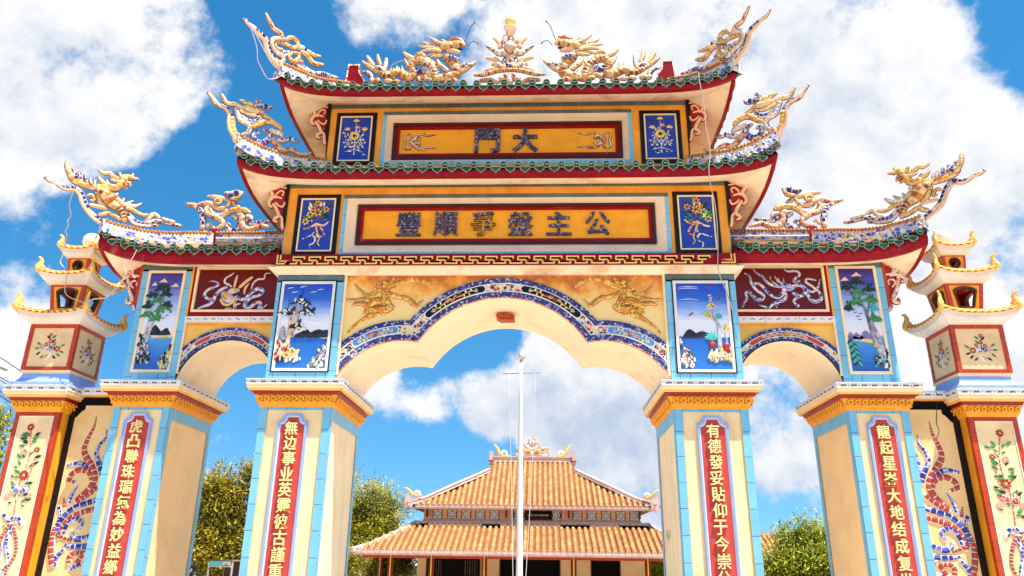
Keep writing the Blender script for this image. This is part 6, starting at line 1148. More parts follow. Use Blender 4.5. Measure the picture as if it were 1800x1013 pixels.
# ------------------------------------------------------------------ storeys above the band
def bouquet(mb, M, y, kind):
    rr = random.Random(kind)
    def P(u, v): return M(u, v)
    if kind < 3:       # small white and gold spray
        for a, b in (((0.50, 0.12), (0.50, 0.88)), ((0.50, 0.30), (0.24, 0.62)), ((0.50, 0.30), (0.78, 0.66)), ((0.50, 0.25), (0.20, 0.20)), ((0.50, 0.25), (0.80, 0.18))):
            (x0, z0), (x1, z1) = P(*a), P(*b)
            mb.stroke([(x0, y, z0, 0.006), ((x0+x1)/2+0.02*(x1-x0), y, (z0+z1)/2, 0.005), (x1, y, z1, 0.003)], 'flower_white', (0, -1, 0), 0.5, 5, 3)
        x, z = P(0.48, 0.56)
        flower(mb, x, z, 0.068, y-0.006, 11, 'flower_yellow', 'tile_black_and_shadow')
        for u, v in ((0.28, 0.38), (0.70, 0.38)):
            x, z = P(u, v)
            flower(mb, x, z, 0.050, y-0.004, 7, 'flower_blue', 'tile_black_and_shadow')
            for q in range(5): leaf(mb, x, z, q*1.25+0.3, 0.075, y-0.001, 'flower_white', fl=0.2)
        for u, v, c in ((0.50, 0.90, 'flower_yellow'), (0.22, 0.70, 'flower_yellow'), (0.80, 0.70, 'flower_yellow'), (0.56, 0.74, 'flower_rose')):
            x, z = P(u, v)
            for q in range(5): leaf(mb, x, z, q*0.65+0.3, 0.045, y-0.004, c)
        for q in range(24):
            u, v = rr.uniform(0.14, 0.86), rr.uniform(0.10, 0.72)
            x, z = P(u, v)
            leaf(mb, x, z, rr.uniform(0, 6.28), rr.uniform(0.03, 0.055), y-0.002, rr.choice(('flower_white', 'flower_white', 'mosaic_white')))
    else:              # tied bunch with trailing ribbons
        sg = 1 if kind == 3 else -1
        cu = 0.5
        for q in range(34):
            a = rr.uniform(0.25, 2.9)
            l = rr.uniform(0.08, 0.40)
            u, v = cu+cos(a)*l*0.95, 0.52+sin(a)*l
            x, z = P(u, v)
            leaf(mb, x, z, a+rr.uniform(-0.6, 0.6), rr.uniform(0.05, 0.09), y-0.003, rr.choice(('leaf_green', 'leaf_green', 'leaf_dark', 'flower_white')))
        for u, v, r, c in ((0.50, 0.74, 0.058, 'frieze_orange'), (0.28, 0.70, 0.050, 'flower_yellow'), (0.48, 0.92, 0.046, 'frieze_orange'), (0.76, 0.80, 0.044, 'frieze_orange'), (0.16, 0.56, 0.048, 'flower_yellow'), (0.42, 0.62, 0.050, 'flower_blue'), (0.62, 0.62, 0.052, 'flower_blue'), (0.36, 0.82, 0.036, 'frieze_orange')):
            u = u if sg > 0 else 1-u
            x, z = P(u, v)
            flower(mb, x, z, r, y-0.008, 6, c, 'flower_red')
        for pts, c in (([(0.50, 0.52), (0.30, 0.44), (0.14, 0.42)], 'mosaic_pink'), ([(0.50, 0.52), (0.72, 0.48), (0.86, 0.55)], 'mosaic_pink'), ([(0.52, 0.52), (0.70, 0.40), (0.78, 0.30), (0.66, 0.26)], 'mosaic_redwhite'), ([(0.48, 0.50), (0.55, 0.36), (0.64, 0.24), (0.60, 0.14), (0.68, 0.08)], 'mosaic_yellow'), ([(0.60, 0.26), (0.46, 0.34), (0.36, 0.28), (0.22, 0.24), (0.10, 0.22)], 'mosaic_bluewhite'), ([(0.40, 0.30), (0.52, 0.22), (0.46, 0.13), (0.36, 0.10), (0.40, 0.03)], 'mosaic_bluewhite')):
            q = [P(u if sg > 0 else 1-u, v) for u, v in pts]
            mb.stroke([(x, y-0.006, z, 0.016-0.0022*k) for k, (x, z) in enumerate(q)], c, (0, -1, 0), 0.4, 6, 3)
def flower_panel(parent, x0, x1, z0, z1, y, kind):
    mb = MB()
    mb.frame(x0, x1, z0, z1, 0.058, y-0.016, y+0.03, 'tile_black_and_shadow')
    mb.frame(x0+0.056, x1-0.056, z0+0.056, z1-0.056, 0.018, y-0.022, y+0.02, 'pale_trim')
    a, b, c, d = x0+0.073, x1-0.073, z0+0.073, z1-0.073
    mb.prism([(a, c), (b, c), (b, d), (a, d)], y-0.010, y+0.01, 'panel_blue')
    bouquet(mb, uv(a, b, c, d), y-0.012, kind)
    return mb.build('flower_panel', parent)
def plaque(parent, X, z0, z1, yw, depth, ins, dk, words, size, zc, xs, clouds=False):
    """sunk name board: blue tile surround, sloping cream reveal, dark frame, amber field, raised characters."""
    mb = MB()
    bw = 0.050
    for a, b, c, d in ((-X, X, z1-bw, z1), (-X, X, z0, z0+bw)):
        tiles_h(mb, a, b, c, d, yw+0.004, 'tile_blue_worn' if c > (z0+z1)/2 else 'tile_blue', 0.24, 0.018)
    for s in (-1, 1):
        a, b = (X-bw, X) if s > 0 else (-X, -X+bw)
        tiles_v(mb, a, b, z0+bw+0.002, z1-bw-0.002, yw+0.004, 'tile_blue', 0.24, d=0.018)
    o = [(-X+bw, z0+bw), (X-bw, z0+bw), (X-bw, z1-bw), (-X+bw, z1-bw)]
    i = [(-ins[0], ins[1]), (ins[0], ins[1]), (ins[0], ins[2]), (-ins[0], ins[2])]
    mb.ring(o, i, yw-0.006, yw+0.02, 'reveal_plaster', yw+depth)
    mb.frame(-ins[0]-0.002, ins[0]+0.002, ins[1]-0.002, ins[2]+0.002, dk*0.55, yw+depth-0.03, yw+depth+0.1, 'dark_frame')
    mb.frame(-ins[0]+dk*0.52, ins[0]-dk*0.52, ins[1]+dk*0.52, ins[2]-dk*0.52, dk*0.5, yw+depth-0.016, yw+depth+0.1, 'fascia_red')
    y = yw+depth+0.012
    mb.prism([(-ins[0]+dk, ins[1]+dk), (ins[0]-dk, ins[1]+dk), (ins[0]-dk, ins[2]-dk), (-ins[0]+dk, ins[2]-dk)], y, y+0.05, 'amber')
    P = mb.build('name_board', parent)
    for ch, x in zip(words, xs):
        mb = MB()
        text_mesh(mb, ch, x, zc, size*0.95, size, y-0.036, y+0.004, 'mosaic_letter', 0.012 if len(words) > 2 else 0.03)
        mb.build('character', parent)
    if clouds:
        mb = MB()
        for s in (-1, 1):
            mb.sx = s
            for pts in ([(-1.38, 0.00), (-1.40, 0.10), (-1.34, 0.14), (-1.30, 0.08), (-1.34, 0.04)], [(-1.38, 0.00), (-1.40, -0.10), (-1.33, -0.14), (-1.29, -0.08), (-1.34, -0.04)], [(-1.32, 0.0), (-1.24, 0.06), (-1.20, 0.12), (-1.12, 0.14)], [(-1.32, 0.0), (-1.24, -0.06), (-1.20, -0.12), (-1.10, -0.14)], [(-1.28, 0.05), (-1.18, 0.13), (-1.08, 0.10), (-0.96, 0.13)], [(-1.28, -0.05), (-1.18, -0.13), (-1.08, -0.10), (-0.96, -0.12)], [(-1.22, 0.09), (-1.18, 0.04), (-1.24, 0.03)], [(-1.22, -0.09), (-1.18, -0.04), (-1.24, -0.03)]):
                mb.stroke([(px, y-0.006, zc+pz*0.88, 0.020-0.003*k) for k, (px, pz) in enumerate(pts)], 'wire_dark', (0, -1, 0), 0.3, 6, 4)
                mb.stroke([(px, y-0.010, zc+pz*0.88, 0.013-0.0022*k) for k, (px, pz) in enumerate(pts)], 'mosaic_pink', (0, -1, 0), 0.45, 6, 4)
        mb.build('cloud_motif', parent)
def storey(hx, y0, y1, z0, zt, strips, X, pz, ins, depth, dk):
    mb = MB()
    # front wall as four bars round the sunk plaque, then the core
    mb.box(-hx, -X+0.02, y0, y0+0.5, z0, zt, 'orange_paint')
    mb.box(X-0.02, hx, y0, y0+0.5, z0, zt, 'orange_paint')
    mb.box(-X+0.02, X-0.02, y0, y0+0.5, pz[1]-0.02, zt, 'orange_paint')
    mb.box(-X+0.02, X-0.02, y0, y0+0.5, z0, pz[0]+0.02, 'orange_paint')
    mb.box(-hx, hx, y0+0.5, y1, z0, zt, 'orange_paint')
    for a, b, m in strips:
        tiles_h(mb, -hx-0.01, hx+0.01, a, b, y0+0.004, m, 0.26, 0.014)
    for s in (-1, 1):
        mb.sx = s
        side_tiles(mb, hx, y0+0.01, y0+0.09, z0, zt-0.02, 'tile_blue', 1, 0.25, 0.012)
        mb.box(hx-0.004, hx+0.010, y0-0.012, y0+0.012, z0, zt-0.05, 'tile_black_and_shadow') if hx < 2.5 else None
    mb.sx = 1
    return mb.build('storey_wall', gate)
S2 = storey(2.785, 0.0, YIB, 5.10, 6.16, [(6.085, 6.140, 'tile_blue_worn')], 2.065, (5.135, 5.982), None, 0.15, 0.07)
plaque(S2, 2.065, 5.130, 5.980, 0.0, 0.15, (1.905, 5.345, 5.908), 0.076, '豐順爭盤主公', 0.335, 5.632, (-1.235, -0.756, -0.278, 0.198, 0.686, 1.18))
flower_panel(S2, -2.665, -2.105, 5.135, 5.985, 0.0, 3)
flower_panel(S2, 2.115, 2.675, 5.140, 5.995, 0.0, 4)
S3 = storey(2.395, 0.1, 1.28, 6.10, 7.44, [(7.348, 7.402, 'tile_blue_worn')], 1.668, (6.47, 7.285), None, 0.15, 0.07)
plaque(S3, 1.668, 6.470, 7.285, 0.1, 0.15, (1.545, 6.632, 7.188), 0.085, '門大', 0.365, 6.915, (-0.262, 0.248), True)
flower_panel(S3, -2.300, -1.752, 6.47, 7.272, 0.1, 1)
flower_panel(S3, 1.770, 2.310, 6.46, 7.258, 0.1, 2)
# ------------------------------------------------------------------ curved roofs
def sgn(x): return -1 if x < 0 else 1
def dense(n):
    out = []
    for k in range(-n, n+1):
        t = k/n
        out.append(sgn(t)*(1-(1-abs(t))**1.7))
    return out
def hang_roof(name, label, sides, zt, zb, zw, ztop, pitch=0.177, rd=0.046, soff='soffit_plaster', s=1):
    """sides: dicts P(t)->(x,y,rise), Q(t)->(x,y) wall foot, R(t)->(x,y) upper edge, E(t)->(x,y,f) end of a tile roll,
    N outward normal, T range of t, L length."""
    mb = MB(s)
    soffit, fascia, tl = MB(s), MB(s), MB(s)
    for S in sides:
        a, b = S['T']
        ts = [a+(b-a)*(0.5+0.5*q) for q in dense(14)] if a < 0 or S.get('both') else [a+(b-a)*(1-(1-k/20)**1.7) for k in range(21)]
        rows_f, rows_s, rows_t = [], [], []
        nx, ny = S['N']
        for t in ts:
            x, y, r = S['P'](t)
            rows_f.append([(x, y, zt+r-0.028), (x+nx*0.012, y+ny*0.012, (zt*0.4+zb*0.6)+r), (x, y, zb+r), (x-nx*0.05, y-ny*0.05, zb+r-0.004)])
            qx, qy = S['Q'](t)
            fx, fy = x-nx*0.05, y-ny*0.05
            row = []
            for k in range(6):
                w = k/5
                zz = (zb+r+0.003)*(1-w)+zw*w-0.05*sin(pi*w)*(1+1.5*r)
                row.append((fx+(qx-fx)*w, fy+(qy-fy)*w, zz))
            rows_s.append(row)
            ux, uy = S['R'](t)
            rows_t.append([(x-nx*0.0, y-ny*0.0, zt+r-0.028), (ux, uy, ztop-0.03)])
        fascia.loft([r_[:1]+[(r_[0][0]+nx*0.016, r_[0][1]+ny*0.016, r_[0][2]-0.030)] for r_ in rows_f], 'tile_black_and_shadow', False)  # black strip along the fascia top, painted in as the shadow of the tiles
        fascia.loft(rows_f, 'fascia_red', False)
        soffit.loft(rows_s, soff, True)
        mb.loft(rows_t, 'roof_gutter', False)
        n = max(1, round(S['L']/pitch))
        for k in range(n):
            t = a+(b-a)*(k+0.5)/n
            x, y, r = S['P'](t)
            z = zt+r
            jr = random.Random(k*31+int(abs(nx)*7+zt*100))
            jx, jz = jr.uniform(-0.006, 0.006), jr.uniform(-0.005, 0.005)
            c = (x+nx*0.030-ny*jx, y+ny*0.030+nx*jx, z+jz)
            tl.disc(c, (nx, ny, -0.10), rd, 0.05, 'glaze_green', 14)
            tl.disc((c[0]+nx*0.004, c[1]+ny*0.004, c[2]), (nx, ny, -0.10), rd*0.98, 0.006, 'glaze_rim', 14)
            tl.disc((c[0]+nx*0.007, c[1]+ny*0.007, c[2]), (nx, ny, -0.10), rd*0.80, 0.006, 'glaze_green', 12)
            for q in range(3):
                dx = (q-1)*rd*0.36
                tl.ball((c[0]+nx*0.007-ny*dx, c[1]+ny*0.007+nx*dx, c[2]-0.004*(q % 2)), rd*0.17, 'glaze_rim', 6, 4)
            ex, ey, f = S['E'](t)
            e = Vector((ex, ey, zt+r*(1-f)*0.6+(ztop-zt)*f))
            p = Vector((x, y, z))
            if (e-p).length > 0.08:
                d = (e-p)
                up = Vector((0, 0, 1))
                sd = d.cross(up).normalized()
                un = sd.cross(d).normalized()
                m = 'roll_tile'
                rw = []
                for w in (0.0, 1.0):
                    rw.append([tuple(p+d*w+sd*(rd*0.92*cos(pi*g/6))+un*(rd*0.92*sin(pi*g/6))) for g in range(7)])
                tl.loft(rw, m, True)
            # drip plate between this roll and the next
            if k < n-1:
                t2 = a+(b-a)*(k+1.0)/n
                x2, y2, r2 = S['P'](t2)
                z2 = zt+r2-0.030
                ux, uy = -ny, nx
                o = Vector((x2+nx*0.022, y2+ny*0.022, z2))
                u = Vector((ux, uy, 0))
                def shield(sc, h, m, zoff):
                    pts = [(-0.060, 0.018), (0.060, 0.018), (0.052, -0.016), (0.020, -0.036), (0.0, -0.058), (-0.020, -0.036), (-0.052, -0.016)]
                    i = tl.add([tuple(o+u*(p_[0]*sc)+Vector((nx*h, ny*h, p_[1]*sc+zoff))) for p_ in pts])
                    tl.face(range(i, i+7), m)
                    j = tl.add([tuple(o+u*(p_[0]*sc)+Vector((nx*(h-0.014), ny*(h-0.014), p_[1]*sc+zoff))) for p_ in pts])
                    for q in range(7): tl.face((i+(q+1) % 7, i+q, j+q, j+(q+1) % 7), m)
                q1 = jr.uniform(-0.008, 0.006)
                shield(1.10, 0.0, 'glaze_rim', q1-0.010)
                shield(0.86, 0.004, 'glaze_green', q1-0.012)
    R = mb.build(name, gate)
    R['label'] = label
    fascia.build('fascia', R)
    soffit.build('soffit', R)
    tl.build('eave_tiles', R)
    return R
def four_sides(hx, y0, y1, rise, pf, ps, wall, top, ridge=None):
    wx, wy0, wy1 = wall
    cy = (y0+y1)/2
    hy = (y1-y0)/2
    if ridge: rx, ry0, ry1 = ridge, cy, cy
    else: rx, ry0, ry1 = top
    def pf_(t): return rise*abs(t)**pf
    def fe(sy):
        def E(t):
            x = t*hx
            f = 1.0 if abs(x) < rx else max(0.0, (hx-abs(x))/(hx-rx))
            yy = (y0 if sy < 0 else y1)
            return (x, yy+((ry0 if sy < 0 else ry1)-yy)*f, f)
        return E
    def se(sx):
        def E(t):
            y = cy+t*hy
            hr = (ry1-ry0)/2
            f = 1.0 if abs(t*hy) < hr else max(0.0, (hy-abs(t*hy))/max(1e-4, hy-hr))
            return (sx*(hx+(rx-hx)*f), y, f)
        return E
    S = [dict(T=(-1, 1), N=(0, -1), L=2*hx, P=lambda t: (t*hx, y0, pf_(t)), Q=lambda t: (t*wx, wy0), R=lambda t: (t*rx, ry0), E=fe(-1)),
         dict(T=(-1, 1), N=(0, 1), L=2*hx, P=lambda t: (-t*hx, y1, pf_(t)), Q=lambda t: (-t*wx, wy1), R=lambda t: (-t*rx, ry1), E=lambda t: fe(1)(-t))]
    for sx in (-1, 1):
        S.append(dict(T=(-1, 1), N=(sx, 0), L=2*hy, P=lambda t, sx=sx: (sx*hx, cy+sx*t*hy, rise*abs(t)**ps), Q=lambda t, sx=sx: (sx*wx, wy0+(wy1-wy0)*(0.5+0.5*sx*t)), R=lambda t, sx=sx: (sx*rx, ry0+(ry1-ry0)*(0.5+0.5*sx*t)), E=lambda t, sx=sx: se(sx)(sx*t)))
    return S
ROOFS = []
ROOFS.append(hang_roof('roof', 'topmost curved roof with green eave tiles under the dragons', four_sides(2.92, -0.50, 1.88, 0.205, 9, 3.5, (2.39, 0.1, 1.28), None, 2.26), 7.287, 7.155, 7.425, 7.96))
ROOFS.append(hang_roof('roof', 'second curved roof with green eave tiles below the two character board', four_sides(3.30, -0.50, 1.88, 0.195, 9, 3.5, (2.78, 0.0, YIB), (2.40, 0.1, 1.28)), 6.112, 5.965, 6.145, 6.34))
def side_sides(rise):
    hx0, hx1, y0, y1 = 2.80, 5.14, -0.04, 1.99
    cy = 0.975
    hy = (y1-y0)/2
    rx = 4.13
    wx0, wx1, wy0, wy1 = 2.80, 4.735, YO+0.01, YOB
    def fE(sy):
        def E(t):
            x = hx0+(hx1-hx0)*t
            f = 1.0 if x < rx else max(0, (hx1-x)/(hx1-rx))
            yy = y0 if sy < 0 else y1
            return (x, yy+(cy-yy)*f, f)
        return E
    return [dict(T=(0, 1), N=(0, -1), L=hx1-hx0, P=lambda t: (hx0+(hx1-hx0)*t, y0, rise*t**6), Q=lambda t: (wx0+(wx1-wx0)*t, wy0), R=lambda t: (hx0+(rx-hx0)*t, cy), E=fE(-1)),
            dict(T=(1, 0), N=(0, 1), L=hx1-hx0, P=lambda t: (hx0+(hx1-hx0)*t, y1, rise*t**6), Q=lambda t: (wx0+(wx1-wx0)*t, wy1), R=lambda t: (hx0+(rx-hx0)*t, cy), E=fE(1)),
            dict(T=(-1, 1), N=(1, 0), L=2*hy, P=lambda t: (hx1, cy+t*hy, rise*abs(t)**3.0), Q=lambda t: (wx1, wy0+(wy1-wy0)*(0.5+0.5*t)), R=lambda t: (rx, cy), E=lambda t: (hx1+(rx-hx1)*(1-abs(t)), cy+t*hy, 1-abs(t)))]
for s in (-1, 1):
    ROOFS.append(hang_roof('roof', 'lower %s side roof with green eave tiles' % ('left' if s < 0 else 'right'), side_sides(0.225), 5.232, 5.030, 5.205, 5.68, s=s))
# hip ridges: beaded crest over a mosaic band
def hip(roofobj, key, p0, p1, s, h=0.20, th=0.05):
    mb = MB(s)
    p0, p1 = Vector((-p0[0], p0[1], 0)), Vector((-p1[0], p1[1], 0))
    d = (p1-p0).normalized()
    nrm = Vector((-d.y, d.x, 0))
    pts = crom([tuple(p) for p in HIP[key]], 4)
    def at(u, z, w): return tuple(p0+d*u+nrm*w+Vector((0, 0, z)))
    for wa, wb in ((-1, -1), (1, 1)):
        mb.loft([[at(u, z-0.016, wa*th), at(u, z-h*0.42, wa*th*1.25)] for u, z in pts], 'mosaic_white', False)
        mb.loft([[at(u, z-h*0.42, wa*th*1.5), at(u, z-h, wa*th*1.7)] for u, z in pts], 'mosaic_ridge', False)
        mb.loft([[at(u, z-h*0.42, wa*th*1.2), at(u, z-h*0.42, wa*th*1.5)] for u, z in pts], 'white_plaster', False)
    mb.loft([[at(u, z-0.016, -th), at(u, z-0.016, th)] for u, z in pts], 'mosaic_cream', False)
    for u, z in (pts[0], pts[-1]):
        mb.quad(at(u, z-0.016, -th), at(u, z-0.016, th), at(u, z-h, th*1.7), at(u, z-h, -th*1.7), 'mosaic_white')
    acc, step = 0.0, 0.046
    last = pts[0]
    for q in pts[1:]:
        seg = sqrt((q[0]-last[0])**2+(q[1]-last[1])**2)
        w = 0.0
        while acc+seg-w >= step:
            w += step-acc
            acc = 0.0
            f = w/seg
            c = at(last[0]+(q[0]-last[0])*f, last[1]+(q[1]-last[1])*f, 0)
            for sw in (-1, 1): mb.ball(tuple(Vector(c)+nrm*(sw*th*0.9)+Vector((0, 0, -0.022))), 0.027, 'bead_orange', 8, 5, (0.85, 1.0, 1.15))
        acc += seg-w
        last = q
    return mb.build('hip_ridge', roofobj)
for s in (-1, 1):
    hip(ROOFS[0], 'h3', (2.92, -0.5), (2.26, 0.69), -s, 0.24)
    hip(ROOFS[1], 'h2', (3.30, -0.5), (2.39, 0.1), -s, 0.22)
    r = ROOFS[2] if s < 0 else ROOFS[3]
    hip(r, 'h1', (5.14, -0.04), (4.13, 0.975), -s, 0.20)
    mb = MB(s)
    mb.box(2.79, 4.14, 0.915, 1.035, 5.735, 5.885, 'mosaic_ridge')
    mb.box(2.79, 4.14, 0.91, 1.04, 5.60, 5.735, 'roll_tile')
    mb.box(2.79, 4.14, 0.900, 1.050, 5.78, 5.80, 'white_plaster')
    for k in range(28): mb.ball((2.83+k*0.047, 0.920, 5.872), 0.027, 'bead_orange', 8, 5, (0.9, 1.2, 1.15))
    mb.box(4.10, 4.22, 0.90, 1.05, 5.72, 5.93, 'deep_red')
    mb.build('ridge', r)
mb = MB()
mb.box(-2.2, 2.2, 0.62, 0.76, 7.90, 8.04, 'roof_gutter')
for s in (-1, 1):
    mb.sx = s
    mb.prism([(2.08, 8.02), (2.40, 8.02), (2.37, 8.43), (2.22, 8.43), (2.21, 8.30), (2.14, 8.18)], 0.60, 0.78, 'fascia_red')
    mb.ring([(2.07, 8.02), (2.41, 8.02), (2.38, 8.445), (2.21, 8.445), (2.20, 8.30), (2.13, 8.19)], [(2.09, 8.03), (2.39, 8.03), (2.36, 8.42), (2.23, 8.42), (2.22, 8.30), (2.15, 8.18)], 0.592, 0.61, 'mosaic_pink')
mb.sx = 1
mb.build('ridge', ROOFS[0])
# scroll brackets under the corners
def bracket(roofobj, key, s, dx, dy, dz, wx, y):
    mb = MB(s)
    fl = [(-x+dx, z+dz) for x, z in MISC['F'][key]]
    mb.prism(fl, y+0.012, y+0.10, 'deep_red', True)
    mb.ring([(x, z) for x, z in fl], [(x*0.97+0.03*(sum(a for a, _ in fl)/len(fl)), z*0.97+0.03*(sum(b for _, b in fl)/len(fl))) for x, z in fl], y+0.004, y+0.02, 'orange_paint')
    for q, (m, p) in enumerate(REL[key]):
        pts = [(-p[k]+dx, y+0.004-0.003*(q % 3), p[k+1]+dz, p[k+2]*0.92) for k in range(0, len(p), 3)]
        mb.stroke([(a, b+0.014, c, r+0.009) for a, b, c, r in pts], 'deep_red', (0, -1, 0), 0.7, 8, 3)
        mb.stroke(pts, 'peach_plaster' if key == 'bracket_mid' else 'mosaic_pink', (0, -1, 0), 0.9, 8, 3)
    z1 = max(z for _, z in fl)
    z0 = min(z for _, z in fl)
    mb.box(wx+0.001, wx+0.045, y+0.002, y+0.12, z0+0.02, z1-0.01, 'tile_black_and_shadow' if key == 'bracket_mid' else 'tile_red')
    mb.build('bracket', roofobj)
for s in (-1, 1):
    bracket(ROOFS[0], 'bracket_mid', s, 0, 0, 0, 2.395, 0.06)
    bracket(ROOFS[1], 'bracket_mid', s, 0.39, 0, -1.275, 2.787, -0.03)
    bracket(ROOFS[2] if s < 0 else ROOFS[3], 'bracket_low', s, 0, 0, 0, 4.75, 0.40)

# ------------------------------------------------------------------ roof sculptures
def sculpture(name, key, p0, p1, s, base, label, cat, group, flat=0.75, root=None):
    """strokes lie in the upright plane through p0 -> p1; each kind of ceramic becomes a part."""
    p0, p1 = Vector((p0[0], p0[1], 0)), Vector((p1[0], p1[1], 0))
    d = (p1-p0).normalized()
    nrm = Vector((-d.y, d.x, 0))
    if nrm.y > 0: nrm = -nrm
    R = root or thing(name, (base[0]*s, base[1], base[2]), label, cat, group)
    PART = dict(b='blue_scrolls', w='white_scrolls', c='flames', y='body_coils', p='pink_scrolls', r='red_blossoms', o='plaster_edge', s='scaled_body', d='head_crest', k='whiskers', J='jewel', Y='bulbs', B='blue_scrolls')
    G = {}
    for q, (m, p) in enumerate(DATA[key]):
        mb = G.setdefault(m, MB(s))
        off = ((q*7) % 5-2)*0.010
        pts = [tuple(p0+d*p[k]+nrm*off+Vector((0, 0, p[k+1])))+(p[k+2]*1.06,) for k in range(0, len(p), 3)]
        pts = [(a, b, c, r*(0.94 if m in 'sbypwc' else 1.0)) for a, b, c, r in pts]
        if m in 'sbypwcd':      # dark outline painting in the shade between overlapping pieces
            mb.stroke([(a-nrm.x*r*0.3, b-nrm.y*r*0.3, c, r+0.0065) for a, b, c, r in pts], 'shard_brown', nrm, flat*0.35, 9, 4)
        if m == 's' and key == 'ridge_dragon':      # back spines and belly fringe
            C = crom(pts, 5)
            for j in range(2, len(C)-2, 2):
                t = Vector(C[j+1][:3])-Vector(C[j-1][:3])
                if t.length < 1e-5: continue
                up = t.normalized().cross(nrm)
                if up.z < 0: up = -up
                c = Vector(C[j][:3])+up*C[j][3]*0.9
                mb.stroke([tuple(c)+(0.016,), tuple(c+up*0.022-t.normalized()*0.008)+(0.010,), tuple(c+up*0.045-t.normalized()*0.02)+(0.003,)], 'shard_cream', nrm, 0.6, 6, 2)
        if m in SHARD: mb.shards(pts, SHARD[m], 'sculpt_rim', random.Random(q*3+1), nrm, flat, 12, 0.75 if m == 's' else 1.1, 0.34 if m == 's' else 0.24)
        else: mb.stroke(pts, SCULPT_MAT[m], nrm, 1.0 if m in 'kJY' else flat, 9, 3)
    for m, mb in G.items(): mb.build(PART[m], R)
    return R
L, Rr = -1, 1
def pair(name, key, p0, p1, base, lab, cat, group):
    sculpture(name, key, p0, p1, 1, base, lab[0], cat, group)
    sculpture(name, key, p0, p1, -1, base, lab[1], cat, group)
pair('scroll_ornament', 'crest_top', (-2.92, -0.5), (-2.26, 0.69), (-2.9, -0.45, 7.5), ('upswept blue and yellow scroll ornament on the left corner of the topmost roof', 'upswept blue and yellow scroll ornament on the right corner of the topmost roof'), 'roof ornament', 'corner sculptures on the gate roofs')
pair('dragon_ornament', 'crest_mid', (-3.30, -0.5), (-2.39, 0.1), (-3.3, -0.5, 6.4), ('coiled cream and blue dragon on the left corner of the second roof', 'coiled cream and blue dragon on the right corner of the second roof'), 'roof ornament', 'corner sculptures on the gate roofs')
pair('phoenix_ornament', 'phoenix', (-5.14, -0.04), (-4.13, 0.975), (-5.1, 0, 5.5), ('golden phoenix with raised wing on the left corner of the lower left roof', 'golden phoenix with raised wing on the right corner of the lower right roof'), 'roof ornament', 'corner sculptures on the gate roofs')
pair('cloud_dragon_ornament', 'cloud_dragon', (-4.6, 0.975), (-2.9, 0.975), (-4.0, 0.975, 5.8), ('curling pink and blue cloud dragon on the ridge of the lower left roof', 'curling pink and blue cloud dragon on the ridge of the lower right roof'), 'roof ornament', 'corner sculptures on the gate roofs')
pair('ridge_dragon', 'ridge_dragon', (-2.26, 0.69), (0, 0.69), (-1.2, 0.69, 8.1), ('scaled dragon with whiskers on the top ridge, left of the central finial', 'scaled dragon with whiskers on the top ridge, right of the central finial'), 'dragon statue', 'dragons on the top ridge')
fin = thing('ridge_finial', (0.04, 0.69, 8.1), 'tall mosaic finial with a yellow ball between the two ridge dragons', 'finial')
def shifted(key, dx):
    for m, p in DATA[key]:
        for k in range(0, len(p), 3): p[k] += dx
# centre the finial on the ridge, then mirror its arms
cx0 = DATA['finial_mid'][0][1][0]
shifted('finial_half', -cx0)
shifted('finial_mid', -cx0)
sculpture('ridge_finial', 'finial_mid', (0.0, 0.69), (1, 0.69), 1, (0, 0, 0), '', '', None, 0.8, fin)
sculpture('ridge_finial', 'finial_half', (0.0, 0.69), (1, 0.69), 1, (0, 0, 0), '', '', None, 0.8, fin)
sculpture('ridge_finial', 'finial_half', (0.0, 0.69), (1, 0.69), -1, (0, 0, 0), '', '', None, 0.8, fin)
fz = DATA['finial_mid'][0][1][1]
mb = MB()
mb.ball((0, 0.69, fz+0.115), 0.080, 'ball_yellow', 20, 12)
mb.lathe((0, 0.69, fz-0.02), [(0.050, -0.10), (0.055, -0.02), (0.085, 0.0), (0.098, 0.022), (0.075, 0.034), (0.05, 0.06)], 'pale_trim', 18)
mb.build('ball', fin)

# ------------------------------------------------------------------ small things on the gate
o = MB()
o.sx = 1
al = thing('ceiling_lamp', (0.0, 0.62, 4.55), 'rust red box lamp fixed under the crown of the big arch', 'lamp')
o.prism([(-0.115, 4.520), (-0.085, 4.500), (0.125, 4.492), (0.120, 4.530), (0.090, 4.552), (-0.110, 4.556)], 0.53, 0.72, 'lamp_rust', True)
o.build('housing', al)
o = MB()
o.box(-0.070, 0.105, 0.545, 0.705, 4.482, 4.494, 'lamp_rust')
o.build('diffuser', al)
o = MB()
o.box(-0.03, 0.03, 0.60, 0.66, 4.54, 4.59, 'steel_grey')
o.build('mount', al)
def cable(key, r, m, label, name='electric_cable', group='cables hanging on the gate', k=3):
    P = MISC['CAB'][key]
    mb = MB()
    mb.stroke([p+(r,) for p in map(tuple, P)], m, (0.3, -0.9, 0.3), 1.0, 6, k)
    ob = mb.build(name, None, P[0])
    tag(ob, label, 'cable', group)
cable('loop_a', 0.006, 'wire_lilac', 'lilac cable looping widest below the tail of the top left corner ornament')
cable('loop_b', 0.006, 'wire_lilac', 'lilac cable running straighter below the tail of the top left corner ornament')
cable('left', 0.0065, 'wire_pale', 'pale crooked cable from the left phoenix tail down past the left lantern tower')
cable('right', 0.0062, 'wire_pale', 'pale cable hanging down the right side of the gate past the flower panels')
cable('ridge_l', 0.006, 'wire_pale', 'thin pale cable looped behind the left ridge dragon')

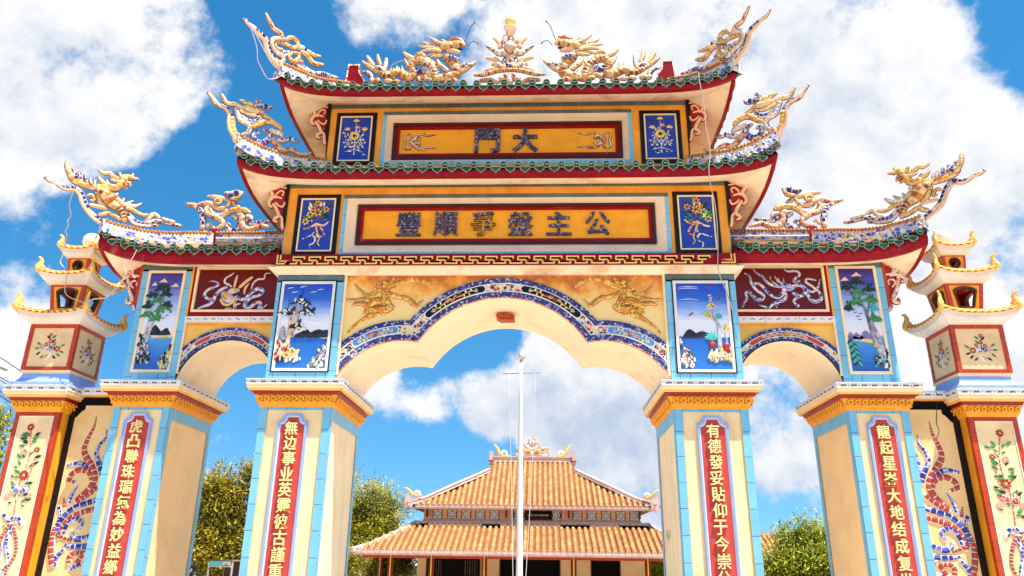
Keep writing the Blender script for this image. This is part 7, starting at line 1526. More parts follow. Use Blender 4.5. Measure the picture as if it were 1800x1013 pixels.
# ------------------------------------------------------------------ lantern towers and wing walls at both ends
def spray(mb, org, y, nrm, seed, H, blue):
    """climbing flower spray: org maps (a, b) in metres to the panel plane."""
    rr = random.Random(seed)
    P = lambda a, b, h=0: org(a, b, h)
    def st(pts, m, r): mb.stroke([P(a, b)+(r,) for a, b in pts], m, nrm, 0.4, 5, 3)
    st([(0.0, H*0.32), (0.02, H*0.55), (-0.03, H*0.75), (0.04, H)], 'mosaic_red', 0.007)
    st([(0.0, H*0.45), (-0.08, H*0.62), (-0.10, H*0.80)], 'mosaic_red', 0.006)
    for a, b, r, c in ((0.04, H, 0.045, 'flower_red'), (-0.10, H*0.82, 0.036, 'flower_red'), (0.05, H*0.80, 0.045, 'flower_rose'), (-0.01, H*0.62, 0.060, 'flower_red'), (-0.13, H*0.46, 0.040, 'flower_rose'), (0.13, H*0.46, 0.040, 'flower_rose')):
        flower(mb, a, b, r, 0, 8, c, 'flower_yellow', 0.4, nrm, P)
    for q in range(46):
        b = rr.uniform(H*0.36, H*0.97)
        sd = rr.choice((-1, 1))
        leaf(mb, rr.uniform(0.01, 0.10)*sd, b, (0.5 if sd > 0 else 2.6)+rr.uniform(-0.5, 0.5), rr.uniform(0.045, 0.08), 0, rr.choice(('leaf_green', 'leaf_green', 'leaf_dark')), nrm, P)
    for sd in (-1, 1):
        mb.stroke([P(sd*0.055-0.02, H*0.50)+(0.035,), P(sd*0.065, H*0.52)+(0.048,), P(sd*0.055+0.02, H*0.50)+(0.035,)], 'mosaic_bluewhite' if blue else 'mosaic_redwhite', nrm, 0.4, 8, 2)
def wide_spray(mb, org, nrm, seed, sc=1.0):
    rr = random.Random(seed)
    P = lambda a, b, h=0: org(a*sc, b, h)
    mb.stroke([P(0, -0.02)+(0.006,), P(0.02, 0.08)+(0.005,), P(0.03, 0.17)+(0.004,)], 'flower_red', nrm, 0.4, 5, 3)
    for a, b, r, c in ((0.03, 0.185, 0.026, 'flower_red'), (0.015, 0.10, 0.028, 'flower_red'), (-0.095, 0.0, 0.040, 'flower_red'), (-0.045, 0.065, 0.024, 'flower_red'), (0.10, 0.02, 0.036, 'flower_rose'), (0.06, 0.06, 0.026, 'flower_red'), (0.02, -0.10, 0.028, 'flower_rose')):
        flower(mb, a, b, r, 0, 7, c, 'flower_yellow', 0.4, nrm, P)
    for a in (-0.03, 0.04):
        mb.stroke([P(a-0.012, 0.005)+(0.026,), P(a, 0.012)+(0.034,), P(a+0.012, 0.004)+(0.026,)], 'mosaic_bluewhite', nrm, 0.5, 8, 2)
    for a, b, an in ((-0.13, 0.03, 2.6), (-0.13, -0.03, 3.5), (-0.10, -0.06, 3.9), (0.13, 0.05, 0.6), (0.14, 0.01, -0.1), (0.12, -0.04, -0.8), (0.03, 0.13, 0.8), (0.0, 0.14, 2.4), (-0.05, -0.09, 3.8), (0.06, -0.09, -0.6), (-0.01, 0.08, 2.2)):
        leaf(mb, a, b, an, 0.06, 0, rr.choice(('leaf_green', 'leaf_green', 'leaf_dark')), nrm, P)
    mb.stroke([P(-0.02, -0.04)+(0.012,), P(-0.01, -0.09)+(0.016,), P(0.03, -0.14)+(0.010,)], 'flower_white', nrm, 0.4, 6, 3)
def pagoda_roof(parent, s, cx, cy, h, zm, rise, hw, zw, ht, zt, orn):
    mb = MB(s)
    def side(k):
        c, q = [(0, -1), (1, 0), (0, 1), (-1, 0)][k], [(1, 0), (0, 1), (-1, 0), (0, -1)][k]
        return c, q
    n = 12
    for k in range(4):
        (nx, ny), (ux, uy) = side(k)
        rowsf, rowss, rowst, edge = [], [], [], []
        for j in range(-n, n+1):
            t = j/n
            r = rise*abs(t)**3
            hh = h*(1+0.05*abs(t)**3)
            px, py = cx+nx*hh+ux*t*hh, cy+ny*hh+uy*t*hh
            rowsf.append([(px, py, zm+r+0.060), (px-nx*0.012, py-ny*0.012, zm+r)])
            wx, wy = cx+nx*hw+ux*t*hw, cy+ny*hw+uy*t*hw
            mx_, my_ = (px+wx)/2, (py+wy)/2
            rowss.append([(px-nx*0.012, py-ny*0.012, zm+r), (mx_, my_, (zm+r+zw)/2-0.012), (wx, wy, zw)])
            tx, ty = cx+nx*ht+ux*t*ht, cy+ny*ht+uy*t*ht
            rowst.append([(px, py, zm+r+0.060), ((px+tx)/2, (py+ty)/2, (zm+r*0.5+zt)/2+0.012), (tx, ty, zt)])
            edge.append((px+nx*0.002, py+ny*0.002, zm+r+0.066))
        mb.loft(rowsf, 'rim_white', False)
        mb.loft(rowss, 'rim_white', True)
        mb.loft(rowst, 'yellow_trim_and_shadow', True)
        mb.stroke([(e[0], e[1], e[2]+0.004, 0.020) for e in edge], 'yellow_trim_and_shadow', (nx, ny, 0.2), 1.0, 6, 1)
        mb.stroke([(e[0]-nx*0.03, e[1]-ny*0.03, e[2]+0.030, 0.020) for e in edge], 'yellow_trim_and_shadow', (nx, ny, 0.2), 1.0, 6, 1)
        for row in range(2):
            m = max(4, int(h*2/0.085))
            for j in range(m):
                t = -0.92+1.84*(j+0.5*(row % 2)+0.25)/m
                hh = h*(1+0.05*abs(t)**3)
                r = rise*abs(t)**3
                c = Vector((cx+nx*(hh+0.012-0.028*row)+ux*t*hh, cy+ny*(hh+0.012-0.028*row)+uy*t*hh, zm+r+0.064+0.026*row))
                w = h/m*0.62
                mb.stroke([tuple(c-Vector((ux, uy, 0))*w+Vector((0, 0, -0.002)))+(0.009,), tuple(c+Vector((0, 0, 0.004)))+(0.014,), tuple(c+Vector((ux, uy, 0))*w+Vector((0, 0, -0.002)))+(0.007,)], 'tile_red', (nx, ny, 0.2), 1.0, 5, 1)
    R = mb.build('roof', parent)
    for sx, sy in ((-1, -1), (1, -1), (1, 1), (-1, 1)):
        o2 = MB(s)
        d = Vector((sx, sy, 0)).normalized()
        c = Vector((cx+sx*h*1.03, cy+sy*h*1.03, zm+rise+0.03))
        pts = [(-0.32, 0.0, 0.09), (-0.05, 0.02, 0.16), (0.08, 0.22, 0.20), (-0.02, 0.50, 0.17), (-0.06, 0.72, 0.13), (0.02, 0.92, 0.10), (0.16, 0.98, 0.06)]
        o2.stroke([tuple(c+d*(a*orn)+Vector((0, 0, b*orn)))+(r*orn,) for a, b, r in pts], 'yellow_trim_and_shadow', (-d.y, d.x, 0), 0.7, 8, 3)
        o2.stroke([tuple(c+d*(a*orn)+Vector((0, 0, b*orn)))+(r*orn,) for a, b, r in [(0.02, 0.30, 0.10), (-0.20, 0.40, 0.10), (-0.22, 0.20, 0.06)]], 'yellow_trim_and_shadow', (-d.y, d.x, 0), 0.7, 7, 3)
        o2.build('corner_ornament', R)
    return R
def chamber(parent, s, cx, cy, hb, ht, z0, z1, name, hole):
    """hollow four sided lantern storey that widens upward, with an opening in every face."""
    mb = MB(s)
    th = 0.045
    n = 24
    for k in range(4):
        nx, ny = [(0, -1), (1, 0), (0, 1), (-1, 0)][k]
        ux, uy = [(1, 0), (0, 1), (-1, 0), (0, -1)][k]
        def P(a, b, d=0.0):
            h = hb+(ht-hb)*b
            return (cx+nx*(h-d)+ux*a*h, cy+ny*(h-d)+uy*a*h, z0+(z1-z0)*b)
        def loop(f):
            return [f(q) for q in range(n)]
        def sq(m):
            def f(q):
                a = 2*pi*q/n+pi/4+pi/n*0
                c, d = cos(a), sin(a)
                k2 = 1.0/max(abs(c), abs(d))
                return (c*k2*m[0], 0.5+d*k2*0.5*m[1])
            return loop(f)
        def hl(g):
            def f(q):
                a = 2*pi*q/n+pi/4
                if hole == 'round': return (cos(a)*0.46*g, 0.52+sin(a)*0.30*g)
                c, d = cos(a), sin(a)
                e = 0.50 if d > 0 else 0.5
                x = max(-1, min(1, c*1.35))*(0.50+0.10*d)*g
                zz = d if d > 0 else max(-1, d*1.4)*0.85
                return (x, 0.50+zz*0.34*g)
            return loop(f)
        A, B, C1, D1 = sq((1.0, 1.0)), sq((0.80, 0.86)), hl(1.18), hl(1.0)
        for X, Y, m, dd in ((A, B, 'tile_red', 0.0), (B, C1, 'amber', 0.004), (C1, D1, 'temple_wood', -0.006)):
            for q in range(n):
                q2 = (q+1) % n
                mb.quad(P(*X[q], dd), P(*X[q2], dd), P(*Y[q2], dd), P(*Y[q], dd), m)
        for q in range(n):
            q2 = (q+1) % n
            mb.quad(P(*D1[q], -0.006), P(*D1[q2], -0.006), P(*D1[q2], th), P(*D1[q], th), 'temple_wood')
            mb.quad(P(*A[q2], th), P(*A[q], th), P(*D1[q], th), P(*D1[q2], th), 'deep_red')
    mb.box(cx-ht+th, cx+ht-th, cy-ht+th, cy+ht-th, z1-0.03, z1, 'deep_red')
    mb.box(cx-hb+th, cx+hb-th, cy-hb+th, cy+hb-th, z0, z0+0.03, 'deep_red')
    return mb.build(name, parent)
def tower(s):
    side = 'left' if s < 0 else 'right'
    cx, cy = 5.735, 0.665
    x0, x1, y0, y1 = 5.450, 6.005, 0.40, 0.93
    T = thing('lantern_tower', (s*cx, cy, -0.45), 'three tiered lantern tower with upturned eaves on a flowered pillar, %s end of the gate' % side, 'tower', 'lantern towers at the ends of the gate')
    mb = MB(s)
    zt = 3.250
    mb.box(x0+0.004, x1-0.004, y0+0.012, y1, -0.45, zt, 'amber')
    mb.prism([(x0+0.07, -0.4), (x1-0.07, -0.4), (x1-0.07, zt-0.07), (x0+0.07, zt-0.07)], y0+0.006, y0+0.02, 'cream')
    mb.frame(x0+0.062, x1-0.062, -0.4, zt-0.06, 0.010, y0-0.004, y0+0.02, 'white_plaster')
    tiles_v(mb, x0, x0+0.066, -0.45, zt, y0+0.012, 'tile_red', 0.20)
    tiles_v(mb, x1-0.066, x1, -0.45, zt, y0+0.012, 'tile_red', 0.20)
    tiles_h(mb, x0+0.068, x1-0.068, zt-0.062, zt, y0+0.012, 'tile_red', 0.2)
    for x, out in ((x0+0.004, -1), (x1-0.004, 1)): side_tiles(mb, x, y0+0.012, y0+0.05, -0.45, zt, 'tile_red', out, 0.2)
    P = mb.build('pillar', T)
    mb = MB(s)
    z = zt
    mb.sweep(x0, x1, y0, y1, [(0.010, z-0.012, 'frieze_orange'), (0.022, z+0.022, 'frieze_orange'), (0.040, z+0.060, 'frieze_orange'), (0.060, z+0.112, 'frieze_orange'), (0.064, z+0.115, 'deep_red'), (0.076, z+0.148, 'deep_red'), (0.108, z+0.150, 'yellow_trim_and_shadow'), (0.116, z+0.184, 'pale_trim'), (0.132, z+0.190, 'pale_trim'), (0.138, z+0.226, 'white_plaster'), (0.141, z+0.228, 'white_plaster'), (0.141, z+0.282, 'lilac_trim'), (0.150, z+0.284, 'lilac_trim'), (0.150, z+0.300, 'periwinkle'), (0.110, z+0.304, 'periwinkle'), (0.108, z+0.345, 'white_plaster'), (0.070, z+0.350, 'periwinkle'), (0.035, z+0.400, 'periwinkle'), (0.018, z+0.470, 'pale_trim'), (0.035, z+0.475, 'pale_trim'), (0.038, z+0.505, 'pale_trim')])
    curls(mb, (x0-0.03, y0-0.040), (x1+0.03, y0-0.040), (0, -1), z+0.074, 8, 'frieze_orange', 0.030)
    curls(mb, (x0-0.040, y1), (x0-0.040, y0), (-1, 0), z+0.074, 7, 'frieze_orange', 0.030)
    curls(mb, (x1+0.040, y0), (x1+0.040, y1), (1, 0), z+0.074, 7, 'frieze_orange', 0.030)
    motifs(mb, (x0-0.13, y0-0.140), (x1+0.13, y0-0.140), (0, -1), z+0.255)
    motifs(mb, (x0-0.140, y0-0.12), (x0-0.140, y1), (-1, 0), z+0.255)
    mb.build('capital', P)
    mb = MB(s)
    org = lambda a, b, h=0: (cx+a, y0+0.000-h, 1.55+b)
    spray(mb, org, y0, (0, -1, 0), 40+s, 1.50, s < 0)
    for pts, m, r in (([(0.0, 0.42), (-0.10, 0.30), (-0.16, 0.10), (-0.08, -0.10), (-0.14, -0.30)], 'mosaic_redwhite', 0.030), ([(0.02, 0.42), (0.10, 0.28), (0.14, 0.12), (0.06, 0.0), (0.12, -0.2)], 'mosaic_redwhite', 0.026), ([(-0.16, 0.42), (-0.05, 0.50), (0.06, 0.46), (0.16, 0.54)], 'mosaic_bluewhite', 0.036), ([(-0.02, 0.40), (0.02, 0.22), (-0.06, 0.02), (0.02, -0.18), (-0.04, -0.34)], 'mosaic_bluewhite', 0.032), ([(0.10, -0.02), (0.16, 0.08), (0.10, 0.20), (0.04, 0.10), (0.06, -0.06), (0.0, -0.22)], 'mosaic_bluewhite', 0.022), ([(-0.06, 0.44), (0.04, 0.38), (0.12, 0.42)], 'flower_yellow', 0.022)):
        mb.shards([org(a*0.8, b-0.05)+(r*0.85*(1-0.12*k),) for k, (a, b) in enumerate(pts)], ['shard_red', 'shard_rust'] if 'red' in m else (['shard_navy', 'shard_blue', 'shard_lilac', 'shard_white'] if 'blue' in m else ['shard_gold']), 'shard_white', random.Random(len(pts)), (0, -1, 0), 0.4, 12, 1.4, 0.18, 0.3)
    mb.build('flower_spray', P)
    # square body
    bx0, bx1, by0, by1, bz0, bz1 = 5.418, 6.048, 0.350, 0.965, 3.755, 4.352
    mb = MB(s)
    mb.box(bx0+0.012, bx1-0.012, by0+0.012, by1-0.012, bz0, bz1, 'tower_plaster')
    for (ya, out) in ((by0+0.012, -1),):
        tiles_v(mb, bx0, bx0+0.052, bz0, bz1, ya, 'tile_red', 0.2)
        tiles_v(mb, bx1-0.052, bx1, bz0, bz1, ya, 'tile_red', 0.2)
        tiles_h(mb, bx0+0.054, bx1-0.054, bz0, bz0+0.042, ya, 'tile_red', 0.2)
        tiles_h(mb, bx0+0.054, bx1-0.054, bz1-0.05, bz1, ya, 'tile_red', 0.2)
    for x, out in ((bx0+0.012, -1), (bx1-0.012, 1)):
        side_tiles(mb, x, by0+0.001, by0+0.052, bz0, bz1, 'tile_red', out, 0.2, 0.012)
        side_tiles(mb, x, by1-0.052, by1, bz0, bz1, 'tile_red', out, 0.2, 0.012)
        side_tiles(mb, x, by0+0.053, by1-0.053, bz0, bz0+0.042, 'tile_red', out, 0.2, 0.012)
        side_tiles(mb, x, by0+0.053, by1-0.053, bz1-0.05, bz1, 'tile_red', out, 0.2, 0.012)
    B = mb.build('tower_body', T)
    mb = MB(s)
    wide_spray(mb, lambda a, b, h=0: (cx+a, by0+0.010-h, 4.03+b), (0, -1, 0), 50+s)
    mb.build('flower_spray', B)
    mb = MB(s)
    wide_spray(mb, lambda a, b, h=0: (bx0+0.010-h, cy-a, 4.03+b), (-1, 0, 0), 60+s, 0.9)
    mb.build('flower_spray', B)
    cyb = (by0+by1)/2
    pagoda_roof(T, s, cx, cyb, 0.435, 4.405, 0.075, 0.31, 4.352, 0.20, 4.545, 0.22)
    chamber(T, s, cx, cyb, 0.190, 0.235, 4.545, 4.915, 'lantern_chamber', 'arch')
    mb = MB(s)
    mb.box(cx-0.215, cx+0.215, cyb-0.215, cyb+0.215, 4.528, 4.548, 'periwinkle')
    mb.box(cx-0.150, cx+0.150, cyb-0.150, cyb+0.150, 5.098, 5.118, 'periwinkle')
    mb.build('chamber_sill', T)
    pagoda_roof(T, s, cx, cyb, 0.345, 4.965, 0.070, 0.235, 4.915, 0.14, 5.105, 0.19)
    chamber(T, s, cx, cyb, 0.128, 0.145, 5.118, 5.330, 'lantern_chamber', 'round')
    pagoda_roof(T, s, cx, cyb, 0.225, 5.372, 0.055, 0.145, 5.330, 0.06, 5.50, 0.17)
    g = thing('globe_lamp', (s*cx, cyb+0.05, 5.50), 'round white globe lamp on top of the %s lantern tower' % side, 'lamp', 'globe lamps on the lantern towers')
    mb = MB(s)
    mb.ball((cx, cyb+0.05, 5.655), 0.118, 'globe_white', 24, 16)
    mb.build('globe', g)
    mb = MB(s)
    mb.lathe((cx, cyb+0.05, 5.47), [(0.05, 0), (0.05, 0.05), (0.035, 0.06), (0.045, 0.075)], 'steel_grey', 14)
    mb.build('socket', g)
    # wing wall
    Wt = thing('wing_wall', (s*5.1, 0.7, -0.45), 'cream wing wall with a red and blue mosaic dragon tail, between %s tower and gate' % side, 'wall', 'wing walls beside the gate')
    wx0, wx1, wy = 4.752, 5.452, 0.58
    Wt['kind'] = 'thing'
    mb = MB(s)
    mb.box(wx0, wx1, wy+0.02, wy+0.26, -0.45, 3.50, 'black_gap')
    notch = [(wx0, -0.45), (wx1-0.088, -0.45), (wx1-0.088, 3.20), (wx1-0.110, 3.215), (wx1-0.135, 3.25), (wx1-0.165, 3.285), (wx1-0.195, 3.30), (wx1-0.20, 3.355), (wx0, 3.355)]
    mb.prism(notch, wy+0.004, wy+0.03, 'wing_plaster')
    for k in range(14): mb.box(wx1-0.080, wx1-0.002, wy+0.012, wy+0.03, -0.45+k*0.27, -0.45+k*0.27+0.262, 'tile_black_and_shadow')
    Wb = mb.build('wall_body', Wt)
    mb = MB(s)
    mb.box(wx0-0.03, wx1+0.03, wy-0.03, wy+0.30, 3.462, 3.484, 'frieze_orange')
    mb.box(wx0-0.03, wx1+0.03, wy-0.045, wy+0.31, 3.484, 3.560, 'white_plaster')
    mb.box(wx0-0.03, wx1+0.03, wy-0.055, wy+0.32, 3.560, 3.575, 'lilac_trim')
    motifs(mb, (wx0, wy-0.046), (wx1, wy-0.046), (0, -1), 3.525)
    mb.build('coping', Wt)
    mb = MB(s)
    for q, (m, p) in enumerate(REL['wing_tail']):
        pts = [(min(p[k]-0.012, wx1-0.125), wy+0.004-0.003*(q % 3), p[k+1], p[k+2]*0.88) for k in range(0, len(p), 3)]
        pts = [p_ for p_ in pts if p_[0] > wx0-0.02]
        if len(pts) < 2: continue
        mb.stroke([(a, b+0.006, c, r+0.007) for a, b, c, r in pts], 'flower_white', (0, -1, 0), 0.3, 8, 3)
        mb.stroke([(a, b+0.008, c, r+0.011) for a, b, c, r in pts], 'charcoal', (0, -1, 0), 0.2, 8, 3)  # dark outline slightly wider than the white one
        mb.shards(pts, SHARD['R'] if m == 'r' else SHARD['N'], 'shard_white', random.Random(q), (0, -1, 0), 0.5, 12, 1.6, 0.16, 0.2)
    mb.build('dragon_tail_relief', Wt)
    if s > 0:
        mb = MB(s)
        mb.stroke([(5.20, wy-0.046, 3.575, 0.004), (5.215, wy-0.046, 3.52, 0.005), (5.20, wy-0.02, 3.46, 0.004), (5.205, wy, 3.36, 0.004), (5.17, wy, 3.20, 0.004), (5.185, wy, 3.10, 0.003), (5.12, wy, 2.98, 0.002)], 'charcoal', (0, -1, 0), 0.4, 5, 3)
        mb.build('crack', Wt)
tower(-1)
tower(1)
# ------------------------------------------------------------------ temple hall behind the gate
GZ = -0.45
hall = thing('temple_hall', (0, 27, GZ), 'low temple hall with two tiers of orange tile roof behind the flagpole', 'temple')
def tile_slope(mb, xa, xb, y0, z0, ytop, lim, pitch, seed, s_rows=None):
    """barrel tile rows up a front slope from the eave (y0, z0); lim(x) -> top z of that row; y follows z."""
    rr = random.Random(seed)
    n = round((xb-xa)/pitch)
    for k in range(n):
        x = xa+(xb-xa)*(k+0.5)/n
        zt, yt = lim(x)
        if zt-z0 < 0.06: continue
        L = sqrt((zt-z0)**2+(yt-y0)**2)
        d = Vector((0, (yt-y0)/L, (zt-z0)/L))
        up = Vector((0, -d.z, d.y))
        r = pitch*0.34
        m = max(1, round(L/0.27))
        jx = rr.uniform(-0.006, 0.006)
        for j in range(m):
            a = Vector((x+jx, y0, z0))+d*(L*j/m)
            b = Vector((x+jx+rr.uniform(-0.004, 0.004), y0, z0))+d*(L*(j+1)/m+0.02)
            rows = []
            for c, q in ((a, r*1.06), (b, r*0.90)):
                rows.append([tuple(c+Vector((1, 0, 0))*(q*cos(pi*g/5))+up*(q*sin(pi*g/5)+0.01)) for g in range(6)])
            mb.loft(rows, 'roof_terracotta', False)
        mb.disc((x+jx, y0-0.02, z0+0.012), (0, -1, 0), r*1.12, 0.10, 'roof_ridge', 10)
        mb.box(x+pitch*0.5-r*0.7, x+pitch*0.5+r*0.7, y0-0.01, y0+0.05, z0-0.075, z0-0.005, 'roof_ridge')
        if lim(x)[1] < ytop-0.05 or s_rows:
            c = Vector((x+jx, y0, z0))+d*L
            mb.disc(tuple(c+Vector((0, -0.03, 0.02))), (0, -1, 0.2), r*1.1, 0.12, 'roof_ridge', 10)
HW = 0.018
# lower roof
def lim_low(x):
    ax = abs(x-0.02)
    f = 1.0 if ax < 4.93 else max(0.0, (6.92-ax)/(6.92-4.93))
    return (1.86+(3.06-1.86)*f, 22.0+3.0*f)
mb = MB()
mb.loft([[(-6.9, 22.02, 1.85), (-4.93, 25.0, 3.05)], [(6.94, 22.02, 1.85), (4.93, 25.0, 3.05)]], 'roof_gutter', False)
for s in (-1, 1):
    mb.loft([[(s*6.92, 22.02, 1.85), (s*4.93, 25.0, 3.05)], [(s*6.92, 33.0, 1.85), (s*4.93, 30.0, 3.05)]], 'roof_terracotta', False)
tile_slope(mb, -6.85, 6.89, 22.0, 1.86, 25.0, lim_low, 0.252, 5)
mb.box(-6.9, 6.94, 22.03, 22.12, 1.72, 1.80, 'roof_ridge')
LR = mb.build('lower_roof', hall)
mb = MB()
for s in (-1, 1):
    mb.sx = s
    pts = [(6.98, 21.95, 1.98), (6.4, 22.8, 2.20), (5.6, 23.95, 2.70), (4.95, 25.0, 3.16)]
    mb.loft([[(x-0.10, y-0.10, z), (x+0.08, y+0.08, z)] for x, y, z in pts], 'roof_ridge', False)
    mb.loft([[(x-0.10, y-0.10, z), (x-0.13, y-0.13, z-0.16)] for x, y, z in pts], 'roof_ridge', False)
    mb.loft([[(x+0.08, y+0.08, z), (x+0.11, y+0.11, z-0.16)] for x, y, z in pts], 'roof_ridge', False)
    mb.quad((6.88, 21.85, 1.98), (7.06, 22.03, 1.98), (7.09, 22.06, 1.80), (6.85, 21.82, 1.80), 'roof_ridge')
mb.sx = 1
mb.box(-4.95, 4.95, 24.70, 24.99, 2.93, 3.135, 'temple_wall')
mb.box(-4.95, 4.95, 24.685, 24.70, 2.95, 2.995, 'deep_red')
for k in range(40):
    mb.disc((-4.85+k*0.2485, 24.66, 3.03), (0, -1, 0), 0.088, 0.06, 'roof_ridge', 10)
mb.build('hip_ridge', LR)
# clerestory
mb = MB()
mb.box(-4.66, 4.66, 25.0, 30.0, 3.0, 3.78, 'temple_wall')
mb.box(-4.70, 4.70, 24.96, 25.0, 3.64, 3.70, 'orange_paint')
mb.box(-4.70, 4.70, 24.95, 25.0, 3.14, 3.20, 'temple_wall')
CW = mb.build('clerestory_wall', hall)
def lattice(x, w, z0=3.245, z1=3.605):
    mb = MB()
    mb.box(x-w/2, x+w/2, 24.97, 25.0, z0, z1, 'temple_wood')
    cz, r = (z0+z1)/2, min(w, z1-z0)*0.42
    n = 20
    for rad, t in ((r, 0.020), (r*0.55, 0.016)):
        mb.stroke([(x+rad*cos(2*pi*k/n), 24.965, cz+rad*sin(2*pi*k/n), t) for k in range(n+1)], 'white_plaster', (0, -1, 0), 0.5, 5, 1)
    for k in range(8):
        a = 2*pi*k/8
        mb.stroke([(x+r*0.15*cos(a), 24.965, cz+r*0.15*sin(a), 0.016), (x+r*1.15*cos(a), 24.965, cz+r*1.15*sin(a), 0.020)], 'white_plaster', (0, -1, 0), 0.5, 5, 1)
    for sx in (-1, 1):
        for sz in (-1, 1): mb.stroke([(x+sx*w*0.40, 24.965, cz+sz*r*0.7, 0.02), (x+sx*w*0.36, 24.965, cz+sz*r*1.0, 0.03), (x+sx*w*0.2, 24.965, cz+sz*r*1.05, 0.02)], 'white_plaster', (0, -1, 0), 0.5, 5, 2)
    mb.build('lattice_window', CW)
for x in (-4.10, -3.46, -2.84, -2.22, -1.60, 2.02, 2.64, 3.27, 3.90, 4.50):
    lattice(x*0.985-0.02, 0.42)
for x in (-0.52, 1.03): lattice(x, 0.54, 3.225, 3.62)
mb = MB()
for x in (-4.5, -1.08, 1.60, 4.62): mb.box(x-0.03, x+0.03, 24.72, 24.99, 3.30, 3.66, 'temple_wood')
mb.build('rafter_bracket', CW)
mb = MB()
mb.box(-0.26, 0.90, 24.93, 24.98, 3.215, 3.615, 'black_gap')
mb.frame(-0.24, 0.88, 3.235, 3.595, 0.02, 24.915, 24.94, 'temple_wood')
for k, (w, x, z, h) in enumerate((('DI TICH', -0.02, 3.415, 0.085), ('DINH VA BAN THANH', 0.44, 3.415, 0.085))):
    text_mesh(mb, w, x, z, 0.26 if k == 0 else 0.60, h, 24.92, 24.935, 'roof_ridge', 0.02)
mb.box(-0.1, 0.75, 24.925, 24.935, 3.29, 3.30, 'temple_red')
mb.build('name_board', CW)
# upper roof
def lim_up(x):
    ax = abs(x-0.0)
    if ax < 1.90: z = 6.05
    elif ax < 2.02: z = 6.05-(ax-1.90)/0.12*0.55
    else: z = 5.50-(ax-2.02)/(5.22-2.02)*(5.50-3.72)
    f = (z-3.72)/(6.05-3.72)
    return (z, 24.3+3.7*f)
mb = MB()
mb.loft([[(-5.28, 24.32, 3.71), (-2.02, 27.0, 5.47), (-1.9, 28.0, 6.03)], [(5.28, 24.32, 3.71), (2.02, 27.0, 5.47), (1.9, 28.0, 6.03)]], 'roof_gutter', False)
for s in (-1, 1):
    mb.loft([[(s*5.28, 24.32, 3.71), (s*2.02, 27.0, 5.47)], [(s*5.2, 32.2, 3.70), (s*2.02, 29.0, 5.47)]], 'roof_terracotta', False)
    mb.quad((s*2.0, 27.0, 5.45), (s*2.0, 29.0, 5.45), (s*1.95, 28.2, 6.03), (s*1.95, 27.9, 6.03), 'roof_ridge')
    mb.quad((s*4.66, 25.0, 3.70), (s*5.28, 24.32, 3.69), (s*5.2, 32.2, 3.69), (s*4.66, 30.0, 3.70), 'temple_wood')
mb.quad((-4.66, 25.0, 3.70), (4.66, 25.0, 3.70), (5.2, 24.34, 3.68), (-5.2, 24.34, 3.68), 'temple_wood')
tile_slope(mb, -5.22, 5.22, 24.3, 3.73, 28.0, lim_up, 0.236, 6)
mb.box(-5.25, 5.25, 24.34, 24.42, 3.60, 3.66, 'roof_ridge')
UR = mb.build('upper_roof', hall)
mb = MB()
for s in (-1, 1):
    mb.sx = s
    pts = [(5.34, 24.22, 3.88), (4.6, 24.8, 4.15), (3.5, 25.5, 4.75), (2.5, 26.5, 5.32), (2.05, 26.98, 5.60)]
    for a, b, c in ((0.09, 0.0, 0.16), ):
        mb.loft([[(x-0.09, y-0.09, z), (x+0.07, y+0.07, z)] for x, y, z in pts], 'roof_ridge', False)
        mb.loft([[(x-0.09, y-0.09, z), (x-0.12, y-0.12, z-0.17)] for x, y, z in pts], 'roof_ridge', False)
        mb.loft([[(x+0.07, y+0.07, z), (x+0.10, y+0.10, z-0.17)] for x, y, z in pts], 'roof_ridge', False)
        mb.loft([[(x-0.11, y-0.11, z-0.05), (x-0.115, y-0.115, z-0.08)] for x, y, z in pts], 'deep_red', False)
    mb.prism([(5.05, 3.66), (5.34, 3.62), (5.40, 3.90), (5.30, 4.22), (5.18, 4.10), (5.00, 3.98)], 24.18, 24.32, 'roof_ridge', True)
    mb.box(1.86, 2.08, 27.75, 28.15, 5.50, 6.02, 'roof_ridge')
    mb.box(1.90, 2.06, 27.72, 28.1, 6.02, 6.50, 'roof_ridge')
    mb.box(1.86, 2.10, 27.70, 28.12, 6.02, 6.07, 'deep_red')
mb.sx = 1
mb.box(-1.9, 1.9, 27.88, 28.12, 6.02, 6.24, 'roof_ridge')
mb.box(-1.9, 1.9, 27.84, 28.16, 6.235, 6.27, 'temple_wall')
RD = mb.build('ridge', UR)
for s in (-1, 1):
    mb = MB(s)
    mb.stroke([(1.10, 28.0, 6.28, 0.04), (1.45, 28.0, 6.32, 0.07), (1.62, 28.0, 6.46, 0.09), (1.72, 28.0, 6.68, 0.07), (1.84, 28.0, 6.82, 0.04)], 'yellow_trim_and_shadow', (0, -1, 0), 0.7, 8, 3)
    mb.stroke([(1.25, 27.98, 6.34, 0.06), (1.30, 27.98, 6.50, 0.07), (1.45, 27.98, 6.52, 0.06), (1.46, 27.98, 6.40, 0.05)], 'white_plaster', (0, -1, 0), 0.7, 8, 3)
    mb.build('ridge_scroll', RD)
    mb = MB(s)
    mb.stroke([(4.88, 24.4, 4.12, 0.06), (5.08, 24.28, 4.18, 0.07), (5.24, 24.22, 4.36, 0.055), (5.40, 24.2, 4.46, 0.025)], 'yellow_trim_and_shadow', (0, -1, 0), 0.7, 8, 3)
    mb.stroke([(4.78, 24.45, 4.14, 0.07), (4.88, 24.4, 4.30, 0.08), (5.0, 24.4, 4.26, 0.06)], 'white_plaster', (0, -1, 0), 0.7, 8, 3)
    mb.build('corner_scroll', RD)
mb = MB()
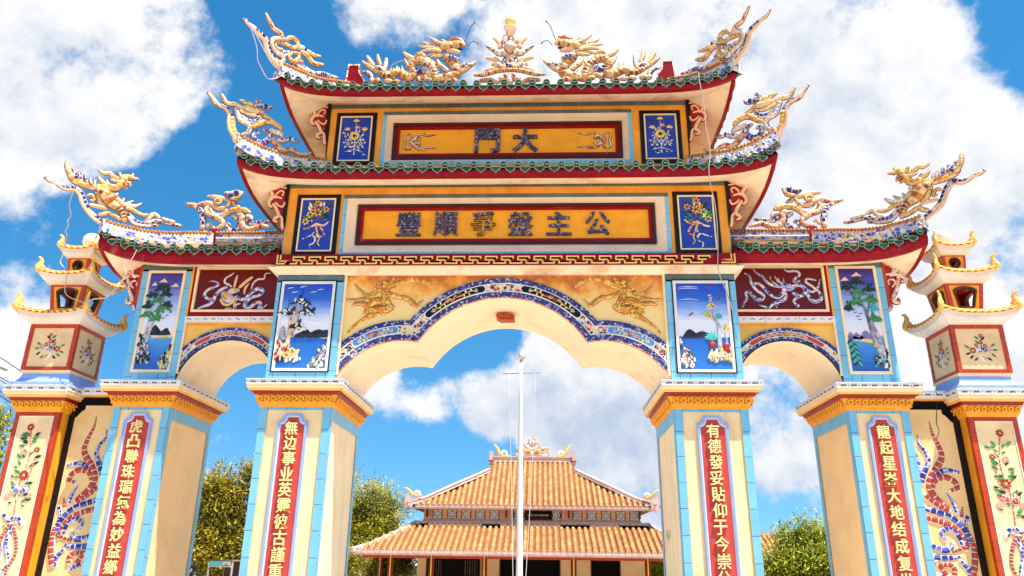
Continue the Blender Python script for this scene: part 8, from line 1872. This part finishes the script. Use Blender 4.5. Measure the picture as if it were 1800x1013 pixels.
for s in (-1, 1):
    mb.sx = s
    for pts in ([(0.0, 6.40), (0.30, 6.38), (0.62, 6.30), (0.78, 6.44), (0.66, 6.54)], [(0.10, 6.55), (0.40, 6.56), (0.60, 6.68), (0.74, 6.64)], [(0.05, 6.62), (0.26, 6.74), (0.34, 6.90), (0.22, 6.92)], [(0.0, 6.80), (0.12, 6.98), (0.10, 7.14)], [(0.20, 6.34), (0.34, 6.50), (0.52, 6.46)]):
        mb.stroke([(x+0.03, 28.0, z, 0.085-0.012*k) for k, (x, z) in enumerate(pts)], 'roof_ridge', (0, -1, 0), 0.7, 7, 3)
    mb.stroke([(0.10, 27.93, 6.50, 0.05), (0.24, 27.92, 6.60, 0.06), (0.30, 27.93, 6.48, 0.04)], 'yellow_trim_and_shadow', (0, -1, 0), 0.7, 7, 3)
    mb.stroke([(0.42, 27.95, 6.66, 0.03), (0.76, 27.95, 6.68, 0.045)], 'yellow_trim_and_shadow', (0, -1, 0), 0.7, 7, 2)
mb.sx = 1
mb.stroke([(0.03, 28.0, 6.9, 0.12), (0.03, 28.0, 7.05, 0.07)], 'roof_ridge', (0, -1, 0), 0.7, 7, 2)
mb.stroke([(0.10, 28.0, 7.08, 0.02), (0.02, 28.0, 7.18, 0.02)], 'wire_dark', (0, -1, 0), 1, 6, 1)
mb.build('finial', RD)
# ground storey
mb = MB()
for a, b in ((-4.75, -4.38), (-2.10, -1.32), (1.22, 2.46), (3.70, 4.9)): mb.box(a, b, 24.5, 24.9, GZ, 3.0, 'temple_cream')
mb.box(-4.75, 4.9, 24.5, 24.9, 1.66, 3.0, 'temple_cream')
mb.box(-4.75, 4.9, 24.86, 29.9, GZ, 3.0, 'temple_wood')
GW = mb.build('ground_wall', hall)
for k, (a, b) in enumerate(((-4.38, -2.10), (-1.32, 1.22), (2.46, 3.70))):
    mb = MB()
    mb.box(a, b, 24.78, 24.85, GZ, 1.66, 'black_gap')
    if k == 0:
        for c in (a+0.08, b-0.68):
            for q in range(6): mb.box(c+q*0.10, c+q*0.10+0.035, 24.72, 24.77, GZ, 1.56, 'temple_wood' if q % 2 else 'bark')
    mb.frame(a, b, GZ-0.1, 1.66, 0.05, 24.485, 24.55, 'temple_wood')
    mb.build('doorway', GW)
for x in (-5.56, -3.93, -1.83, 1.70, 4.60, 6.1, -6.5):
    mb = MB()
    y = 22.9
    if x > 5 or x < -6: y = 25.5
    mb.lathe((x, y, GZ), [(0.17, 0), (0.17, 0.12), (0.115, 0.16), (0.115, 2.28)], 'temple_red', 16)
    mb.box(x-0.02, x+0.02, y-0.125, y-0.112, 0.5, 1.75, 'flower_yellow')
    mb.build('column', hall)
mb = MB()
mb.box(-6.7, 6.7, 22.80, 22.98, 1.62, 1.76, 'temple_red')
mb.box(-6.85, 6.88, 22.06, 24.6, 1.765, 1.79, 'temple_wood')
mb.box(-7.0, 7.0, 21.6, 30.5, GZ, GZ+0.15, 'paving')
mb.build('porch_beam', hall)

# ------------------------------------------------------------------ flagpole
fp = thing('flagpole', (-0.03, 9, GZ), 'tall white flagpole with crossbar in front of the temple hall', 'flagpole')
mb = MB()
mb.lathe((-0.035, 9, GZ), [(0.080, 0), (0.076, 1.2), (0.071, 2.5), (0.058, 4.2), (0.046, 5.6), (0.036, 6.60)], 'pole_white', 16)
mb.build('pole', fp)
mb = MB()
mb.stroke([(-0.45, 9, 5.800, 0.014), (0.40, 9, 5.832, 0.014)], 'steel_grey', (0, -1, 0), 1, 8, 1)
mb.ball((-0.45, 9, 5.80), 0.02, 'steel_grey', 8, 5)
mb.ball((0.40, 9, 5.832), 0.02, 'steel_grey', 8, 5)
mb.build('crossbar', fp)
mb = MB()
mb.lathe((-0.02, 9, 6.15), [(0.045, 0), (0.075, 0.04), (0.082, 0.085), (0.070, 0.13), (0.03, 0.165)], 'mosaic_pink', 14)
mb.lathe((-0.02, 9, 6.28), [(0.072, 0), (0.05, 0.035), (0.012, 0.06), (0.008, 0.10)], 'pole_white', 14)
mb.build('ball', fp)
for k, (xt, xb) in enumerate(((-0.20, 0.12), (0.20, 0.16))):
    mb = MB()
    mb.stroke([(xt*1.6, 8.9, 5.80, 0.004), ((xt*1.2), 8.9, 3.6, 0.006), (-0.035+(xt*0.62), 8.9, 0.9, 0.007), (-0.035+0.09*sgn(xt), 8.92, 0.5, 0.006)], 'pole_white', (0, -1, 0), 1, 5, 3)
    mb.build('halyard', fp)

# ------------------------------------------------------------------ trees
def tree(name, base, h, blobs, nleaf, leafsize, mat, label, seed, trunk=0.16, group='trees behind the gate', bare=0):
    rr = random.Random(seed)
    T = thing(name, base, label, 'tree', group)
    mb = MB()
    bx, by, bz = base
    top = (bx+rr.uniform(-0.2, 0.2), by, bz+h*0.55)
    mb.stroke([(bx, by, bz-0.05, trunk), (bx+0.06, by, bz+h*0.2, trunk*0.8), (bx-0.04, by, bz+h*0.38, trunk*0.65), top+(trunk*0.45,)], 'bark', (0, -1, 0), 1, 9, 3)
    for c, r in blobs:
        s0 = (bx+rr.uniform(-0.05, 0.05), by, bz+h*rr.uniform(0.25, 0.5))
        mid = tuple((a+b)/2+rr.uniform(-0.15, 0.15) for a, b in zip(s0, c))
        mb.stroke([s0+(trunk*0.45,), mid+(trunk*0.28,), tuple(c)+(trunk*0.10,)], 'bark', (0, -1, 0), 1, 6, 3)
        for q in range(3):
            e = tuple(a+rr.uniform(-0.8, 0.8)*r for a in c)
            mb.stroke([mid+(trunk*0.14,), tuple((a+b)/2+rr.uniform(-0.1, 0.1) for a, b in zip(mid, e))+(trunk*0.09,), e+(0.008,)], 'bark', (0, -1, 0), 1, 5, 2)
    for q in range(bare):
        c, r = rr.choice(blobs)
        a = rr.uniform(0.5, 2.6)
        s0 = tuple(c)
        e = (c[0]+cos(a)*r*1.35, c[1]+rr.uniform(-0.3, 0.3), c[2]+abs(sin(a))*r*1.4)
        mb.stroke([s0+(0.014,), tuple((u+v)/2+rr.uniform(-0.1, 0.1) for u, v in zip(s0, e))+(0.010,), e+(0.005,)], 'bark', (0, -1, 0), 1, 5, 2)
    mb.build('trunk', T)
    cr = MB()
    vol = sum(r*r for _, r in blobs)
    for c, r in blobs:
        # leaf sprigs spread through each clump, thicker towards its skin
        n = int(nleaf*r*r/vol)
        ns = max(6, n//14)
        for q in range(ns):
            d = Vector((rr.gauss(0, 1), rr.gauss(0, 1), rr.gauss(0, 1)))
            d.normalize()
            rad = r*(rr.random()**0.42)*(0.82+0.36*noise.noise(Vector(c)*1.7+d*2.3))
            ctr = Vector(c)+Vector((d.x*rad, d.y*rad, d.z*rad*0.85))
            grow = (d*0.6+Vector((rr.uniform(-0.6, 0.6), rr.uniform(-0.6, 0.6), rr.uniform(-0.3, 0.5)))).normalized()
            for w in range(14):
                p = ctr+grow*(leafsize*rr.uniform(-1.6, 2.4))+Vector((rr.gauss(0, 1), rr.gauss(0, 1), rr.gauss(0, 1)))*leafsize*0.75
                a = (grow+Vector((rr.uniform(-1, 1), rr.uniform(-1, 1), rr.uniform(-0.8, 0.5)))).normalized()
                b = a.cross(Vector((rr.uniform(-0.6, 0.6), rr.uniform(-0.9, 0.2), 1.0))).normalized()
                l, wd = leafsize*rr.uniform(0.7, 1.25), leafsize*rr.uniform(0.24, 0.40)
                nrm = a.cross(b)
                i = cr.add((p-a*l*0.5, p+b*wd*0.5+nrm*wd*0.12, p+a*l*0.5, p-b*wd*0.5+nrm*wd*0.12))
                cr.face((i, i+1, i+2, i+3), mat)
    cr.build('crown', T)
    return T
def clump(cx, cy, cz, rx, ry, rz, n, r0, r1, seed):
    rr = random.Random(seed)
    out = []
    for _ in range(n):
        d = Vector((rr.gauss(0, 1), rr.gauss(0, 1), rr.gauss(0, 1))).normalized()
        f = rr.random()**0.5
        out.append(((cx+d.x*rx*f, cy+d.y*ry*f, cz+d.z*rz*f), rr.uniform(r0, r1)))
    return out
tree('broadleaf_tree', (-7.6, 12.0, GZ), 4.4, clump(-7.7, 12.0, 2.35, 1.5, 1.3, 1.45, 24, 0.50, 0.80, 3)+[((-7.45, 12, 3.75), 0.42), ((-7.15, 11.9, 3.6), 0.40), ((-8.3, 12, 3.1), 0.4), ((-8.2, 11.6, 1.5), 0.5), ((-7.3, 11.5, 1.6), 0.55)], 42000, 0.135, 'leaves_olive', 'olive leaved tree between the two left pillars', 11, 0.15, bare=6)
tree('broadleaf_tree', (-11.0, 34.0, GZ), 7.2, clump(-10.7, 34.0, 3.3, 3.0, 2.2, 2.5, 26, 0.85, 1.45, 5)+[((-10.3, 34, 5.75), 0.75), ((-9.0, 34, 4.9), 0.85), ((-7.8, 34.1, 4.6), 0.65), ((-6.9, 34.2, 4.4), 0.45), ((-8.1, 34, 3.6), 0.9), ((-8.7, 34, 2.4), 0.9), ((-9.6, 33.8, 1.3), 1.05), ((-7.7, 34.1, 2.75), 0.65), ((-13.0, 34, 4.4), 0.8)], 52000, 0.19, 'leaves_lime', 'yellow green tree left of the temple hall', 12, 0.26, bare=7)
tree('broadleaf_tree', (7.8, 14.0, GZ), 3.3, clump(7.8, 14.0, 1.45, 1.25, 1.0, 1.0, 26, 0.45, 0.70, 8)+[((6.9, 13.9, 0.9), 0.5), ((6.72, 13.9, 1.45), 0.40), ((6.75, 13.9, 0.4), 0.5), ((8.9, 14, 2.55), 0.45), ((9.3, 14, 2.3), 0.5)]+[((7.25, 14, 2.35), 0.40), ((7.9, 14, 2.30), 0.45), ((8.6, 14.1, 2.35), 0.42), ((6.75, 13.8, 1.5), 0.35), ((8.3, 14, 1.7), 0.5)], 42000, 0.12, 'leaves_green', 'bushy green tree between the two right pillars', 13, 0.12, bare=5)
tree('broadleaf_tree', (-6.6, 27.5, GZ), 3.6, clump(-6.4, 27.5, 1.4, 1.3, 1.0, 1.0, 12, 0.5, 0.8, 18), 16000, 0.15, 'leaves_olive', 'dark low tree seen through the left columns of the temple hall', 14, 0.14)
tree('broadleaf_tree', (7.0, 31.5, GZ), 3.4, clump(6.6, 31.5, 1.4, 1.2, 1.0, 1.0, 10, 0.5, 0.8, 19), 12000, 0.15, 'leaves_green', 'dark low tree seen past the right columns of the temple hall', 15, 0.14)
tree('garden_tree', (-9.6, 4.2, GZ), 4.6, [((-9.05, 4.1, 3.75), 0.20), ((-8.95, 4.0, 3.45), 0.16), ((-9.0, 4.0, 3.15), 0.22), ((-9.1, 4.1, 2.8), 0.26), ((-9.4, 4.2, 3.3), 0.4), ((-9.3, 4.2, 2.4), 0.4), ((-8.85, 4.0, 3.1), 0.16), ((-8.8, 4.0, 2.6), 0.2), ((-8.85, 4.0, 3.8), 0.12)], 5200, 0.11, 'leaves_lime', 'leafy branches at the left edge beside the left lantern tower', 16, 0.09, None)

wl = MB()
rr_ = random.Random(77)
for q in range(150):
    xx = rr_.choice((rr_.uniform(-60, -9), rr_.uniform(-60, -9), rr_.uniform(9, 60), rr_.uniform(-9, 9)))
    yy = rr_.uniform(42, 54)
    hh = rr_.uniform(1.7, 2.9) if abs(xx) > 9 else 1.5
    for w in range(260):
        d = Vector((rr_.gauss(0, 1), rr_.gauss(0, 1), rr_.gauss(0, 1))).normalized()
        p = Vector((xx, yy, GZ+hh*0.5))+Vector((d.x*1.6, d.y*1.3, d.z*hh*0.55))
        a = Vector((rr_.uniform(-1, 1), rr_.uniform(-1, 1), rr_.uniform(-1, 1))).normalized()
        b = a.orthogonal().normalized()
        i = wl.add((p-a*0.20, p+b*0.10, p+a*0.20, p-b*0.10))
        wl.face((i, i+1, i+2, i+3), 'leaves_far')
wlo = wl.build('woodland')
wlo['kind'] = 'stuff'

# ------------------------------------------------------------------ far house, stall, people, street lamp, wires
fh = thing('far_house', (12.5, 31, GZ), 'brown tiled roof of a far house behind the right tree', 'house')
mb = MB()
mb.box(11.0, 15.0, 30.4, 34.0, GZ, 1.9, 'temple_cream')
mb.build('wall', fh)
mb = MB()
mb.loft([[(10.7, 29.8, 1.8), (11.3, 32.0, 2.98)], [(15.2, 29.8, 1.8), (14.6, 32.0, 2.98)]], 'roof_gutter', False)
mb.loft([[(10.7, 34.2, 1.8), (11.3, 32.0, 2.98)], [(15.2, 34.2, 1.8), (14.6, 32.0, 2.98)]], 'roof_gutter', False)
tile_slope(mb, 10.8, 15.1, 29.8, 1.82, 32.0, lambda x: (2.98, 32.0), 0.25, 9)
mb.box(11.2, 14.7, 31.9, 32.1, 2.93, 3.08, 'concrete')
mb.build('roof', fh)
st = thing('food_stall', (-5.9, 7.4, GZ), 'white framed stall with a teal sign board under the olive tree', 'stall')
for x, y in ((-6.13, 7.0), (-5.66, 7.0), (-6.13, 7.8), (-5.66, 7.8)):
    mb = MB()
    mb.box(x-0.014, x+0.014, y-0.014, y+0.014, GZ, 1.50, 'concrete')
    mb.build('post', st)
mb = MB()
mb.box(-6.10, -5.86, 6.965, 6.985, 1.415, 1.50, 'teal_paint')
mb.box(-5.855, -5.69, 6.965, 6.985, 1.425, 1.50, 'concrete')
mb.box(-6.12, -5.67, 6.975, 6.99, 1.395, 1.414, 'pole_white')
mb.stroke([(-5.80, 6.955, 1.44, 0.006), (-5.77, 6.955, 1.475, 0.008), (-5.73, 6.955, 1.46, 0.006), (-5.75, 6.955, 1.43, 0.006)], 'teal_paint', (0, -1, 0), 0.4, 5, 2)
mb.build('sign_board', st)
mb = MB()
mb.prism([(-6.15, 1.502), (-5.64, 1.502), (-5.70, 1.53), (-6.09, 1.53)], 6.98, 7.82, 'bark', True)
mb.build('roof', st)
mb = MB()
mb.box(-6.11, -5.68, 7.05, 7.78, GZ, 0.95, 'concrete')
mb.box(-6.14, -5.65, 7.02, 7.80, 0.95, 0.98, 'pole_white')
mb.box(-6.11, -5.68, 7.74, 7.78, 0.98, 1.5, 'temple_wood')
mb.build('counter', st)
def person(loc, h, turn, shirt, label, hair_long):
    """standing figure grown from a joint skeleton with a Skin modifier; clothes and hair are children."""
    k = h/1.70
    P = {'pelvis': (0, 0, 0.93, 0.125), 'waist': (0, 0, 1.08, 0.112), 'chest': (0, -0.01, 1.28, 0.135), 'neck0': (0, 0, 1.42, 0.075), 'neck': (0, -0.005, 1.47, 0.052), 'chin': (0, -0.02, 1.53, 0.066), 'head': (0, -0.01, 1.61, 0.086), 'crown': (0, 0, 1.67, 0.062),
         'shl': (-0.17, 0, 1.38, 0.056), 'ell': (-0.22, 0.02, 1.10, 0.042), 'wrl': (-0.20, -0.10, 0.88, 0.030), 'hal': (-0.195, -0.13, 0.80, 0.032),
         'shr': (0.17, 0, 1.38, 0.056), 'elr': (0.22, 0.0, 1.10, 0.042), 'wrr': (0.18, -0.14, 0.92, 0.030), 'har': (0.17, -0.19, 0.86, 0.032),
         'hil': (-0.09, 0, 0.88, 0.085), 'knl': (-0.10, -0.01, 0.49, 0.058), 'anl': (-0.10, 0.02, 0.09, 0.042), 'tol': (-0.11, -0.13, 0.035, 0.036),
         'hir': (0.09, 0, 0.88, 0.085), 'knr': (0.10, -0.01, 0.49, 0.058), 'anr': (0.10, 0.02, 0.09, 0.042), 'tor': (0.11, -0.13, 0.035, 0.036)}
    E = [('pelvis', 'waist'), ('waist', 'chest'), ('chest', 'neck0'), ('neck0', 'neck'), ('neck', 'chin'), ('chin', 'head'), ('head', 'crown'), ('chest', 'shl'), ('shl', 'ell'), ('ell', 'wrl'), ('wrl', 'hal'), ('chest', 'shr'), ('shr', 'elr'), ('elr', 'wrr'), ('wrr', 'har'), ('pelvis', 'hil'), ('hil', 'knl'), ('knl', 'anl'), ('anl', 'tol'), ('pelvis', 'hir'), ('hir', 'knr'), ('knr', 'anr'), ('anr', 'tor')]
    c, s = cos(turn), sin(turn)
    def tr(p): return ((p[0]*c-p[1]*s)*k, (p[0]*s+p[1]*c)*k, p[2]*k)
    # fingers: five short chains out of each palm
    for side, sg in (('l', -1), ('r', 1)):
        hx, hy, hz, _ = P['ha'+side]
        for q in range(4):
            o0, ln = (q-1.5)*0.020, (0.070, 0.080, 0.075, 0.058)[q]
            P['f%s%d' % (side, q)] = (hx+o0*0.4*sg, hy+o0, hz-ln*0.6, 0.0095)
            P['g%s%d' % (side, q)] = (hx+o0*0.4*sg-0.008*sg, hy+o0-0.012, hz-ln, 0.0080)
            E += [('ha'+side, 'f%s%d' % (side, q)), ('f%s%d' % (side, q), 'g%s%d' % (side, q))]
        P['t'+side] = (hx-0.028*sg, hy-0.030, hz-0.012, 0.011)
        P['u'+side] = (hx-0.034*sg, hy-0.048, hz-0.042, 0.009)
        E += [('ha'+side, 't'+side), ('t'+side, 'u'+side)]
    names = list(P)
    me = bpy.data.meshes.new('person')
    me.from_pydata([tr(P[n]) for n in names], [(names.index(a), names.index(b)) for a, b in E], [])
    me.materials.append(MATS['skin'])
    ob = bpy.data.objects.new('person', me)
    SC.collection.objects.link(ob)
    ob.location = loc
    md = ob.modifiers.new('skin', 'SKIN')
    for v, n in zip(me.skin_vertices[0].data, names):
        v.radius = (P[n][3]*k, P[n][3]*k)
        v.use_root = n == 'pelvis'
    sb = ob.modifiers.new('smooth', 'SUBSURF')
    sb.levels = sb.render_levels = 2
    tag(ob, label, 'person', 'visitors by the stall')
    LOC[ob.name] = (0, 0, 0)
    def cloth(name, chains, m, n=12):
        mb = MB()
        for ch in chains: mb.stroke([tr(p[:3])+(p[3]*k,) for p in ch], m, tr((0, -1, 0)), 1.0, n, 3)
        b = mb.build(name, ob)
        return b
    cloth('shirt', [[(0, 0, 0.94, 0.155), (0, 0, 1.10, 0.145), (0, -0.01, 1.28, 0.165), (0, 0, 1.40, 0.115)], [(-0.08, 0, 1.37, 0.08), (-0.17, 0, 1.38, 0.075), (-0.205, 0.01, 1.18, 0.062)], [(0.08, 0, 1.37, 0.08), (0.17, 0, 1.38, 0.075), (0.205, 0, 1.18, 0.062)]], shirt)
    cloth('trousers', [[(-0.03, 0, 0.93, 0.13), (-0.09, 0, 0.80, 0.105), (-0.10, -0.01, 0.49, 0.078), (-0.10, 0.02, 0.12, 0.060)], [(0.03, 0, 0.93, 0.13), (0.09, 0, 0.80, 0.105), (0.10, -0.01, 0.49, 0.078), (0.10, 0.02, 0.12, 0.060)]], 'trousers')
    mb = MB()
    H = tr((0, 0.040, 1.640))
    mb.ball(H, 0.102*k, 'hair_black', 16, 10, (0.96, 1.0, 1.05))
    F = tr((0, -0.062, 1.585))
    if hair_long:
        for a in (-0.085, -0.05, 0.0, 0.05, 0.085): mb.stroke([tr((a, 0.05, 1.66))+(0.045*k,), tr((a*1.15, 0.075, 1.50))+(0.045*k,), tr((a*1.1, 0.085, 1.34))+(0.02*k,)], 'hair_black', (0, -1, 0), 0.8, 8, 3)
    mb.build('hair', ob)
    mb = MB()
    mb.ball(F, 0.066*k, 'skin', 14, 10, (0.95, 0.75, 1.2))
    mb.stroke([tr((0, -0.108, 1.605))+(0.008*k,), tr((0, -0.122, 1.58))+(0.012*k,), tr((0, -0.112, 1.572))+(0.010*k,)], 'skin', (0, 0, 1), 1, 6, 2)
    for e in (-0.026, 0.026):
        mb.ball(tr((e, -0.108, 1.612)), 0.011*k, 'globe_white', 8, 6)
        mb.ball(tr((e, -0.117, 1.612)), 0.006*k, 'hair_black', 6, 5)
        mb.stroke([tr((e*1.5, -0.106, 1.632))+(0.004*k,), tr((e*0.6, -0.113, 1.634))+(0.004*k,)], 'hair_black', (0, -1, 0), 1, 5, 1)
        mb.ball(tr((e*3.2, -0.01, 1.60)), 0.024*k, 'skin', 8, 6, (0.4, 0.8, 1.2))
    mb.stroke([tr((-0.022, -0.108, 1.553))+(0.005*k,), tr((0, -0.113, 1.551))+(0.008*k,), tr((0.022, -0.108, 1.553))+(0.005*k,)], 'flower_rose', (0, -1, 0), 1, 6, 2)
    mb.build('face', ob)
    return ob
person((-6.33, 6.55, GZ), 1.99*0.955, -0.35, 'shirt_grey', 'dark haired person in a pale grey top at the foot of the left trees', True)
person((-6.04, 6.2, GZ), 1.74, 0.5, 'shirt_white', 'shorter person in a white shirt standing before the stall', False)
# street lamp arm reaching in from the left
sl_ = thing('street_lamp', (-12.6, 6, GZ), 'white street lamp head on a thin arm left of the left lantern tower', 'street lamp')
mb = MB()
mb.stroke([(-12.6, 6, GZ, 0.08), (-12.6, 6, 3.0, 0.07), (-12.55, 6, 5.2, 0.055), (-12.2, 6, 5.55, 0.045), (-11.4, 6, 5.42, 0.035), (-10.5, 6, 5.13, 0.03)], 'steel_grey', (0, -1, 0), 1, 8, 4)
mb.build('pole', sl_)
mb = MB()
mb.stroke([(-10.62, 6, 5.205, 0.045), (-10.45, 6, 5.15, 0.055), (-10.25, 6, 5.07, 0.045), (-10.10, 6, 5.01, 0.028)], 'pole_white', (0, 0, 1), 0.5, 9, 3)
mb.build('lamp_head', sl_)
up = thing('utility_pole', (-10.9, 10.5, GZ), 'concrete utility pole hidden behind the left lantern tower', 'pole')
mb = MB()
mb.lathe((-10.9, 10.5, GZ), [(0.16, 0), (0.10, 4.6)], 'concrete', 12)
mb.build('shaft', up)
for k, (z0, z1) in enumerate(((6.34, 4.05), (5.88, 3.95), (5.80, 3.75), (5.53, 3.62), (5.42, 3.50))):
    mb = MB()
    mb.stroke([(-15.2, 10+0.05*k, z0+0.72, 0.012), (-13.6, 10+0.05*k, z0, 0.012), (-12.2, 10.2, z0*0.62+z1*0.38-0.10, 0.012), (-10.9, 10.5, z1, 0.012)], 'wire_dark', (0, -1, 0), 1, 5, 4)
    w = mb.build('utility_wire', None, (-13.6, 10, z0))
    tag(w, 'thin dark utility wire sloping down behind the left lantern tower', 'wire', 'utility wires at the left edge')
